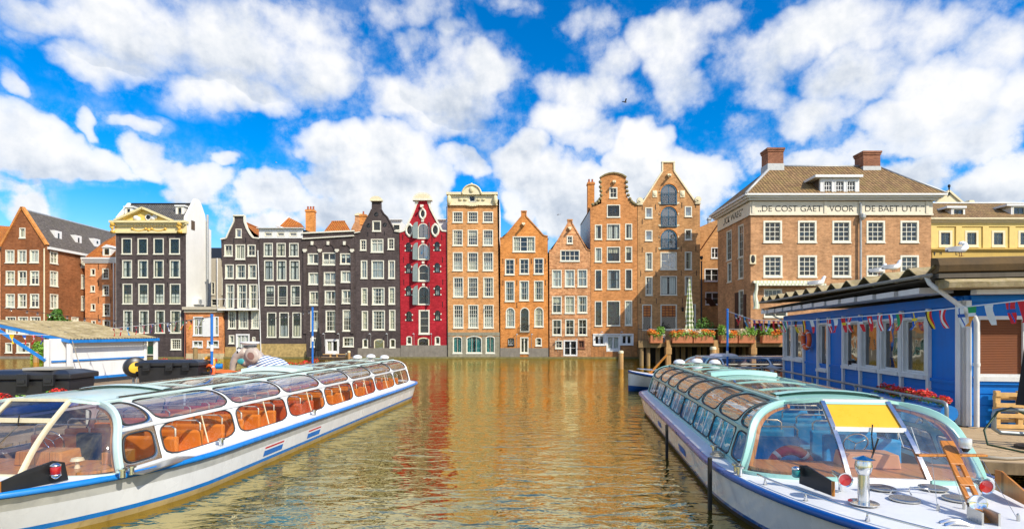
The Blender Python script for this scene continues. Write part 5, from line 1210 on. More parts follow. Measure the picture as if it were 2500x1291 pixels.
    def canopy(s):
        P = s.P; e = P['edges']; s1 = P['s1']; hr, zr = P['hr'], P.get('zr',2.06)
        for sd in (-1, 1):
            M, fr = s.bay(sd, s1, e[0], 0, 1, *P['doorm'], P['doorframe'], P['g_side'], 4.5, True)
            s.bay(sd, s1, e[0], 1, 2, *P['doorm2'], P['doorframe'], P['g_top'], 4.5, True)
            for i in range(len(e)-1):
                M, fr = s.bay(sd, e[i], e[i+1], 0, 1, *P['lowm'], P['framem'], P['g_side'], P['lowp'])
                if P['bars']:
                    m = MB()
                    for u in P['bars']: m.tube([M(u, .08, .01), M(u, .92, .01)], .014, 5)
                    m.each('window_bar', P['barm'], fr)
                s.bay(sd, e[i], e[i+1], 1, 2, *P['topm'], P['framem'], P['g_top'], P['topp'])
            m = MB()
            hs = P['hs']; m.bar((sd*(hs+.0), s1, .885), (sd*(hs+.0), P['se'], .885), .07, .09); m.build('sill_rail', P['framem'], s.root)
            m = MB(); x = sd*(P['hbelt']+.015); zb = P.get('zbelt',1.56); m.bar((x, s.arch(1), zb), (x, P['se'], zb), .05, .07); m.build('belt_rail', P['beltm'], s.root)
            m = MB(); m.bar((sd*hr, s.arch(2), zr+.02), (sd*hr, P['se'], zr+.02), P['railw'], .09); r = m.build('roof_rail', P['roofm'], s.root, bevel=.015)
            m = MB(); m.bar((sd*(hr-.02), s.arch(2)+.4, zr+.085), (sd*(hr-.02), P['se']-.1, zr+.085), .05, .035); m.build('rail_track', CHROME, r)
            # arch frame beside the windscreen
            m = MB(); pts = []
            for k in range(17):
                v = 2*k/16; t, z = s.prof(v); pts.append((sd*(t+.01), s.arch(v)-.02, z+.005))
            m.sweep(pts, P['archw'], .09, 0, (0,1,0))
            m.build('arch_frame', P['archm'], s.root, smooth='auto', bevel=.012)
            # stern frame
            m = MB(); pts = []
            for k in range(17): v = 2*k/16; t, z = s.prof(v); pts.append((sd*t, P['se'], z))
            m.tube(pts, .05, 6); m.build('stern_frame', P['framem'], s.root, smooth=True)
        # stern glass and roof
        m = MB(); right = [s.prof(2*k/14) for k in range(15)]; P2 = [(t, P['se'], z) for t, z in right]+[(-t, P['se'], z) for t, z in reversed(right)]
        m.poly(P2); m.build('stern_window', P['g_side'], s.root, fix=False)
        m = MB(); 
        for t in (-.7, .7): m.bar((t, P['se']+.01, .9), (t, P['se']+.01, zr), .05, .05)
        m.bar((-1.7, P['se']+.01, 1.56), (1.7, P['se']+.01, 1.56), .04, .05); m.each('stern_mullion', P['framem'], s.root)
        rs = P['roof0']; w = hr-P['railw']/2
        cz = lambda t: zr+.02+.09*(1-(t/hr)**2)
        m = MB(); a0 = s.arch(2)-.04; m.grid(lambda u, v: (lerp(-hr-.03, hr+.03, u), lerp(a0, rs, v), cz(lerp(-hr, hr, u))+.03), 10, 4)
        m.grid(lambda u, v: (lerp(-hr-.03, hr+.03, u), lerp(a0, rs, v), cz(lerp(-hr, hr, u))-.03), 10, 4)
        m.add([(lerp(-hr-.03, hr+.03, u/10), q, cz(lerp(-hr, hr, u/10))+o) for q in (a0, rs) for o in (-.03, .03) for u in range(11)], [(b+i, b+i+1, b+12+i, b+11+i) for b in (0, 22) for i in range(10)])
        m.build('roof_plate', P['roofm'], s.root, smooth='auto', fix=False)
        m = MB(); m.grid(lambda u, v: (lerp(-.98*hr, .98*hr, u), lerp(rs-.35, rs, v)+.0, cz(lerp(-hr, hr, u))+.10+.02*math.sin(PI*v)), 8, 3); m.grid(lambda u, v: (lerp(-.98*hr, .98*hr, u), rs if v > .5 else rs, cz(lerp(-hr, hr, u))+.03+.07*v), 8, 1); m.build('roof_step', P['roofm'], s.root, smooth='auto', fix=False)
        edges = [q for q in e if q > rs+.3]; edges = [rs]+edges; 
        for i in range(len(edges)-1):
            q0, q1 = edges[i]+.04, edges[i+1]-.04
            m = MB(); m.grid(lambda u, v: (lerp(-w, w, u), lerp(q0, q1, v), cz(lerp(-w, w, u))), 8, 2); m.build('roof_glass', P['g_roof'], s.root, smooth=True, fix=False)
            m = MB(); K = 8
            m.sweep([(lerp(-w, w, k/K), q1+.04, cz(lerp(-w, w, k/K))) for k in range(K+1)], .07, .05)
            m.build('roof_rib', P['roofm'], s.root)
        q0, q1 = P['beam']; m = MB()
        K = 10; vs = []
        for q, up in ((q0, 0), (q0+.06, .14), (q1-.06, .14), (q1, 0)): vs += [(lerp(-w-.05, w+.05, k/K), q, cz(lerp(-w, w, k/K))+.02+up) for k in range(K+1)]
        m.add(vs, [(r*(K+1)+k, r*(K+1)+k+1, (r+1)*(K+1)+k+1, (r+1)*(K+1)+k) for r in range(3) for k in range(K)]); 
        for k in (0, K): m.add([vs[k], vs[(K+1)+k], vs[2*(K+1)+k], vs[3*(K+1)+k]], [(0,1,2,3)])
        m.build('roof_beam', P['roofm'], s.root, smooth='auto', fix=False)
        for t in (-.75, 0, .75):
            m = MB(); z = cz(t)+.02; m.lathe([(.13,0),(.13,.05),(.25,.06),(.25,.10),(.21,.17),(.12,.22),(0,.235)], 18, (t, P['se']-.45, z)); m.build('roof_ventilator', HULLW, s.root, smooth='auto')
    def windscreen(s):
        P = s.P; s1, s0 = P['s1'], P['s0']; zb0 = .96; tA, tB = P['mull']; s0t = s1+P['lean']-P.get('crown',.25); zt = P.get('zr',2.06)+.10
        mc = P.get('mc', 0)
        def mu(b, sd=0): return (lerp(tA, tB, b)+sd*mc, lerp(s0, s0t, b)-.10*math.sin(PI*b), lerp(zb0, zt, b))
        def side(sd, a, b, out=0):
            t, z = s.prof(2*b); q = s.arch(2*b); tm, qm, zm = mu(b, sd); th = a*PI/2
            return (sd*(tm+(t-tm)*math.cos(th)+out), q-(q-qm)*math.sin(th)-out, lerp(z, zm, a)+.0)
        s.side = side
        for sd in (-1, 1):
            m = MB(); m.grid(lambda u, v: side(sd, .02+.97*u, .01+.98*v), 12, 12); m.build('corner_screen', P['g_shield'], s.root, smooth=True, fix=False)
            m = MB(); pts = [side(sd, 1, k/12) for k in range(13)]
            m.sweep(pts, .075, .06, 0, (0,-1,.5))
            m.build('screen_mullion', CHROME if not P.get('mullm') else P['mullm'], s.root)
            m = MB(); pts = [side(sd, k/12, 0, .02) for k in range(13)]
            m.sweep([(a[0],a[1],a[2]-.03) for a in pts], .07, .09)
            m.build('screen_base', P['archm'], s.root)
            m = MB(); pts = [side(sd, k/8, 1, .0) for k in range(9)]
            m.sweep(pts, .09, .05)
            m.build('screen_header', P['archm'], s.root)
            m = MB(); pts = []                                           # wooden lining inside the arch
            for k in range(15): v = 2*k/14; t, z = s.prof(v); pts.append((sd*(t-.08), s.arch(v)+.05, z-.04))
            m.sweep(pts, .11, .12, 0, (0,1,0))
            m.build('wood_lining', WOODO, s.root)
        c = P['visor']
        def cen(u, b): t, q, z = mu(b); return (mc+lerp(-t, t, u), q, z)
        m = MB(); m.grid(lambda u, v: cen(u, v*c), 4, 8); m.build('centre_screen', P['g_shield'], s.root, smooth=True, fix=False)
        m = MB(); ct = P.get('visor_top', 1.0); m.grid(lambda u, v: cen(u, c+(ct-c)*v), 4, 6); m.build('sun_visor', P['visorm'], s.root, smooth=True, fix=False)
        if ct < 1: m = MB(); m.grid(lambda u, v: (lambda p: (p[0], p[1]-.015, p[2]))(cen(u, ct+(1-ct)*v)), 4, 3); m.build('screen_header', P['archm'], s.root, smooth=True, fix=False)
        m = MB(); a, b = cen(0, c), cen(1, c); m.bar((a[0],a[1]-.03,a[2]), (b[0],b[1]-.03,b[2]), .06, .08); a, b = cen(0, 0), cen(1, 0); m.bar((a[0],a[1],a[2]-.03), (b[0],b[1],b[2]-.03), .07, .09); a, b = cen(0, 1), cen(1, 1); m.bar(a, b, .09, .05); m.each('screen_crossbar', P.get('crossm', HULLW), s.root)
        m = MB(); a = cen(.52, c); b = cen(.42, .35); m.tube([(a[0],a[1]-.08,a[2]+.1), (a[0]-.02,a[1]-.09,a[2]-.1), (b[0],b[1]-.05,b[2])], .012, 5); m.bar((b[0]-.06,b[1]-.04,b[2]-.22), (b[0]+.08,b[1]-.04,b[2]+.22), .02, .02); m.build('wiper', IRON, s.root)
        # dashboard shelf and helm
        n = 10; L = [side(-1, k/n, 0) for k in range(n+1)]; R = [side(1, k/n, 0) for k in range(n, -1, -1)]
        pts = [(t*.95, q+.06, .975) for t, q, z in L+R]+[(1.86, s1+.55, .975), (-1.86, s1+.55, .975)]
        m = MB(); m.extrude(pts, (0,0,-.05)); m.build('dashboard', WOODO, s.root)
        m = MB(); x = P.get('helm', 0); m.extrude([(x-.5,s1+.0,.98),(x-.45,s1+.0,1.24),(x+.45,s1+.0,1.24),(x+.5,s1+.0,.98)],(0,.45,0)); m.box(x-.5,x+.5,s1+.0,s1+.5,.4,.974); m.build('console', P.get('consolem', WOODO), s.root, bevel=.03)
        wx = x-P.get('wheelx', .0); m = MB(); m.tube([(wx+.22*math.cos(2*PI*k/20), s1+.62-.08*math.sin(2*PI*k/20), 1.32+.2*math.sin(2*PI*k/20)) for k in range(20)], .016, 6, 0, True)
        for k in range(3): th = 2*PI*k/3+.5; m.tube([(wx, s1+.60, 1.32), (wx+.22*math.cos(th), s1+.62-.08*math.sin(th), 1.32+.2*math.sin(th))], .01, 5)
        m.build('steering_wheel', CHROME, s.root, smooth=True)
        m = MB(); m.box(wx-.26,wx+.26,s1+.95,s1+1.4,.62,.75); m.box(wx-.26,wx+.26,s1+1.36,s1+1.5,.75,1.34); m.box(wx-.06,wx+.06,s1+1.1,s1+1.25,.24,.62); m.build('helm_seat', P.get('helmm', BLACKP), s.root, bevel=.05)
    def seats(s):
        P = s.P; q = P['edges'][0]+.75; proto = None; k = 0
        while q < P['se']-.5:
            for sd in (-1, 1):
                mats = P['seatm'][(k//3) % len(P['seatm'])]
                if proto is None or mats is not pm:
                    m = MB(); vs = [(.0,.02),(.02,.30),(.0,.62),(.08,.66),(.14,.62),(.12,.30),(.12,.02)]
                    m.extrude([(.30, y, .55+z) for y, z in vs], (1.42,0,0)); m.box(.30,1.72,-.46,.0,.58,.70); m.box(.36,.42,-.4,.1,.24,.58); m.box(1.6,1.66,-.4,.1,.24,.58)
                    m.v = [(x-1.01, y, z) for x, y, z in m.v]
                    off = OFF[s.root.name]; OFF[s.root.name] = Vector((0,0,0)); proto = m.build('seat', mats, s.root, bevel=.03); pm = mats
                    h = MB(); h.tube([(-.66,.07,1.1),(-.66,.07,1.36),(-.58,.07,1.42),(.58,.07,1.42),(.66,.07,1.36),(.66,.07,1.1)], .02, 6); h.build('handrail', RAILW, proto, smooth=True); OFF[s.root.name] = off
                    o = proto
                else: o = copy_tree(proto, s.root)
                o.location = (sd*1.01, q-off.y, 0)
            q += P.get('pitch', .95); k += 1
    def decal(s, sd, q0, q1, z0, z1, stripes, name='flag_marking', slant=.12):
        m = MB(); n = len(stripes)
        for i in range(n):
            za, zb = lerp(z1, z0, i/n), lerp(z1, z0, (i+1)/n)
            m.grid(lambda u, v: (sd*(s.lat(lerp(q0, q1, u), lerp(zb, za, v), .84)+.012), lerp(q0, q1, u)+slant*(lerp(zb, za, v)-z0)*2, lerp(zb, za, v)), 4, 1, i)
        return m.build(name, stripes, s.root, fix=False)
    def point(s, t, q, z): return Vector((t, q, z))

base = dict(hb=2.5, hs=2.02, hbelt=1.82, hr=1.05)
# ---- boat with orange seats
LB = Boat('tour_boat', 'long white glass-roofed tour boat with orange seats and chrome doorway', (-8.88+.082, 15, 0), -math.atan(.082), dict(base, tip=7.3, full=12.4, end=30.6, se=29.4, s1=9.95, s0=9.35, lean=.65, mull=(.66,.62), edges=[11.0,13.6,16.2,18.8,21.4,24.0,26.8,29.4],
    boot=.12, line=.09, steelz=.54, bootm=BOOT, linem=SEAB, hullm=HULLW, steelm=PANEL, railm=SEAB, deckm=HULLG, framem=HULLW, doorframe=CHROME, doorm=(.13,.10), doorm2=(.10,.08), zbelt=1.63, lowm=(.09,.03), lowp=4.6, topm=(.07,.045), topp=5.5, bars=(.55,), barm=CREAM,
    g_side=G_SIDE, g_top=G_TOPL, g_roof=G_ROOF, g_shield=G_SHIELD, beltm=HULLW, roofm=MINTP, railw=.16, archm=MINTP, archw=.12, roof0=12.6, beam=(18.6,19.9), visor=.72, visorm=G_NAVY, crossm=CREAM, mullm=CREAM, seatm=[ORSEAT, ORSEAT, ORSEAT2], helm=.35, wheelx=.3, pitch=.82))
LB.hull(); LB.canopy(); LB.windscreen(); LB.seats()
FR = [plain('flag_red', (.55,.02,.025), .5), plain('flag_white', (.8,.8,.78), .5), plain('flag_blue', (.02,.17,.55), .5)]
for q0, q1 in ((14.05,15.0),(16.5,17.35)): LB.decal(1, q0, q1, .27, .50, [FR[0], FR[1], FR[2], FR[2], FR[2]])
lettering('A', LB.root, NAVYB, .15, .12, (LB.lat(8.36,.46,.86)+.02, 8.36, .43), math.radians(58), 'hull_lettering')
def kit(bt, name, mats, smooth=False, bevel=0, parent=None):
    class K:
        def __enter__(k): k.m = MB(); return k.m
        def __exit__(k, *a): k.o = k.m.build(name, mats, parent or bt.root, smooth=smooth, bevel=bevel)
    return K()
with kit(LB,'lamp_board',[BLACKP,WOODO]) as m:
    m.extrude([(1.30,8.45,.93),(1.30,8.45,1.12),(1.40,8.75,1.22),(1.52,9.10,1.30),(1.58,9.25,1.24),(1.60,9.30,.93)],(.03,-.012,0),0); m.bar((1.295,8.44,.93),(1.295,8.44,1.12),.05,.02,1)
with kit(LB,'port_lamp',[REDL,CHROME],True) as m: m.lathe([(.055,0),(.075,.02),(.075,.15),(.055,.17)],14,(1.66,9.02,1.08),mi=0); m.lathe([(.08,.15),(.08,.17),(.03,.2),(0,.2)],14,(1.66,9.02,1.08),mi=1); m.lathe([(.03,-.06),(.08,-.005),(.08,.02)],14,(1.66,9.02,1.08),mi=1)
for q in (9.75,9.95,12.6,17.4):
    with kit(LB,'bollard',CHROME,'auto') as m: m.lathe([(.05,0),(.05,.12),(.085,.13),(.085,.16),(0,.165)],12,(2.22,q,.86))
with kit(LB,'tread_plate',STEEL) as m: m.box(2.06,2.42,10.0,11.4,.85,.875)
with kit(LB,'shelf_lamp',plain('cream_lamp',(.75,.62,.38),.4),'auto') as m: m.lathe([(.05,.98),(.03,1.06),(.03,1.1),(.11,1.12),(.09,1.17),(0,1.19)],14,(1.25,9.85,0))
with kit(LB,'deck_cabinet',WOODO,bevel=.01) as m: m.box(1.45,1.8,10.15,10.55,.98,1.2)

# ---- boat with blue seats
RB = Boat('tour_boat', 'mint green trimmed glass-roofed tour boat with blue seats and amber visor', (6.3+.13*5.6, 15, 0), -math.atan(.13), dict(base, hb=2.45, hr=1.02, hbelt=1.80, tip=5.4, full=11.2, end=25.1, se=23.9, s1=9.72, s0=9.05, lean=.75, mc=.16, visor_top=.95, mull=(.63,.58), edges=[10.75,12.55,14.4,16.3,18.2,20.1,22.0,23.9],
    boot=.10, line=.07, steelz=.50, sheer=.12, bootm=BOOTD, linem=NAVYB, hullm=HULLW, steelm=HULLW, railm=NAVYB, deckm=HULLG, framem=MINT, doorframe=MINT, doorm=(.14,.07), doorm2=(.09,.06), lowm=(.035,.05), lowp=14, topm=(.055,.05), topp=5.0, bars=(.36,.68), barm=HULLW,
    g_side=G_SIDE, g_top=G_TOPR, g_roof=G_ROOF, g_shield=G_SHIELD, beltm=MINT, roofm=MINT, railw=.17, archm=MINT, archw=.14, roof0=11.3, beam=(16.6,17.3), visor=.62, visorm=YELLOWP, seatm=[BLSEAT], helm=.25, wheelx=.0, helmm=BLSEAT, consolem=plain('peach_console',(.70,.34,.16),.45), pitch=.95))
RB.hull(); RB.canopy(); RB.windscreen(); RB.seats()
RB.decal(-1, 13.4, 14.3, .27, .46, [FR[2]], slant=.1); RB.decal(-1, 17.6, 18.3, .30, .46, [FR[2]], slant=.1)
def rl(x, Y):  # world to boat coordinates
    th = math.atan(.13); dx, dy = x-(6.3+.13*5.6), Y-15; return dx*math.cos(th)-dy*math.sin(th), 15+dx*math.sin(th)+dy*math.cos(th)
with kit(RB,'exhaust_stack',CHROME,'auto') as m:
    t_, q_ = rl(5.17,7.83); m.lathe([(.20,.0),(.20,.012),(.078,.02),(.074,.42),(.085,.43),(.115,.52),(.115,.56),(.10,.62)],18,(t_,q_,.95)); m.lathe([(.085,.62),(.085,.65)],14,(t_,q_,.95)); m.lathe([(.15,.65),(.0,.70)],18,(t_,q_,.95))
for x, Y in ((5.97,8.6),(6.8,8.6),(5.9,8.0),(6.72,8.02)):
    with kit(RB,'deck_hatch',[STEEL,plain('smoked_deck_glass',(.22,.20,.18),.25)],'auto') as m:
        t_, q_ = rl(x,Y); m.lathe([(.20,0),(.20,.02),(.17,.03),(.16,.03)],22,(t_,q_,.945),mi=0,cap=False); m.lathe([(.16,.032),(0,.034)],22,(t_,q_,.944),mi=1,cap=False)
with kit(RB,'lamp_board',[BLACKP,WOODO]) as m:
    a, b = rl(4.80,8.9), rl(4.93,8.2); m.extrude([(a[0],a[1],.94),(b[0],b[1],.94),(b[0],b[1],1.16),(lerp(b[0],a[0],.8),lerp(b[1],a[1],.8),1.28),(a[0],a[1],1.24)],(.025,.004,0)); m.bar((b[0]+.01,b[1]-.01,.94),(b[0]+.01,b[1]-.01,1.17),.04,.03,1)
with kit(RB,'starboard_lamp',[TEALL,CHROME],True) as m: t_, q_ = rl(4.72,8.85); m.lathe([(.05,0),(.065,.02),(.065,.13),(.05,.15)],14,(t_,q_,1.06),mi=0); m.lathe([(.07,.13),(.07,.155),(.02,.18),(0,.18)],14,(t_,q_,1.06),mi=1)
for x, Y in ((5.27,8.42),(7.17,8.05)):
    with kit(RB,'horn',[CHROME,REDL],'auto') as m:
        t_, q_ = rl(x,Y); m.lathe([(.0,.43),(.03,.42),(.045,.2),(.07,.06),(.115,0),(.115,-.015),(.095,-.005)],18,(t_,q_,1.13),(0,1,.05),0,cap=False); m.lathe([(.10,.0),(0,.02)],18,(t_,q_,1.13),(0,1,.05),1,cap=False); m.tube([(t_,q_+.15,1.12),(t_,q_+.15,.93)],.035,8,0)
with kit(RB,'lamp_board',[WOODO,WOODO]) as m:
    a, b = rl(7.75,8.55), rl(7.45,7.7); m.extrude([(a[0],a[1],.94),(b[0],b[1],.94),(b[0],b[1],1.12),(lerp(b[0],a[0],.8),lerp(b[1],a[1],.8),1.28),(a[0],a[1],1.26)],(.03,.0,0))
with kit(RB,'mast',WOODO,bevel=.008) as m:
    a, b = Vector((*rl(6.19,6.98),.93)), Vector((*rl(6.77,8.3),1.76)); d = (b-a).normalized(); sx = Vector((.095,.0,0)); up = d.cross(Vector((1,0,0))).normalized()*.022
    # plank with two slots
    def seg(f0, f1, o0, o1): 
        p, q = a+(b-a)*f0, a+(b-a)*f1; vs = []
        for c_ in (p, q):
            for sg in (-1, 1): vs += [c_+sx*o0+up*sg, c_+sx*o1+up*sg]
        m.add(vs, [(0,1,3,2),(4,6,7,5),(0,4,5,1),(2,3,7,6),(0,2,6,4),(1,5,7,3)])
    for f0, f1, slot in ((0,.28,0),(.28,.42,1),(.42,.52,0),(.52,.68,1),(.68,1,0)):
        if slot: seg(f0,f1,-1,-.35); seg(f0,f1,.35,1)
        else: seg(f0,f1,-1,1)
mast = [c for c in RB.root.children if c.name.startswith('mast')][0]
with kit(RB,'crossbar',WOODO,bevel=.01,parent=mast) as m: p, q = Vector((*rl(6.12,8.06),1.60)), Vector((*rl(7.22,8.12),1.585)); c_ = (p+q)/2; m.bar(p,c_,.09,.035); m.bar(c_,q,.09,.035)
with kit(RB,'anchor_light',[plain('clear_lamp_glass',(.75,.77,.76),.1,.3),IRON],'auto',parent=mast) as m: p = Vector((*rl(6.83,8.02),1.66)); m.lathe([(.03,0),(.06,.05),(.06,.06)],12,p,mi=1); m.lathe([(.075,.06),(.08,.08),(.08,.19),(.075,.20),(0,.205)],14,p,mi=0)
with kit(RB,'mast_foot',STEEL) as m: p = rl(6.19,6.98); m.box(p[0]-.11,p[0]-.085,p[1]-.12,p[1]+.15,.93,1.12); m.box(p[0]+.085,p[0]+.11,p[1]-.12,p[1]+.15,.93,1.12); m.box(p[0]-.13,p[0]+.13,p[1]-.16,p[1]+.18,.92,.935)
with kit(RB,'searchlight',[CHROME,plain('mirror_lens',(.80,.83,.88),.05,.9),IRON],'auto') as m:
    p = Vector((*rl(6.28,7.18),1.15)); ax = (-.15,-1,.12); m.lathe([(.0,-.13),(.08,-.1),(.105,-.02),(.112,.012),(.10,.014)],18,p,ax,0,cap=False); m.lathe([(.10,.012),(.06,-.01),(0,-.015)],18,p,ax,1,cap=False); m.tube([p+Vector((.03,.05,-.08)),p+Vector((.06,.08,-.22))],.02,6,2); m.tube([p+Vector((-.12,0,0)),p+Vector((-.1,.02,-.1)),p+Vector((.1,.02,-.1)),p+Vector((.12,0,0))],.012,5,2)
with kit(RB,'stay_wire',STEEL) as m:
    for x, Y, z, x2, Y2, z2 in ((6.0,7.5,.95,6.45,8.2,1.6),(6.75,7.1,.95,7.1,8.1,1.6),(6.45,7.6,.95,6.62,8.1,1.6)): m.tube([(*rl(x,Y),z),(*rl(x2,Y2),z2)],.004,4); m.lathe([(.02,0),(.02,.08),(.008,.1)],8,(*rl(x,Y),.94))
with kit(RB,'fairlead',CHROME,'auto') as m:
    p = rl(5.75,6.9); 
    for dx in (-.05,.05): m.tube([(p[0]-.16,p[1]+dx,.96),(p[0]-.06,p[1]+dx,1.0),(p[0]+.06,p[1]+dx,1.0),(p[0]+.17,p[1]+dx,.96)],.022,6)
with kit(RB,'deck_rail',CHROME,True) as m:
    pts = [];
    for k in range(14): q = 9.0-k*.23; pts.append((-(RB.b(q)-.22),q,RB.zd(q)+.13))
    m.tube(pts,.016,6)
    for k in (1,5,9,12): x, y, z = pts[k]; m.lathe([(.035,-.12),(.014,-.03),(.014,0)],8,(x,y,z))
for q in (9.35,9.55,11.2):
    with kit(RB,'bollard',CHROME,'auto') as m: m.lathe([(.05,0),(.05,.12),(.085,.13),(.085,.16),(0,.165)],12,(-2.18,q,.88))
for x, Y in ((6.05,8.3),(6.45,8.45)):
    with kit(RB,'deck_handle',CHROME,True) as m: p = rl(x,Y); m.tube([(p[0]-.14,p[1],.95),(p[0]-.12,p[1],1.0),(p[0]+.1,p[1]-.06,1.0),(p[0]+.13,p[1]-.06,.95)],.012,6)
t_, q_ = -.85, 10.75
LIFERED = plain('life_ring_red', (.62,.03,.03), .5)
rg = MB(); rg.tube([(t_+.37*math.cos(2*PI*k/28),q_-.18,0.74+.37*math.sin(2*PI*k/28)) for k in range(28)],.10,8,0,True); LR = rg
with kit(RB,'coiled_rope',plain('pale_rope',(.55,.48,.36),.9),True) as m:
    for k in range(3): m.tube([(-2.2+(.13-.03*k)*math.cos(2*PI*j/14),10.9+(.13-.03*k)*math.sin(2*PI*j/14),.9+.03*k) for j in range(14)],.018,5,0,True)

# ---- boat lying across, behind
BB = Boat('tour_boat', 'white tour boat with pale canopy moored crosswise behind the other boats', (15.2, 33, 0), -PI/2, dict(base, tip=7.2, full=11.5, end=27.0, se=26.2, s1=11.0, s0=10.4, lean=.9, mull=(.66,.62), edges=[12.4,15.2,18.0,20.8,23.6,26.2],
    boot=.14, line=.10, steelz=.50, sheer=.42, rake=1.1, bootm=NAVYB, linem=NAVYB, hullm=HULLW, steelm=HULLW, railm=NAVYB, deckm=HULLG, framem=HULLW, doorframe=MINTP, doorm=(.14,.07), doorm2=(.09,.06), lowm=(.10,.06), lowp=5, topm=(.07,.05), topp=5.0, bars=(), barm=HULLW,
    g_side=G_SIDE, g_top=G_SIDE, g_roof=G_ROOF, g_shield=G_SHIELD, beltm=HULLW, roofm=HULLW, railw=.16, archm=MINTP, archw=.13, roof0=13.4, beam=(12.6,13.6), visor=.7, visorm=G_NAVY, seatm=[ORSEAT], helm=0, wheelx=0, pitch=1.1), y0=15.2)
BB.hull(); BB.canopy(); BB.windscreen(); BB.seats()
with kit(BB,'mast',WOODO) as m: m.bar((0,8.6,1.15),(0,9.6,2.25),.16,.10); m.bar((0,8.6,1.15),(0,8.5,1.0),.2,.2)
with kit(BB,'bow_rail',CHROME,True) as m: m.tube([(1.3*(k/9)**.6,7.75+k*.3,1.38-.02*k) for k in range(10)],.02,5); m.tube([(-1.3*(k/9)**.6,7.75+k*.3,1.38-.02*k) for k in range(10)],.02,5)
# ------------------------------------------------------------------ jetties, ticket hut, shelter, terrace and everything on them
GREYP = plain('galvanised_grey_pipe', (.34,.37,.37), .45, .5, var=.12, scale=4, dirt=.2)
HUTBLUE = plain('hut_blue_paint', (.002,.165,.58), .5, var=.14, scale=1.2, dirt=.14, spec=.25, bump=.08)
HUTWHITE = plain('hut_grey_white_paint', (.70,.70,.68), .55, var=.08, scale=2, dirt=.25)
POLEBLUE = plain('pole_blue_paint', (.015,.16,.55), .4, var=.1)
DECKW = wood('weathered_deck_boards', (.60,.44,.26), (.50,.35,.19), .16, 'x', .8, .6)
DECKL = wood('grey_brown_deck_boards', (.36,.25,.15), (.28,.19,.11), .16, 'x', .8, .6)
PINE = plain('new_pine_wood', (.66,.40,.14), .7, var=.2, scale=5)
PILEW = wood('old_pile_wood', (.34,.23,.10), (.26,.17,.08), .2, 'z', .85, .3)
BROWNPILE = wood('ochre_pile_wood', (.50,.29,.11), (.40,.21,.08), .3, 'z', .85, .3)
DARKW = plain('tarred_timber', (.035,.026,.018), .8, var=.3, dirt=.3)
ASB = NT('mossy_corrugated_sheet'); v = ASB.coord(); n_ = ASB.noise(v, 1.6, 6, .65); n2_ = ASB.noise(v, 9, 4, .7)
ASB.l(ASB.mix(ASB.maprange(n2_, .45, .68, 0, .55), ASB.ramp(n_, [(.3,(.20,.15,.08)),(.5,(.40,.31,.17)),(.65,(.52,.43,.26))]), (.30,.24,.05)), ASB.b.inputs['Base Color']); ASB.set(Roughness=.9); ASB.bump(n2_, .6, .04)
MOSSB = plain('mossy_brown_verge', (.115,.07,.028), .9, var=.4, scale=2.2, dirt=.4, bump=.3)
BLACKPL = plain('black_plastic', (.022,.022,.024), .38, var=.15, scale=3)
ORANGEP = plain('orange_life_ring', (.80,.12,.02), .45, var=.06)
BLACKCL = plain('black_canvas', (.014,.014,.016), .85, var=.25, scale=6)
GREEN1 = leafy('shrub_leaves', [(.035,.10,.012),(.07,.19,.02),(.15,.30,.03)]); GREEN2 = leafy('bright_plant_leaves', [(.10,.26,.02),(.20,.40,.04),(.32,.48,.06)])
REDF = leafy('red_geraniums', [(.60,.008,.008),(.78,.03,.015),(.85,.09,.05)]); ORF = leafy('orange_blossom', [(.80,.10,.01),(.88,.24,.02),(.85,.42,.05)]); PALEF = leafy('pale_blossom', [(.80,.62,.35),(.85,.76,.50)])

def leaves(name, mat, parent, clumps, n, size, seed=1, flat=.5):
    """many small leaf faces scattered through overlapping clumps (centre, radii)"""
    rnd = random.Random(seed); m = MB()
    for k in range(n):
        c, r = clumps[rnd.randrange(len(clumps))]
        while True:
            d = Vector((rnd.uniform(-1,1), rnd.uniform(-1,1), rnd.uniform(-1,1)))
            if .15 < d.length < 1: break
        d = d.normalized()*(d.length**.45)*rnd.uniform(.8,1.1)
        p = Vector((c[0]+d.x*r[0], c[1]+d.y*r[1], c[2]+d.z*r[2]))
        a = Vector((rnd.uniform(-1,1), rnd.uniform(-1,1), rnd.uniform(-.6,.6))).normalized(); b = a.cross(d+Vector((rnd.uniform(-.6,.6),rnd.uniform(-.6,.6),rnd.uniform(-.2,.9)))).normalized()
        s_ = size*rnd.uniform(.6,1.3); m.poly([p-a*s_, p+b*s_*.55, p+a*s_, p-b*s_*.55])
    return m.build(name, mat, parent, fix=False)

# ---- ticket hut on the jetty
HX, HY, HS = 12.3, 14.5, .188; HR = -math.atan(HS)
def hl(x, Y):
    dx, dy = x-HX, Y-HY; c, s = math.cos(HR), math.sin(HR); return dx*c+dy*s, -dx*s+dy*c
hut = thing('ticket_hut', 'long blue ticket hut with white posts under a mossy corrugated roof', 'hut', (HX, HY, 0), HR)
hg = window_glass('hut_window_glass', (.36,.28,.21), .20, .10)
lace = NT('lace_net'); lace.l(lace.ramp(lace.noise(lace.coord(), 30, 4, .8), [(.42,(.10,.09,.08)),(.6,(.62,.62,.60))]), lace.b.inputs['Base Color'])
ops = []
for a, b, z0, z1, cur in ((13.96,15.13,2.2,3.97,'lace'),(12.22,13.72,2.2,3.97,'lace'),(9.17,10.17,1.9,3.97,'none'),(4.59,5.89,2.2,3.97,'none'),(3.16,4.37,2.2,3.97,'none'),(1.64,2.94,2.2,3.97,'none'),(6.11,7.42,2.2,3.97,'none')):
    ops.append(dict(r=(a,b,z0,z1), grid=(1,1), frame=HUTWHITE, curtain='full' if cur == 'lace' else 'none', cmat=lace.mat, fw=.06, pane=hg, sgn=1))
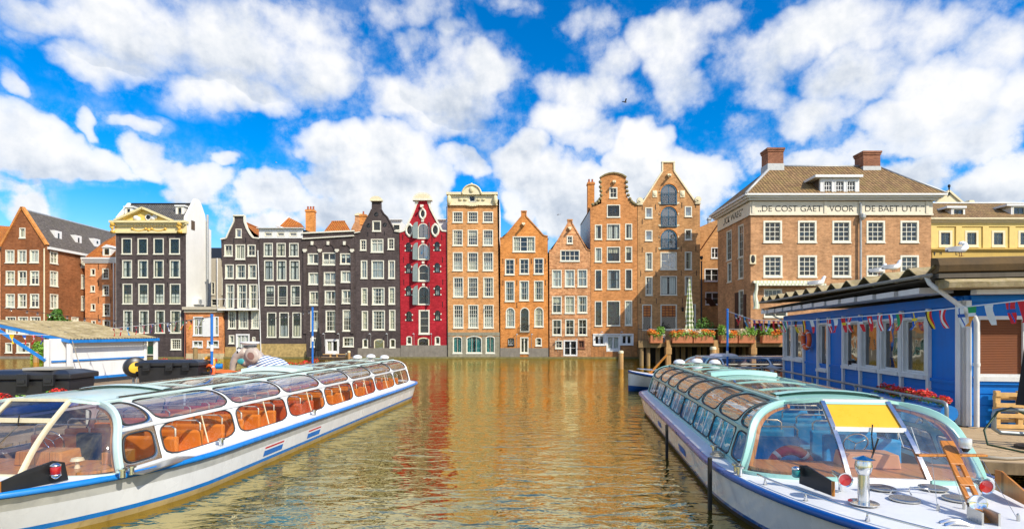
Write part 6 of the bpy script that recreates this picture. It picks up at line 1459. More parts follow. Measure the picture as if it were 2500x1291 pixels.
wall_with_holes(hut, 'side_wall', HUTBLUE, 0, [(0,.95),(15.3,.95),(15.3,4.5),(0,4.5)], [opening_outline(*o['r']) for o in ops], 'y', .31, 1)
for o in ops: make_window(hut, -.06, o, 'y')
fo = [dict(r=(.28,1.44,2.30,3.92), grid=(1,1), frame=HUTWHITE, curtain='none', fw=.08, pane=hg)]
wall_with_holes(hut, 'front_wall', HUTBLUE, -.02, [(0,.95),(6.5,.95),(6.5,4.5),(0,4.5)], [opening_outline(*o['r']) for o in fo], 'x', .31)
fw_ = make_window(hut, -.02, fo[0])
m = MB(); SHB = plain('brown_roller_shutter', (.22,.080,.036), .75, var=.1, spec=.15)
for k in range(34): z = 2.37+k*.0445; m.add([(.36,.02,z),(1.36,.02,z),(1.36,.004,z+.012),(.36,.004,z+.012),(1.36,.012,z+.0445),(.36,.012,z+.0445)], [(0,1,2,3),(3,2,4,5)])
m.build('roller_shutter', SHB, fw_, fix=False)
for s_ in (15.24,13.84,12.1,10.28,9.06,7.53,6.0,4.48,3.05,1.53):
    m = MB(); m.box(-.11,-.001,s_-.065,s_+.065,.96,4.22); m.build('post', HUTWHITE, hut, bevel=.01)
m = MB(); m.box(-.10,-.002,-.13,.20,.97,4.36); m.box(-.10,.12,-.13,-.022,.972,4.362); m.build('corner_post', PUREW, hut, bevel=.01)
m = MB(); m.box(1.5,1.6,-.12,-.022,.97,4.3); m.build('post', PUREW, hut, bevel=.01)
m = MB(); m.box(-.07,-.001,.22,15.3,4.225,4.5); m.box(.13,6.5,-.09,-.021,4.32,4.5); m.each('top_beam', HUTBLUE, hut)
m = MB(); m.box(-.06,-.001,.22,15.15,2.06,2.16); m.box(.13,1.49,-.10,-.021,2.10,2.26); m.box(1.61,6.4,-.10,-.021,2.10,2.26); m.each('sill_band', HUTBLUE, hut)
m = MB()
for z in (1.25,1.55,1.85): m.box(-.02,-.0015,.21,15.2,z,z+.27); m.box(.13,6.4,-.045,-.0215,z,z+.27)
m.each('siding_board', HUTBLUE, hut)
# door in the long wall
m = MB(); m.box(-.05,-.0012,9.15,10.2,.97,1.88); m.build('door', HUTBLUE, hut)
m = MB(); m.box(-.10,-.001,6.92,6.99,2.18,2.42) ; m.build('meter_box', BLACKP, hut)
zg = lambda s_: 5.05+.018*s_
m = MB()
pitch, ph = 1.37, .71
def wave(s_):
    a = math.asin(.985*math.cos(2*PI*(s_-ph)/pitch))/1.4; return .18*a
def rf_(u, v, o=0): s_ = lerp(-.55, 16.4, v); x = lerp(-1.02, 7.5, u); return (x, s_, zg(s_)+.12+.04*(x+1)+wave(s_)+o)
m.grid(lambda u, v: rf_(u, v), 3, 200); m.grid(lambda u, v: rf_(u, v, -.035), 3, 200)
m.add([rf_(0, k/200, o) for k in range(201) for o in (0, -.035)], [(2*k, 2*k+2, 2*k+3, 2*k+1) for k in range(200)])
roof = m.build('roof', ASB.mat, hut, smooth='auto', fix=False)
m = MB(); m.tube([(-1.05, s_, zg(s_)-.02) for s_ in (-.5, 4, 8, 12, 16.3)], .055, 8); m.build('gutter', plain('weathered_gutter', (.30,.27,.22), .7, var=.2, dirt=.5), hut, smooth=True)
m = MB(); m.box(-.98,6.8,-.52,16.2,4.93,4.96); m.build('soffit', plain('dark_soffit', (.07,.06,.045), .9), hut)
for k in range(12):
    s_ = .5+k*1.38; m = MB(); m.box(-.86,-.0,s_-.06,s_+1.05,4.60+.006*s_,4.76+.008*s_); m.build('rafter', PUREW, hut)
m = MB(); vs = [(-.52,5.06),(-.66,5.10),(-.70,5.26),(-.62,5.44),(-.30,5.50),(-.28,5.06)]; m.extrude([(-.95,a,b) for a, b in vs],(8.5,0,0)); m.build('verge_cap', MOSSB, hut)
m = MB(); m.box(-.93,7.5,-.62,-.30,4.93,5.055); m.build('verge_board', plain('grey_brown_board', (.12,.10,.075), .85, var=.3, dirt=.4), hut)
m = MB(); vs = [(-.80,4.66),(-.84,4.80),(-.60,4.90),(-.2,4.90),(-.2,4.64)]; m.extrude([(-.80,a,b) for a, b in vs],(8.3,0,0)); m.build('verge_sheet', ASB.mat, hut)
m = MB(); m.box(.05,7,-.45,-.2,4.505,4.63); m.each('lamp_strip', PUREW, hut)
m = MB(); m.tube([(-1.02,-.25,5.0),(-.98,-.3,4.82),(.10,-.27,3.92),(.16,-.25,3.75),(.16,-.25,2.6),(.16,-.25,.98)], .062, 10); m.lathe([(.08,0),(.08,.08)],10,(.16,-.25,2.6)); m.build('downpipe', HUTWHITE, hut, smooth='auto')
m = MB(); m.bar((-1.0,16.1,4.95),(-.02,15.35,4.2),.07,.07); m.build('roof_brace', GREYP, hut)
m = MB(); m.box(-.02,6.4,.02,.3,.96,4.45); m.box(.33,6.4,15.0,15.29,.96,4.45); m.box(6.2,6.4,.3,15.0,.96,4.45); m.each('rear_wall', HUTBLUE, hut)
m = MB(); m.tube([(-.25,11.2+.40*math.cos(2*PI*k/32),3.22+.40*math.sin(2*PI*k/32)) for k in range(32)],.105,10,0,True)
lb = m.build('lifebuoy', ORANGEP, None, smooth=True); lb.location = (HX,HY,0); lb.rotation_euler = (0,0,HR); tag(lb,'orange lifebuoy hanging on the blue hut wall between two posts','lifebuoy')
m = MB()
for k in range(4):
    a = PI/4+k*PI/2; m.tube([(-.25,11.2+.40*math.cos(a+j*.07),3.22+.40*math.sin(a+j*.07)) for j in (-1,0,1)],.109,10)
m.each('reflective_band', PUREW, lb, smooth=True)
LR_ = LR.build('lifebuoy', [LIFERED], None, smooth=True); LR_.location = (6.3+.13*5.6,15-15*0,0); LR_.rotation_euler = (0,0,-math.atan(.13)); LR_.data.transform(Matrix.Translation((0,-15,0))); tag(LR_,'red lifebuoy lying behind the curved windscreen of the green trimmed boat','lifebuoy')
m = MB()
for k in range(4):
    a = PI/4+k*PI/2; m.tube([(-.85+.37*math.cos(a+j*.09),10.57-15,0.74+.37*math.sin(a+j*.09)) for j in (-1,0,1)],.104,8)
m.each('reflective_band', PUREW, LR_, smooth=True)

# ---- jetty under the hut
jr = thing('jetty', 'sun-bleached plank jetty carrying the blue hut', 'jetty', (HX, HY, 0), HR)
m = MB(); m.box(-1.55,14,-1.9,18,.82,.94); m.add([(-1.55,-1.905,.94),(14,-1.905,.94),(14,-5.2,.94),(-2.25,-4.55,.94),(-1.55,-1.905,.80),(14,-1.905,.80),(14,-5.2,.80),(-2.25,-4.55,.80)],[(0,3,2,1),(4,5,6,7),(0,1,5,4),(1,2,6,5),(2,3,7,6),(3,0,4,7)]); m.build('deck', DECKW, jr)
m = MB(); m.bar((-2.28,-4.60,.84),(14,-5.25,.84),.08,.22); m.build('edge_beam', plain('rotten_edge_timber',(.22,.15,.08),.9,var=.4,dirt=.6), jr)
for a, b in ((-1.4,0),(-1.4,5),(-1.4,10),(-1.4,15),(-1.9,-4.3),(1,-4.7),(3,-4.8)):
    m = MB(); m.tube([(a,b,-.6),(a,b,.81)],.13,10); m.build('pile', PILEW, jr)
# pipe railing along the jetty
pr = thing('pipe_railing', 'grey pipe railing running along the blue hut', 'railing', (HX, HY, 0), HR)
m = MB(); m.tube([(-1.2,15.5,1.68),(-1.2,-1.3,1.74),(-1.2,-1.42,1.70),(-1.2,-1.45,1.6),(-1.2,-1.45,.94)],.045,8); m.build('handrail', GREYP, pr, smooth=True)
for s_ in (15.2,11.4,7.6,3.6,.6):
    m = MB(); m.tube([(-1.2,s_,.94),(-1.2,s_,1.72)],.04,8); m.lathe([(.06,-.06),(.06,.06)],8,(-1.2,s_,1.70),(0,1,0)); m.build('railing_post', GREYP, pr)
m = MB(); m.tube([(-1.2,15.5,1.32),(-1.2,2.4,1.34)],.022,6); m.build('lower_rail', GREYP, pr)
def flower_trough(label, loc, rz, L, seed, blooms=REDF, n=900, name='flower_trough', r=.15, group='flower troughs on the pipe railings'):
    t_ = thing(name, label, 'flower trough', loc, rz, group)
    m = MB(); m.tube([(0,0,0),(0,L,0)], r, 14); m.build('trough', SEAB, t_, smooth='auto')
    m = MB(); m.tube([(0,-.03,0),(0,.06,0)], r+.035, 14); m.build('end_ring', SEAB, t_, smooth='auto')
    rnd = random.Random(seed); k = int(L/.28)
    cl = [((rnd.uniform(-.05,.08), L*(i+.5)/k, r+.14+rnd.uniform(-.05,.08)), (.16,.2,.10+rnd.uniform(0,.06))) for i in range(k)]
    leaves('foliage', GREEN2, t_, [((a[0],a[1],a[2]-.07),(b[0],b[1],b[2])) for a, b in cl], int(n*.5), .045, seed+1)
    leaves('blooms', blooms, t_, [c for i, c in enumerate(cl) if rnd.random() < .82], n, .04, seed+2); return t_
HCO, HSI = math.cos(HR), math.sin(HR)
def hw(x, y): return (HX+x*HCO-y*HSI, HY+x*HSI+y*HCO)
flower_trough('blue trough of red geraniums on the railing nearest the hut corner', (*hw(-1.02,-1.2),1.44), HR, 3.9, 3, n=1500, r=.17)
# near pipe barrier, hose, pallet and folded parasol
pb = thing('pipe_barrier', 'low grey pipe barrier with rounded corner at the edge of the plank jetty', 'barrier', (10.95, 12.1, .94))
m = MB(); m.tube([(14.5,11.0,1.66),(11.1,12.05,1.74),(10.98,12.1,1.70),(10.95,12.1,1.6),(10.95,12.1,1.3),(11.05,12.06,1.22),(14.5,11.0,1.12)],.05,8); m.build('pipe', GREYP, pb, smooth=True)
for k in (0, 1):
    m = MB(); x, y = 12.6+k*1.7, 11.6-k*.52; m.tube([(x,y,.94),(x,y,1.7-.03*k)],.045,8); m.build('barrier_post', GREYP, pb)
m = MB(); m.tube([(11.25,12.0,1.79),(10.95,12.0,1.70),(10.55,11.9,1.30),(10.45,11.7,1.02),(10.7,11.2,.97),(11.3,10.9,.965),(11.9,10.9,.97)],.022,7); m.tube([(11.25,12.0,1.79),(11.55,11.85,1.6),(11.6,11.6,1.2),(11.6,11.3,1.0),(11.75,11.0,.965),(12.3,10.85,.97)],.022,7); m.tube([(12.0,11.8,1.6),(11.85,11.7,1.45),(11.8,11.4,1.1),(11.95,11.1,.97),(12.5,10.9,.97)],.022,7)
tag(m.build('garden_hose', plain('dark_green_hose', (.02,.05,.015), .4), None, smooth=True),'dark green hose looped over the pipe barrier on the jetty','hose')
pl = thing('pallet', 'pale wooden pallet leaning upright against the blue hut front', 'pallet', (*hw(.6,-.26),.95), HR)
for z in (.06,.34,.62,.9):
    m = MB(); m.box(0,1.2,-.02,.01,z-.05,z+.06); m.build('slat', PINE, pl, bevel=.006)
for x in (.0,.52,1.08):
    m = MB(); m.box(x,x+.12,.012,.11,0,1.0); m.build('bearer', PINE, pl, bevel=.006)
for z in (.2,.5,.8):
    m = MB(); m.box(0,1.2,.112,.135,z-.05,z+.06); m.build('slat', PINE, pl, bevel=.006)
def folded_parasol(name, label, x, y, zb, H_, rmax, mat, group=None, waist=None, seed=1, n=16, low=.42):
    t_ = thing(name, label, 'parasol', (x,y,zb), group=group); rnd = random.Random(seed); jit = [rnd.uniform(.65,1.15) for _ in range(n)]
    def R(v):
        if waist and v < waist: k = v/waist; return rmax*lerp(1.1,.55,k**1.5)
        k = (v-(waist or 0))/(1-(waist or 0)); return rmax*lerp(1.0,.16,k**.9)*(.62+.38*min(1,k*6) if waist else 1)
    m = MB(); rows = 18
    m.grid(lambda u, v: (x+R(v)*(jit[int(u*n)%n] if int(u*n)%2 else .62)*math.cos(2*PI*u), y+R(v)*(jit[int(u*n)%n] if int(u*n)%2 else .62)*math.sin(2*PI*u), zb+H_*lerp(low,1,v) if not waist else zb+H_*lerp(low,1,v)), n, rows)
    m.build('canopy', mat, t_, smooth=False)
    m = MB(); m.tube([(x,y,zb),(x,y,zb+H_*1.02)],.035,8); m.build('pole', IRON if mat is BLACKCL else PINE, t_); m = MB(); m.lathe([(.05,0),(.05,.06),(.02,.12),(0,.14)],8,(x,y,zb+H_)); m.build('finial', IRON, t_)
    if waist: m = MB(); zz = zb+H_*lerp(low,1,waist); m.tube([(x+rmax*.62*math.cos(2*PI*k/14),y+rmax*.62*math.sin(2*PI*k/14),zz+.02*math.sin(k*3)) for k in range(14)],.05,5,0,True); m.build('tie_strap', mat, t_)
    return t_
folded_parasol('parasol','folded black parasol at the edge of the plank jetty',11.38,11.65,.94,3.15,.27,BLACKCL,seed=4,low=.30)
m = MB(); m.lathe([(.3,0),(.3,.06),(.06,.1),(.06,.3)],14,(11.38,11.65,.942)); 
tag(m.build('parasol_stand', BLACKP, None, smooth='auto'),'round black stand under the folded parasol on the jetty','parasol stand')
m = MB(); random.seed(5)
m.tube([(9.3,10.75,.98),(9.8,10.55,.975),(10.4,10.62,.975),(11.4,10.35,.975)],.032,7)
tag(m.build('mooring_rope', plain('grey_hemp_rope',(.42,.37,.29),.9), None, smooth=True),'thick grey rope lying along the jetty end behind the wooden lamp board','rope')

# ---- bunting and poles
CC = {k: plain('bunting_'+k, c, .8, var=.06) for k, c in dict(red=(.68,.02,.03), white=(.80,.80,.78), blue=(.02,.10,.42), green=(.02,.32,.10), yellow=(.85,.60,.02), black=(.02,.02,.02), sky=(.05,.30,.60), orange=(.85,.30,.03)).items()}
FLAGS = dict(it=('v','green','white','red'), de=('h','black','red','yellow'), be=('v','black','yellow','red'), pl=('h','white','red'), ch=('x','red','white'), es=('h','red','yellow','red'), dk=('x','red','white'), tr=('o','red','white'), at=('v','red','white','red'), nl=('v','red','white','blue'), pt=('v','green','red'), se=('x','blue','yellow'), fi=('x','white','blue'), ie=('h','green','white','orange'), no=('x','red','blue'), wh=('h','white'), rd=('h','red'), fr=('h','blue','white','red'), gb=('x','blue','red'), ye=('h','yellow'), gr=('h','sky','white','sky'))
def bunting(label, path, flags, size, group='bunting lines of national pennants', seed=2):
    """path: list of world points of the cord; flags: list of (t along, code)"""
    t_ = thing('bunting', label, 'bunting', path[0], group=group); rnd = random.Random(seed)
    P = [Vector(p) for p in path]; D = [0]
    for a, b in zip(P, P[1:]): D.append(D[-1]+(b-a).length)
    def at(t):
        s_ = t*D[-1]
        for i in range(len(P)-1):
            if s_ <= D[i+1]+1e-6: k = (s_-D[i])/(D[i+1]-D[i]); return P[i].lerp(P[i+1], k)
        return P[-1]
    m = MB(); m.tube(P, .014, 5); m.build('cord', CC['white'], t_)
    for t, code in flags:
        kind, *cs = FLAGS[code]; a, b = at(t), at(min(1, t+size*.50/D[-1])); ax = (b-a); L = ax.length; tw = rnd.uniform(-.7,.7); lean = Vector((rnd.uniform(-.12,.12), rnd.uniform(-.1,.1), -1)).normalized()
        def S(u, v):  # u across, v down; tapers to a point
            p = a+ax*lerp(u, .5, v*.96)+lean*(size*v)
            return p+Vector((math.sin(v*2.5+tw*3)*.07*v, math.sin(u*3+v*3+tw*2)*.06*v, 0))*size*3
        m = MB(); N = 6
        for i in range(N):
            for j in range(N):
                u, v = (i+.5)/N, (j+.5)/N
                if kind == 'v': mi = min(len(cs)-1, int(u*len(cs)))
                elif kind == 'h': mi = min(len(cs)-1, int(v*len(cs)*1.15))
                elif kind == 'x': mi = 1 if (abs(i-2) < 1 or abs(j-2) < 1) else 0
                else: mi = 1 if (j in (1,2) and i in (2,3)) else 0
                m.poly([S(i/N,j/N), S((i+1)/N,j/N), S((i+1)/N,(j+1)/N), S(i/N,(j+1)/N)], mi)
        m.build('pennant', [CC[c] for c in cs], t_, fix=False)
    return t_
def pole(label, px, Y, ztop, zb=-.5, r=.055, rope=True):
    t_ = thing('flag_pole', label, 'pole', (X(px,Y),Y,zb)); x = X(px,Y)
    m = MB(); m.tube([(x,Y,zb),(x,Y,ztop)],r,10); m.build('pole_shaft',POLEBLUE,t_,smooth='auto'); m = MB(); m.lathe([(r*1.2,0),(r*1.2,.05),(0,.08)],10,(x,Y,ztop)); m.build('pole_cap',POLEBLUE,t_)
    m = MB(); m.lathe([(r*1.15,0),(r*1.15,.28)],10,(x,Y,zb+(ztop-zb)*.55)); m.build('white_band',PUREW,t_); return t_
pole('blue pole standing behind the roof of the green trimmed boat', 1776, 27, 4.72)
bx_ = 10.75; pp = [(X(1776,27),27,4.66)]+[(bx_, bx_/((px-CX)/F), Z(py, bx_/((px-CX)/F))) for px, py in ((1840,781),(1915,783),(2000,781),(2089,773),(2211,764),(2314,754),(2410,743),(2500,733),(2560,726))]
DP = [0]
for a, b in zip(pp, pp[1:]): DP.append(DP[-1]+(Vector(b)-Vector(a)).length)
def tpx(px):
    Y = bx_/((px-CX)/F)
    for i in range(len(pp)-1):
        if pp[i+1][1] <= Y <= pp[i][1]: k = (pp[i][1]-Y)/(pp[i][1]-pp[i+1][1]); return (DP[i]+k*(DP[i+1]-DP[i]))/DP[-1]
    return .02
fl = [(tpx(1840+z*.3564-9), c) for z, c in ((235,'it'),(305,'de'),(355,'be'),(408,'pl'),(528,'ch'),(570,'pl'),(622,'es'),(668,'dk'),(735,'fr'),(800,'tr'),(872,'at'),(945,'nl'),(998,'pt'),(1100,'se'),(1198,'be'),(1295,'at'),(1410,'fi'),(1490,'ie'),(1605,'wh'),(1750,'no'),(1830,'rd'))]
fl += [(tpx(px), c) for px, c in ((1788,'fr'),(1800,'tr'),(1812,'gr'),(1824,'dk'),(1838,'gb'),(1850,'no'),(1862,'at'),(1874,'fi'),(1886,'rd'),(1897,'ch'),(1907,'nl'))]
bunting('bunting of national flag pennants strung along the front of the blue hut', pp, fl, .47)

# ---- terrace on piles by the corner house
tr = thing('terrace', 'timber cafe terrace raised over the water on piles before the umber warehouse', 'terrace', (X(1740,60),60,0))
YT = 60.0; tx0, tx1 = X(1558,YT), X(2150,YT)
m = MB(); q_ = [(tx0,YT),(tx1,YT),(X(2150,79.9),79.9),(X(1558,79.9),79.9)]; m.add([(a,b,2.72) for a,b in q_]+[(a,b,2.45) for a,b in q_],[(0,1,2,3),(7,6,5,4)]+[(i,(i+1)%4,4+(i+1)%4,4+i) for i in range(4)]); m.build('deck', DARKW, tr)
m = MB(); m.box(tx0,X(1612,YT),YT-.15,YT-.001,2.1,2.9); m.box(X(1612,YT)+.01,tx1,YT-.12,YT-.001,2.2,2.72); m.build('edge_beam', PILEW, tr)
for px, w_, y in ((1631,.52,YT-.3),(1746,.52,YT-.3),(1838,.52,YT-.3)):
    m = MB(); m.box(X(px,y)-w_/2,X(px,y)+w_/2,y-.25,y+.25,-.6,2.95); m.box(X(px,y)-w_*.65,X(px,y)+w_*.65,y-.32,y+.32,1.35,2.1); m.build('pillar', BROWNPILE, tr, bevel=.03)
for px, y in ((1566,YT+.2),(1582,YT+.4),(1606,YT+2),(1654,YT+6),(1668,YT+3),(1684,YT+7),(1706,YT+4),(1720,YT+8),(1760,YT+4),(1790,YT+3),(1815,YT+5)):
    m = MB(); m.tube([(X(px,y),y,-.6),(X(px,y),y,2.44)],.24,10); m.build('pile', PILEW, tr)
m = MB(); m.box(X(1562,YT+9.5),tx1,YT+9.5,YT+9.6,-.6,2.4); m.build('underdeck_shade', plain('painted_deck_shadow',(.02,.016,.012),.9), tr)  # near-black sheet added as the shade beneath the deck
rl_ = thing('terrace_railing', 'thin steel railing above the flower boxes of the terrace', 'railing', (X(1740,YT),YT,2.72))
m = MB(); m.bar((X(1590,YT),YT+.15,4.2),(tx1,YT+.15,4.2),.05,.05); m.build('top_rail', GREYP, rl_)
for k in range(9):
    m = MB(); x = lerp(X(1592,YT),X(2000,YT),k/8); m.bar((x,YT+.15,2.72),(x,YT+.15,4.2),.05,.05); m.build('railing_post', GREYP, rl_)
gt = thing('terrace_gate', 'black barred gate panel at the waterside corner of the terrace', 'gate', (X(1568,YT),YT,2.9))
m = MB(); m.bar((tx0,YT,4.2),(X(1582,YT),YT,4.2),.06,.06); m.bar((tx0,YT,3.0),(X(1582,YT),YT,3.0),.06,.06); m.build('gate_frame', IRON, gt)
for k in range(7):
    m = MB(); x = lerp(tx0+.03,X(1582,YT)-.03,k/6); m.bar((x,YT,2.9),(x,YT,4.25+(.5 if k in (0,3,6) else 0)),.04,.04); m.build('bar', IRON, gt)
RUSTP = plain('rust_red_planter', (.58,.20,.085), .7, var=.12, scale=1.2, dirt=.25)
pk = lambda z: 1540+z*.1859
for i, (a, b, kinds, lab) in enumerate(((250,410,'oog','rust-red flower box with orange blossom at the gate end of the terrace'),(537,800,'oooyo','rust-red flower box of orange blossom right of the first terrace pillar'),(815,1075,'oyooo','rust-red flower box of orange blossom left of the second terrace pillar'),(1170,1390,'gpoo','rust-red flower box with green bush at its end behind the blue pole'),(1405,1620,'pypgg','rust-red flower box with pale blossom and green bush left of the third pillar'),(1715,2010,'ggoog','rust-red flower box with big green bush beside the blue hut'))):
    xa, xb = X(pk(a),YT-.5), X(pk(b),YT-.5); t_ = thing('flower_box', lab, 'flower box', ((xa+xb)/2,YT-.5,2.62), group='flower boxes along the terrace edge')
    m = MB(); m.extrude([(xa,YT-.75,2.62),(xa,YT-.13,2.62),(xa,YT-.13,3.5),(xa,YT-.85,3.5)],(xb-xa,0,0)); m.build('box',RUSTP,t_,bevel=.02)
    K = len(kinds); cl = {'o':[], 'g':[], 'y':[], 'p':[]}
    for k, ch in enumerate(kinds):
        for j in range(3): cx_ = lerp(xa,xb,(k+(j+.5)/3)/K); cl[ch].append(((cx_,YT-.55,3.75+.12*math.sin(cx_*3)+(.25 if ch == 'g' else 0)),(.42,.4,.36+(.22 if ch == 'g' else 0))))
    allc = [c for v_ in cl.values() for c in v_]
    leaves('foliage',GREEN2,t_,[((c[0],c[1]-.05,c[2]-.15),r) for c, r in allc]+cl['g']*3,700,.11,30+i); 
    if cl['o']: leaves('blooms',ORF,t_,cl['o'],1100,.095,40+i)
    if cl['y']+cl['p']: leaves('pale_blooms',PALEF,t_,cl['y']+cl['p'],420,.095,50+i)
    m = MB(); rnd = random.Random(i)
    for k in range(9): x = lerp(xa,xb,rnd.random()); m.bar((x,YT-.86,3.55),(x+rnd.uniform(-.2,.2),YT-.9,3.1-rnd.random()*.2),.03,.02)
    m.each('trailing_stem',GREEN1,t_)
CHK = NT('green_check_cloth'); sp_ = CHK.n('ShaderNodeSeparateXYZ'); CHK.l(CHK.coord(), sp_.inputs[0]); s1_ = CHK.math('GREATER_THAN', CHK.math('SINE', CHK.math('MULTIPLY', sp_.outputs[2], 12.0)), 0); s2_ = CHK.math('GREATER_THAN', CHK.math('SINE', CHK.math('MULTIPLY', sp_.outputs[0], 18.0)), 0)
CHK.l(CHK.mix(CHK.math('MULTIPLY', CHK.math('ADD', s1_, s2_), .5), (.74,.72,.58), (.22,.30,.06)), CHK.b.inputs['Base Color']); CHK.set(Roughness=.9)
folded_parasol('parasol','tall folded green and white checked parasol on the terrace',X(1683,62.5),62.5,2.72,7.35,.78,CHK.mat,waist=.26,seed=9,low=.08)
# people sitting on the terrace, seen over the flowers
SKIN = plain('skin', (.56,.31,.20), .6, var=.06)
def person(label, px, y, cloth, hair, zf=2.72, stand=False, lean=0):
    t_ = thing('person', label, 'person', (X(px,y),y,zf), group=None); x = X(px,y); hb = 1.0 if stand else .47
    bm = bmesh.new(); sk = bm.verts.layers.skin.verify(); V = {}
    def vert(n_, p, r): q = bm.verts.new((p[0],p[1],p[2]+zf)); q[sk].radius = (r,r*.8); V[n_] = q
    O = (0,0)
    vert('hip',(0,0,hb),.16); vert('chest',(lean,0,hb+.40),.19); vert('neck',(lean,0,hb+.62),.06); vert('chin',(lean,-.02,hb+.70),.085); vert('head',(lean,-.01,hb+.80),.10); vert('crown_',(lean,0,hb+.88),.07)
    for sd in (-1,1):
        if stand: vert('k%d'%sd,(sd*.11,0,.5),.075); vert('f%d'%sd,(sd*.12,0,.06),.05); vert('t%d'%sd,(sd*.12,-.16,.04),.04)
        else: vert('k%d'%sd,(sd*.13,-.45,.47),.085); vert('f%d'%sd,(sd*.13,-.42,.07),.055); vert('t%d'%sd,(sd*.13,-.58,.05),.04)
        vert('s%d'%sd,(lean+sd*.20,0,hb+.52),.075); vert('e%d'%sd,(lean+sd*.27,-.08,hb+.25),.05); vert('w%d'%sd,(lean+sd*.18,-.32,hb+.22),.035); vert('h%d'%sd,(lean+sd*.14,-.40,hb+.23),.04)
    E = [('hip','chest'),('chest','neck'),('neck','chin'),('chin','head'),('head','crown_')]+[e for sd in (-1,1) for e in (('hip','k%d'%sd),('k%d'%sd,'f%d'%sd),('f%d'%sd,'t%d'%sd),('chest','s%d'%sd),('s%d'%sd,'e%d'%sd),('e%d'%sd,'w%d'%sd),('w%d'%sd,'h%d'%sd))]
    for a, b in E: bm.edges.new((V[a],V[b]))
    V['hip'][sk].use_root = True
    me = bpy.data.meshes.new('body'); bm.to_mesh(me); bm.free(); me.transform(Matrix.Translation((0,0,-zf)))
    o = bpy.data.objects.new('body', me); COL.objects.link(o); o.parent = t_; o.modifiers.new('skin','SKIN'); sb = o.modifiers.new('sub','SUBSURF'); sb.levels = 1; sb.render_levels = 1
    mm = NT('person_cloth_and_skin'); sp_ = mm.n('ShaderNodeSeparateXYZ'); mm.l(mm.coord(), sp_.inputs[0]); hi = mm.math('GREATER_THAN', sp_.outputs[2], hb+.60); hand = mm.math('LESS_THAN', sp_.outputs[1], -.30); up = mm.math('GREATER_THAN', sp_.outputs[2], hb+.12)
    mm.l(mm.mix(mm.math('MAXIMUM', hi, mm.math('MULTIPLY', hand, up)), mm.mix(mm.math('GREATER_THAN', sp_.outputs[2], hb+.04), (.04,.05,.09), cloth), (.56,.31,.20)), mm.b.inputs['Base Color']); me.materials.append(mm.mat)
    m = MB(); vs = []
    m.ball((x+lean,y+.035,zf+hb+.85),.118,.118,.12,0,12,8); m.build('hair', hair, t_, smooth=True)
    m = MB(); m.ball((x+lean-.04,y-.105,zf+hb+.81),.014,.01,.014,0,6,4); m.ball((x+lean+.04,y-.105,zf+hb+.81),.014,.01,.014,0,6,4); m.bar((x+lean,y-.11,zf+hb+.79),(x+lean,y-.125,zf+hb+.745),.02,.025); m.bar((x+lean-.03,y-.10,zf+hb+.705),(x+lean+.03,y-.10,zf+hb+.705),.012,.012); m.build('face', plain('face_features',(.20,.07,.05),.6), t_)
    return t_
HB, HD, HBK, HG = plain('brown_hair',(.10,.05,.02),.7), plain('blond_hair',(.50,.33,.12),.7), plain('dark_hair',(.02,.014,.01),.7), plain('grey_hair',(.42,.40,.38),.7)
def chair(label, px, y):
    t_ = thing('terrace_chair', label, 'chair', (X(px,y),y,2.72), group='terrace chairs'); x = X(px,y)
    m = MB(); m.box(x-.22,x+.22,y-.2,y+.22,3.08,3.12); m.build('seat',DARKW,t_); m = MB(); m.box(x-.22,x+.22,y+.2,y+.24,3.12,3.55); m.build('backrest',DARKW,t_)
    for a in (-.2,.2):
        for b in (-.18,.2): m = MB(); m.bar((x+a,y+b,2.72),(x+a,y+b,3.08),.03,.03); m.build('leg',IRON,t_)
for px, y, cl_, hr_, lab, st_ in ((1596,61.3,(.55,.40,.20),HD,'blond person in tan top seated behind the first flower box',0),(1617,61.5,(.55,.52,.50),HG,'grey-haired person seated beside the first terrace pillar',0),(1664,61.2,(.60,.45,.30),HB,'brown-haired person in beige top seated left of the checked parasol',0),(1697,61.0,(.70,.64,.60),HG,'grey-haired person in pale top seated right of the checked parasol',0),(1710,61.5,(.10,.14,.25),HBK,'dark-haired person in navy top seated behind the orange blossom',0),(1735,61.2,(.70,.35,.30),HB,'person in salmon top seated by the second terrace pillar',0),(1812,61.4,(.60,.12,.08),HB,'person in red top seated under the bunting',0),(1838,61.6,(.50,.30,.18),HD,'blond person in brown top seated above the third pillar',0),(1868,62.6,(.65,.04,.05),HBK,'dark-haired person in red shirt standing on the terrace beside the hut',1)):
    person(lab, px, y, cl_, hr_, stand=bool(st_))
    if not st_: chair('dark wooden chair under the '+lab.split(' seated')[0].replace('person','guest'), px, y+.02)
t_ = thing('potted_shrub','dark leafy potted shrub at the foot of the drainpipe on the terrace','shrub',(X(1716,70),70,2.72)); m = MB(); m.lathe([(.4,0),(.5,.6)],12,(X(1716,70),70,2.72)); m.build('pot',RUSTP,t_); leaves('foliage',GREEN1,t_,[((X(1716,70)+dx,70,4.4+dz),(.9,.7,.7)) for dx,dz in ((0,0),(.6,.3),(-.6,.2),(.1,.8))],700,.13,77)

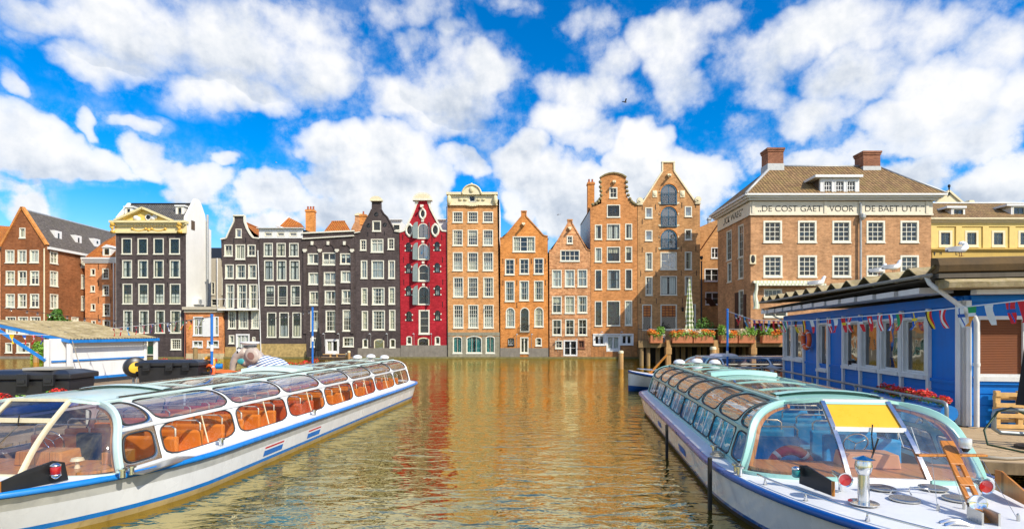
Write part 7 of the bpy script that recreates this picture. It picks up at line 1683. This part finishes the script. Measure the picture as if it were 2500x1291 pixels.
# ---- mooring piles and fender poles
def pile(label, px, Y, ztop, r, mat=PILEW, cap=True, zb=-.6, group=None):
    t_ = thing('mooring_pile', label, 'pile', (X(px,Y),Y,zb), group=group); x = X(px,Y); m = MB(); m.lathe([(r*1.06,zb),(r,.3),(r*.97,ztop-.04),(r*.85,ztop)],14,(x,Y,0)); m.build('pile_shaft',mat,t_,smooth='auto')
    if cap: m = MB(); m.lathe([(r*1.06,ztop-.22),(r*1.06,ztop-.05),(r*.9,ztop+.03),(0,ztop+.06)],14,(x,Y,0)); m.build('pile_cap',CREAM,t_,smooth='auto')
pile('stout ochre mooring pile standing alone in the middle of the canal', 1516, 55, 1.85, .26, BROWNPILE)
pile('pale mooring pile behind the crosswise white boat', 1741, 48, 2.4, .26, BROWNPILE)
pile('slim mooring pile by the floating wooden terrace, taller of the two', 852, 76, 1.25, .2, BROWNPILE); pile('slim mooring pile by the floating wooden terrace, shorter of the two', 846, 76.5, .9, .16, BROWNPILE)
pile('weathered ochre pile before the brown brick house', 88, 69, 1.4, .32, BROWNPILE, False); pile('grey pile before the brick annex', 477, 76, 1.8, .3, PILEW, False)
for px, Y, zt_, lab in ((1733,10.45,1.02,'thick black fender pole beside the near end of the green trimmed boat'),(1628,14.9,.93,'slimmer black fender pole along the side of the green trimmed boat')):
    m = MB(); x = X(px,Y); m.box(x-.035,x+.035,Y-.04,Y+.04,-.7,zt_); o = m.build('fender_pole',plain('tarred_black',(.012,.011,.010),.6,var=.3),None,bevel=.012); tag(o,lab,'fender pole')

# ---- floating wooden terrace and black parasol by the arched house
ft = thing('floating_terrace','small floating wooden terrace at the door of the arched dark house','pontoon',(X(810,78),78,0)); m = MB(); m.box(X(765,78),X(862,78),76.4,79.5,-.2,.34); m.build('deck',DECKL,ft)
for k, px in enumerate((795,835)):
    t_ = thing('bench',('low wooden bench on the floating terrace nearer the black parasol','low wooden bench on the floating terrace nearer the mooring piles')[k],'bench',(X(px,77.6),77.6,.34),group='benches on the floating terrace'); x = X(px,77.6); m = MB(); m.box(x-.9,x+.9,77.4,77.9,.72,.80); m.build('seat',PINE,t_)
    for a in (-.7,.7): m = MB(); m.box(x+a-.06,x+a+.06,77.45,77.85,.34,.719); m.build('leg',PINE,t_)
folded_parasol('parasol','folded black parasol on the small floating terrace',X(777,77),77,.34,4.2,.62,BLACKCL,waist=.24,seed=12,low=.03)

# ---- left jetty with shelter, containers, reel and painted elephant
JS = .068
def jx(Y, off=0): return -12.0+JS*(Y-14.4)+off
jl = thing('jetty','grey-brown plank jetty behind the orange-seated boat','jetty',(-18,22,0))
m = MB(); A_ = [(jx(9,.35),9),(jx(33,.35),33),(-27,34),(-29,9)]; m.add([(a,b,.88) for a,b in A_]+[(a,b,.74) for a,b in A_],[(0,1,2,3),(7,6,5,4)]+[(i,(i+1)%4,4+(i+1)%4,4+i) for i in range(4)]); m.build('deck',DECKL,jl)
for Y in (11,16,21,26,31.5): m = MB(); m.tube([(jx(Y,.15),Y,-.6),(jx(Y,.15),Y,.73)],.14,10); m.build('pile',PILEW,jl)
pr = thing('pipe_railing','pale pipe railing along the plank jetty behind the orange-seated boat','railing',(jx(20),20,.88))
m = MB(); m.tube([(jx(Y),Y,1.86) for Y in (10.7,16,23,30.6)]+[(jx(30.7),30.7,1.8),(jx(30.7),30.7,.88)],.05,8); m.build('handrail',plain('pale_grey_pipe',(.62,.64,.60),.45,.2,dirt=.2),pr,smooth=True)
for Y in (11,15,19,23,27): m = MB(); m.tube([(jx(Y),Y,.88),(jx(Y),Y,1.86)],.04,8); m.build('railing_post',MC['pale_grey_pipe'],pr)
ja = -math.atan(JS)
flower_trough('blue trough of red and yellow flowers before the near black container',(jx(12.2,-.2),12.2,1.55),ja,2.6,5,n=700)
flower_trough('long blue trough of red geraniums right of the elephant figure',(jx(26.5,-.2),26.5,1.62),ja,3.9,6,n=900)
flower_trough('blue trough of red geraniums in front of the striped elephant shirt',(jx(22.6,-.2),22.6,1.55),ja,2.9,7,n=700)
flower_trough('blue trough of red geraniums behind the far black container',(-18.6,28.2,1.75),-1.2,2.9,8,n=600)
def container(label, x, Y, rz, w, d, hgt):
    t_ = thing('storage_container',label,'container',(x,Y,.88),rz,'large black plastic containers')
    m = MB(); m.add([(-w/2+.08,-d/2+.06,.1),(w/2-.08,-d/2+.06,.1),(w/2-.08,d/2-.06,.1),(-w/2+.08,d/2-.06,.1),(-w/2,-d/2,hgt-.25),(w/2,-d/2,hgt-.25),(w/2,d/2,hgt-.25),(-w/2,d/2,hgt-.25)],[(0,3,2,1),(4,5,6,7),(0,1,5,4),(1,2,6,5),(2,3,7,6),(3,0,4,7)]); m.build('body',BLACKPL,t_,bevel=.04)
    m = MB(); m.add([(-w/2-.07,-d/2-.07,hgt-.245),(w/2+.07,-d/2-.07,hgt-.245),(w/2+.07,d/2+.07,hgt-.245),(-w/2-.07,d/2+.07,hgt-.245),(-w/2-.07,-d/2-.07,hgt-.1),(w/2+.07,-d/2-.07,hgt-.1),(w/2+.07,d/2+.07,hgt-.1),(-w/2-.07,d/2+.07,hgt-.1),(-w/2+.2,-d/2+.2,hgt),(w/2-.2,-d/2+.2,hgt),(w/2-.2,d/2-.2,hgt),(-w/2+.2,d/2-.2,hgt)],[(0,3,2,1),(0,1,5,4),(1,2,6,5),(2,3,7,6),(3,0,4,7),(4,5,9,8),(5,6,10,9),(6,7,11,10),(7,4,8,11),(8,9,10,11)]); ld = m.build('lid',BLACKPL,t_,bevel=.03)
    for sx in (-.32,.05,.32):
        m = MB(); m.box(w*sx-.13,w*sx+.13,-d/2-.17,-d/2-.071,hgt-.42,hgt-.08); m.box(w*sx-.09,w*sx+.09,-d/2-.20,-d/2-.171,hgt-.34,hgt-.22); m.build('clasp',BLACKPL,ld,bevel=.02)
    for sx in (-1,1): m = MB(); m.lathe([(.07,0),(.07,.22),(.10,.23),(.10,.28),(0,.29)],12,(sx*w/2,-d*.1,hgt*.62),(sx,0,0)); m.build('trunnion',BLACKPL,t_,smooth='auto')
    for sx in (-.38,.38): 
        for sy in (-.3,.3): m = MB(); m.lathe([(.09,-.04),(.1,0),(.09,.04)],12,(w*sx,d*sy,.1),(1,0,0)); m.build('caster',BLACKP,t_)
container('big black lidded plastic container at the picture edge behind red flowers',-13.75,15.4,.16,2.4,1.2,1.55); container('big black lidded plastic container between the shelter and the blue pole',-14.3,22.6,.12,2.35,1.2,1.52)
m = MB(); m.box(-.5,.3,-.5,.3,0,.06); o = m.build('cardboard_sheet',plain('grey_board',(.45,.42,.36),.9),None); o.location = (-13.3,15.5,2.44); tag(o,'flat grey board lying on the lid of the edge container','board')
# shelter
SHW = plain('shelter_white_panel',(.80,.79,.76),.6,var=.06,scale=1.2,dirt=.15)
sh = thing('shelter','open white shelter with sloping corrugated mossy roof and blue trim','shelter',(-21,28,.88))
A, D = Vector((X(172,26.7),26.7,3.19)), Vector((X(388,32.5),32.5,3.25)); up_ = Vector((-4.6,.2,.98))
m = MB(); K = 64
def rs_(u, v, o=0): p = A.lerp(D, u)+(Vector((-.05,-.0,0)))+up_*v; return (p.x, p.y, p.z+.025*math.sin(u*2*PI*30)+o+.06)
m.grid(lambda u, v: rs_(u, v), K*3, 2); m.grid(lambda u, v: rs_(u, v, -.02), K*3, 2); m.build('roof',ASB.mat,sh,smooth=True,fix=False)
m = MB(); m.bar(A+Vector((0,0,-.06)),D+Vector((0,0,-.06)),.10,.16); m.bar(A+Vector((0,0,-.06)),A+up_+Vector((0,0,-.06)),.10,.16); m.bar(D+Vector((0,0,-.06)),D+up_+Vector((0,0,-.06)),.10,.16); m.bar(A+up_+Vector((0,0,-.06)),D+up_+Vector((0,0,-.06)),.10,.16); m.each('roof_trim',SEAB,sh)
for p in (A+Vector((-.12,.1,0)), D+Vector((-.12,-.12,0))):
    m = MB(); m.box(p.x-.09,p.x+.09,p.y-.09,p.y+.09,.88,p.z-.15); m.build('post',PUREW,sh,bevel=.01)
q0, q1 = Vector((X(116,26),26.0,0)), Vector((X(352,32),32.0,0))
for p in (q0, q1): m = MB(); m.box(p.x-.1,p.x+.1,p.y-.1,p.y+.1,.88,3.24); m.build('post',PUREW,sh,bevel=.01)
m = MB(); d_ = (q1-q0).normalized(); nrm = Vector((d_.y,-d_.x,0))*.04
a0, a1 = q0+d_*.12, q1-d_*.12; m.add([(*(a0+nrm).xy,1.25),(*(a1+nrm).xy,1.25),(*(a1+nrm).xy,3.27),(*(a0+nrm).xy,3.27),(*(a0-nrm).xy,1.25),(*(a1-nrm).xy,1.25),(*(a1-nrm).xy,3.27),(*(a0-nrm).xy,3.27)],[(0,1,2,3),(7,6,5,4),(0,4,5,1),(1,5,6,2),(2,6,7,3),(3,7,4,0)]); m.each('wall_panel',SHW,sh)
m = MB(); m.bar(a0+Vector((.06,0,1.18)),a1+Vector((.06,0,1.18)),.08,.13); m.bar(a0+Vector((.08,0,2.15)),a1+Vector((.08,0,2.15)),.05,.08); m.each('panel_rail',SEAB,sh)
m = MB(); e0, e1 = q0+Vector((.12,0,0)), A+Vector((-.25,.1,0)); m.add([(e0.x,e0.y,1.0),(lerp(e0.x,e1.x,.45),e0.y-.1,1.0),(lerp(e0.x,e1.x,.45),e0.y-.1,2.3),(lerp(e0.x,e1.x,.12),e0.y-.03,3.22),(e0.x,e0.y,3.25)],[(0,1,2,3,4)]); m.build('end_panel',SHW,sh,fix=False)
m = MB(); m.bar(q0+Vector((0,-.1,2.2)),q0+Vector((-2.2,-.3,3.75)),.10,.12); m.build('roof_brace',SEAB,sh)
m = MB(); m.tube([A+Vector((.05,.05,-.05)),A+Vector((.10,.3,-.9)),A+Vector((.25,.7,-2.2))],.02,5); tag(m.build('hanging_rope',plain('grey_hemp_rope',(.42,.37,.29),.9),None),'frayed rope tied to the near corner post of the shelter','rope')
hr = thing('hose_reel','black and yellow hose reel on a stand before the white shelter panel','hose reel',(X(330,24),24,.88)); x = X(330,24)
m = MB(); m.lathe([(.0,-.30),(.30,-.28),(.44,-.18),(.47,0),(.44,.16),(.30,.25)],20,(x,24,2.0),(.8,-.9,0)); m.build('reel_drum',BLACKPL,hr,smooth='auto'); m = MB(); m.lathe([(.30,.22),(.27,.27),(.1,.30),(0,.30)],20,(x,24,2.0),(.8,-.9,0),sy=.85); m.build('yellow_cover',plain('warm_yellow_plastic',(.80,.50,.04),.4),hr,smooth='auto')
m = MB(); m.tube([(x-.15,24.1,.88),(x-.15,24.1,1.75)],.05,8); m.tube([(x+.12,23.95,1.6),(x+.1,23.9,1.1),(x+.12,23.9,.9)],.02,6); m.box(x-.4,x+.1,23.9,24.3,.88,.92); m.build('stand',GREYP,hr)
# painted elephant figure
EL = thing('elephant_figure','grey elephant figure in blue and white striped shirt and white sailor cap','figure',(-12.75,26,.88)); ex, ey, ez_ = -12.75, 26.0, 2.42
ELG = NT('painted_elephant_skin'); v = ELG.coord(); sp_ = ELG.n('ShaderNodeSeparateXYZ'); ELG.l(v, sp_.inputs[0]); 
ELG.l(ELG.mix(ELG.maprange(ELG.noise(v,3,3),.35,.65), (.40,.34,.30), (.56,.46,.38)), ELG.b.inputs['Base Color']); ELG.set(Roughness=.45)
m = MB(); m.ball((ex,ey,ez_),.46,.42,.50,0,20,14); m.ball((ex-.22,ey-.05,ez_+.12),.32,.34,.36,0,16,12); m.ball((ex-.15,ey-.1,ez_-.28),.30,.34,.26,0,16,12)
m.tube([(ex-.18,ey-.1,ez_+.15),(ex-.42,ey-.14,ez_+.12),(ex-.62,ey-.18,ez_-.06),(ex-.74,ey-.2,ez_-.32),(ex-.80,ey-.2,ez_-.62),(ex-.80,ey-.2,ez_-.9),(ex-.68,ey-.2,ez_-1.02)],[.34,.27,.21,.17,.135,.11,.09],14)
m.ball((ex+.30,ey-.1,ez_-.1),.4,.4,.4,0,14,10)
hd = m.build('head',ELG.mat,EL,smooth=True,fix=False); rmod = hd.modifiers.new('remesh','REMESH'); rmod.mode = 'VOXEL'; rmod.voxel_size = .035; rmod.use_smooth_shade = True; sm_ = hd.modifiers.new('smooth','SMOOTH'); sm_.iterations = 6; sm_.factor = .6
m = MB(); m.lathe([(.0,.06),(.16,.05),(.25,.0),(.30,-.02),(.33,.02),(.30,.07),(.2,.10),(0,.11)],20,(ex+.30,ey-.48,ez_+.05),(-.1,-1,.1),sy=1.25); ea = m.build('ear',ELG.mat,EL,smooth=True); m = MB(); m.lathe([(.0,.112),(.12,.108),(.155,.104)],18,(ex+.30,ey-.50,ez_+.03),(-.1,-1,.1),sy=1.25); m.build('inner_ear',plain('dusky_brown',(.26,.14,.11),.6),ea)
m = MB(); m.ball((ex-.40,ey-.30,ez_+.22),.12,.1,.15,0,12,8); e_ = m.build('eye',PUREW,EL,smooth=True); m = MB(); m.ball((ex-.45,ey-.385,ez_+.20),.045,.03,.06,0,10,6); m.build('pupil',BLACKP,e_); m = MB(); m.tube([(ex-.50,ey-.33,ez_+.36),(ex-.42,ey-.36,ez_+.43),(ex-.31,ey-.36,ez_+.40)],.03,6); m.build('eyebrow',BLACKP,EL)
m = MB(); m.ball((ex-.28,ey-.40,ez_-.24),.19,.05,.14,0,12,8); m.build('painted_cheek',plain('turquoise_paint',(.05,.36,.38),.5),EL,smooth=True)
SHS = NT('striped_shirt'); v = SHS.coord(); sp_ = SHS.n('ShaderNodeSeparateXYZ'); SHS.l(v, sp_.inputs[0]); k_ = SHS.math('ADD', SHS.math('MULTIPLY', sp_.outputs[2], 1.0), SHS.math('MULTIPLY', sp_.outputs[0], -.42)); SHS.l(SHS.mix(SHS.math('GREATER_THAN', SHS.math('SINE', SHS.math('MULTIPLY', k_, 46)), .25), (.78,.80,.82), (.02,.10,.30)), SHS.b.inputs['Base Color']); SHS.set(Roughness=.5)
m = MB(); m.ball((ex+.95,ey+.05,ez_-.75),.98,.62,.72,0,22,14); m.ball((ex+.25,ey-.25,ez_-.85),.36,.42,.5,0,16,12); m.ball((ex+.7,ey,ez_-.4),.55,.5,.45,0,16,12); tb = m.build('shirt',SHS.mat,EL,smooth=True,fix=False); rmod = tb.modifiers.new('remesh','REMESH'); rmod.mode = 'VOXEL'; rmod.voxel_size = .04; rmod.use_smooth_shade = True
m = MB(); m.lathe([(.30,0),(.30,.13),(.44,.17),(.46,.24),(.42,.27),(0,.28)],22,(ex-.02,ey-.02,ez_+.44),(-.1,0,1)); m.build('sailor_cap',PUREW,EL,smooth='auto'); m = MB(); m.lathe([(.305,.0),(.305,.06)],22,(ex-.02,ey-.02,ez_+.45),(-.1,0,1)); m.build('cap_band',BLACKP,EL)
m = MB(); m.box(ex-.1,ex+1.8,ey-.5,ey+.6,.88,1.15); m.each('plinth',PUREW,EL)
pole('blue pole left of the elephant figure with a white band',517,23,4.28,.88); pole('blue pole right of the red geranium trough by the jetty end',763,29.4,4.93,.88)
# canvas covered orange dinghy and lifebuoys
dg = thing('dinghy','small grey dinghy with an orange cover beside the elephant figure','dinghy',(X(535,24.5),24.5,.88)); x = X(540,24.5)
m = MB(); m.add([(x-.9,24.2,1.35),(x+.9,24.2,1.35),(x+1.15,24.5,1.6),(x-.95,24.2-.25,1.72),(x+1.0,24.1,1.70),(x-.95,25.0,1.72),(x+1.0,25.0,1.70),(x-.9,24.8,1.35),(x+.9,24.8,1.35)],[(0,1,4,3),(1,2,4),(7,8,6,5),(8,2,6),(0,7,5,3),(0,1,8,7),(1,2,8)]); m.build('dinghy_hull',plain('grey_dinghy',(.12,.12,.12),.5),dg)
m = MB(); m.grid(lambda u, v: (lerp(x-.97,x+1.1,u),lerp(23.92,25.02,v),1.73+.12*math.sin(PI*u)*math.sin(PI*v)+.02*math.sin(u*14)),10,6); m.build('orange_cover',plain('orange_canvas',(.75,.15,.02),.8),dg,smooth=True,fix=False)
m = MB(); m.box(x-.6,x-.5,24.3,24.7,.88,1.34); m.box(x+.5,x+.6,24.3,24.7,.88,1.34); m.build('trestle',PILEW,dg)
for k, (px, py, Y, c_, lab) in enumerate(((508,888,23.2,plain('amber_life_ring',(.80,.34,.03),.45),'amber lifebuoy leaning on the blue pole left of the elephant'),(508,908,22.9,ORANGEP,'orange lifebuoy at the foot of the blue pole left of the elephant'))):
    m = MB(); x = X(px,Y); z = Z(py,Y); m.tube([(x+.25*math.cos(2*PI*j/24),Y+.08*math.sin(2*PI*j/24),z+.28*math.sin(2*PI*j/24)) for j in range(24)],.075,8,0,True); o = m.build('lifebuoy',c_,None,smooth=True); tag(o,lab,'lifebuoy')
    m = MB()
    for q in range(4): a = PI/4+q*PI/2; m.tube([(x+.25*math.cos(a+j*.1),Y+.08*math.sin(a+j*.1),z+.28*math.sin(a+j*.1)) for j in (-1,0,1)],.078,8)
    m.each('reflective_band',PUREW,o)
# string lights and bunting on the left
def string_lights(label, pts, bulbs, group='strings of party lights'):
    t_ = thing('string_lights',label,'string lights',pts[0],group=group); m = MB(); m.tube(pts,.012,5); m.build('cable',BLACKP,t_)
    P = [Vector(p) for p in pts]; N = len(P)-1
    for k in range(bulbs):
        f = (k+.5)/bulbs*N; i = min(N-1,int(f)); p = P[i].lerp(P[i+1],f-i); m = MB(); m.lathe([(.03,.0),(.035,-.06)],8,p); b = m.build('lamp_socket',BLACKP,t_); m = MB(); m.lathe([(.025,-.06),(.05,-.10),(.055,-.13),(.035,-.165),(0,-.18)],10,p); m.build('bulb',glass('clear_bulb',(.85,.84,.78),.05,.15,.8,.12),b,smooth=True)
string_lights('string of clear bulbs running over the shelter roof to the elephant pole',[(X(px,Y),Y,Z(py,Y)) for px, py, Y in ((-40,742,30),(57,757,29),(113,765,28.2),(205,776,27),(283,783,26),(350,789,25),(430,786,24),(516,772,23))],15)
string_lights('string of clear bulbs from the far blue pole to the balcony house',[(X(px,Y),Y,Z(py,Y)) for px, py, Y in ((762,757,29.4),(720,766,35),(690,772,41),(650,779,50),(610,783,60),(560,776,79))],16)
path = [(X(px,Y),Y,Z(py,Y)) for px, py, Y in ((270,802,27.5),(340,795,26.2),(402,788,25.2),(460,782,24),(517,774,23))]
bunting('bunting of pennants rising from the shelter roof to the elephant pole',path,[(.02+.078*k,c) for k, c in enumerate(('rd','ch','gr','dk','at','nl','rd','fi','it','ie','de','wh'))],.42,seed=5)
path = [(X(px,Y),Y,Z(py,Y)) for px, py, Y in ((-60,812,22),(0,814,22.5),(60,817,23.5),(120,818,25))]
bunting('bunting of pennants hanging under the near edge of the shelter roof',path,[(.10,'rd'),(.34,'ye'),(.50,'fr'),(.66,'ch'),(.82,'gb')],.42,seed=6)
# shrubs at the water's edge
def shrub(label, cl, n, size, seed, stem, mat=GREEN1):
    t_ = thing('shrub',label,'shrub',stem); m = MB()
    for k in range(5): c = cl[k % len(cl)][0]; m.tube([(stem[0]+.1*k,stem[1],stem[2]),((stem[0]+c[0])/2+.2*k,c[1],(stem[2]+c[2])/2),c],[.09,.06,.02],6)
    m.build('stem',PILEW,t_); leaves('foliage',mat,t_,cl,n,size,seed); return t_
Yb = 78.5; xb = lambda px: X(px,Yb); zb = lambda py: Z(py,Yb)
shrub('tall bright green shrub against the side wall of the brown brick house',[((xb(a),Yb+dy,zb(b)),(r,r*.8,r*.85)) for a,b,r,dy in ((135,775,1.0,0),(128,790,1.0,0),(150,790,1.1,0),(140,762,.6,0),(165,795,1.1,0),(180,800,1.0,.5),(140,812,1.4,0),(160,820,1.4,0),(195,803,.8,.5))],3200,.20,21,(xb(145),Yb,-.3))
shrub('low green shrub trailing into the water beside the shelter',[((xb(a),Yb-1,zb(b)),(r,r*.8,r)) for a,b,r in ((108,842,.6),(104,855,.7),(110,866,.7),(100,872,.5),(115,850,.5))],1300,.17,22,(xb(106),Yb-1,-.3),GREEN2)

# ---- gulls and a pigeon
GW, GG, GBK = plain('gull_white',(.80,.80,.79),.7), plain('gull_grey',(.36,.38,.42),.7), plain('gull_black',(.02,.02,.02),.6)
def gull(label, x, y, z, face=1, head='up', s=1.0, rz=0, group='gulls on the hut roof'):
    t_ = thing('gull',label,'gull',(x,y,z),rz,group,True); m = MB(); f = face
    hp = {'up':[(.13,.0,.20),(.17,0,.29),(.19,0,.34),(.225,0,.36),(.255,0,.35)],'back':[(.12,.0,.22),(.14,.03,.29),(.10,.05,.33),(.04,.05,.32),(.0,.04,.30)]}[head]
    path = [(-.30,0,.17),(-.24,0,.18),(-.14,0,.175),(-.03,0,.165),(.06,0,.175)]+hp; rad = [.012,.035,.07,.085,.085,.07,.052,.05,.045,.02]
    m.tube([(f*a*s,b*s,c*s) for a,b,c in path],[r*s for r in rad],12); m.build('body',GW,t_,smooth=True)
    for sd in (-1,1):
        m = MB(); m.grid(lambda u, v: (f*s*lerp(.08,-.33,u), sd*s*(.075*math.sin(PI*min(.85,u*.8+.12))+.012), s*(lerp(.235,.13,v)-.02*u+.02*math.sin(PI*u)*(1-2*v)*.5)) , 8, 3); m.build('wing',GG,t_,smooth=True,fix=False)
        m = MB(); m.tube([(0,sd*.03*s,.11*s),(0,sd*.03*s,.0)],.007*s,5); m.bar((-.01*s,sd*.03*s,.004),(f*.05*s,sd*.035*s,.004),.04*s,.006); m.build('leg',plain('dark_red_leg',(.22,.03,.02),.6),t_)
    b = hp[-1]; c = hp[-2]; d = (Vector(b)-Vector(c)).normalized(); p = Vector((f*b[0],b[1],b[2]))*s; q = p+Vector((f*d.x,d.y,d.z-.1))*.05*s; m = MB(); m.tube([p,q],[.014*s,.003*s],6); m.build('beak',MC['dark_red_leg'],t_)
    m = MB(); h_ = hp[-2]; 
    for sd in (-1,1): m.ball((f*h_[0]*s,h_[1]*s+sd*.042*s,(h_[2]+.005)*s),.009*s,.006*s,.01*s,0,6,4)
    m.build('eye',GBK,t_); return t_
def roofz(s_, x): return zg(s_)+.12+.04*(x+1)+wave(s_)
for lab, s_, x, fc, hd_ in (('gull perched on the corrugated hut roof, first along the waves from the mossy verge',2.14,-.72,1,'up'),('gull resting on the corrugated hut roof, second along the waves from the mossy verge',3.45,-.55,1,'up'),('gull sitting far along the hut roof before the awning',9.0,-.5,1,'up')):
    wx, wy = hw(x,s_); gull(lab,wx,wy,roofz(s_,x)+.005,fc,hd_,1.05 if s_ < 8 else 1.35)
wx, wy = hw(-.35,-.48); gull('gull preening on the mossy verge at the near end of the hut roof',wx,wy,5.505,1,'back',1.1)
def flyer(label, x, y, z, span, mat, cat, rz=0, up=.35):
    t_ = thing('flying_'+cat,label,cat,(x,y,z),rz); m = MB(); s = span; m.tube([(-.28*s,0,0),(-.15*s,0,.01*s),(0,0,.0),(.14*s,0,.02*s),(.2*s,0,.03*s),(.25*s,0,.02*s)],[.01*s,.045*s,.07*s,.06*s,.04*s,.008*s],10); m.build('body',mat,t_,smooth=True)
    for sd in (-1,1): m = MB(); m.grid(lambda u, v: (s*(lerp(.10,-.08,v)-.10*u*u), sd*s*(.04+.46*u), s*(up*math.sin(u*2.2)*.5+.02)), 6, 2); m.build('wing',mat,t_,smooth=True,fix=False)
flyer('dark bird flying before the clouds high over the curved gable',X(1526,40),40,Z(250,40),.62,GBK,'bird',.3,.5)
flyer('pale gull flying above the small pink house',X(1364,70),70,Z(523,70),.75,GG,'gull',.6,-.3); flyer('tiny white gull in the blue sky over the dark arched house',X(674,70),70,Z(397,70),.5,GW,'gull',.2,.1)
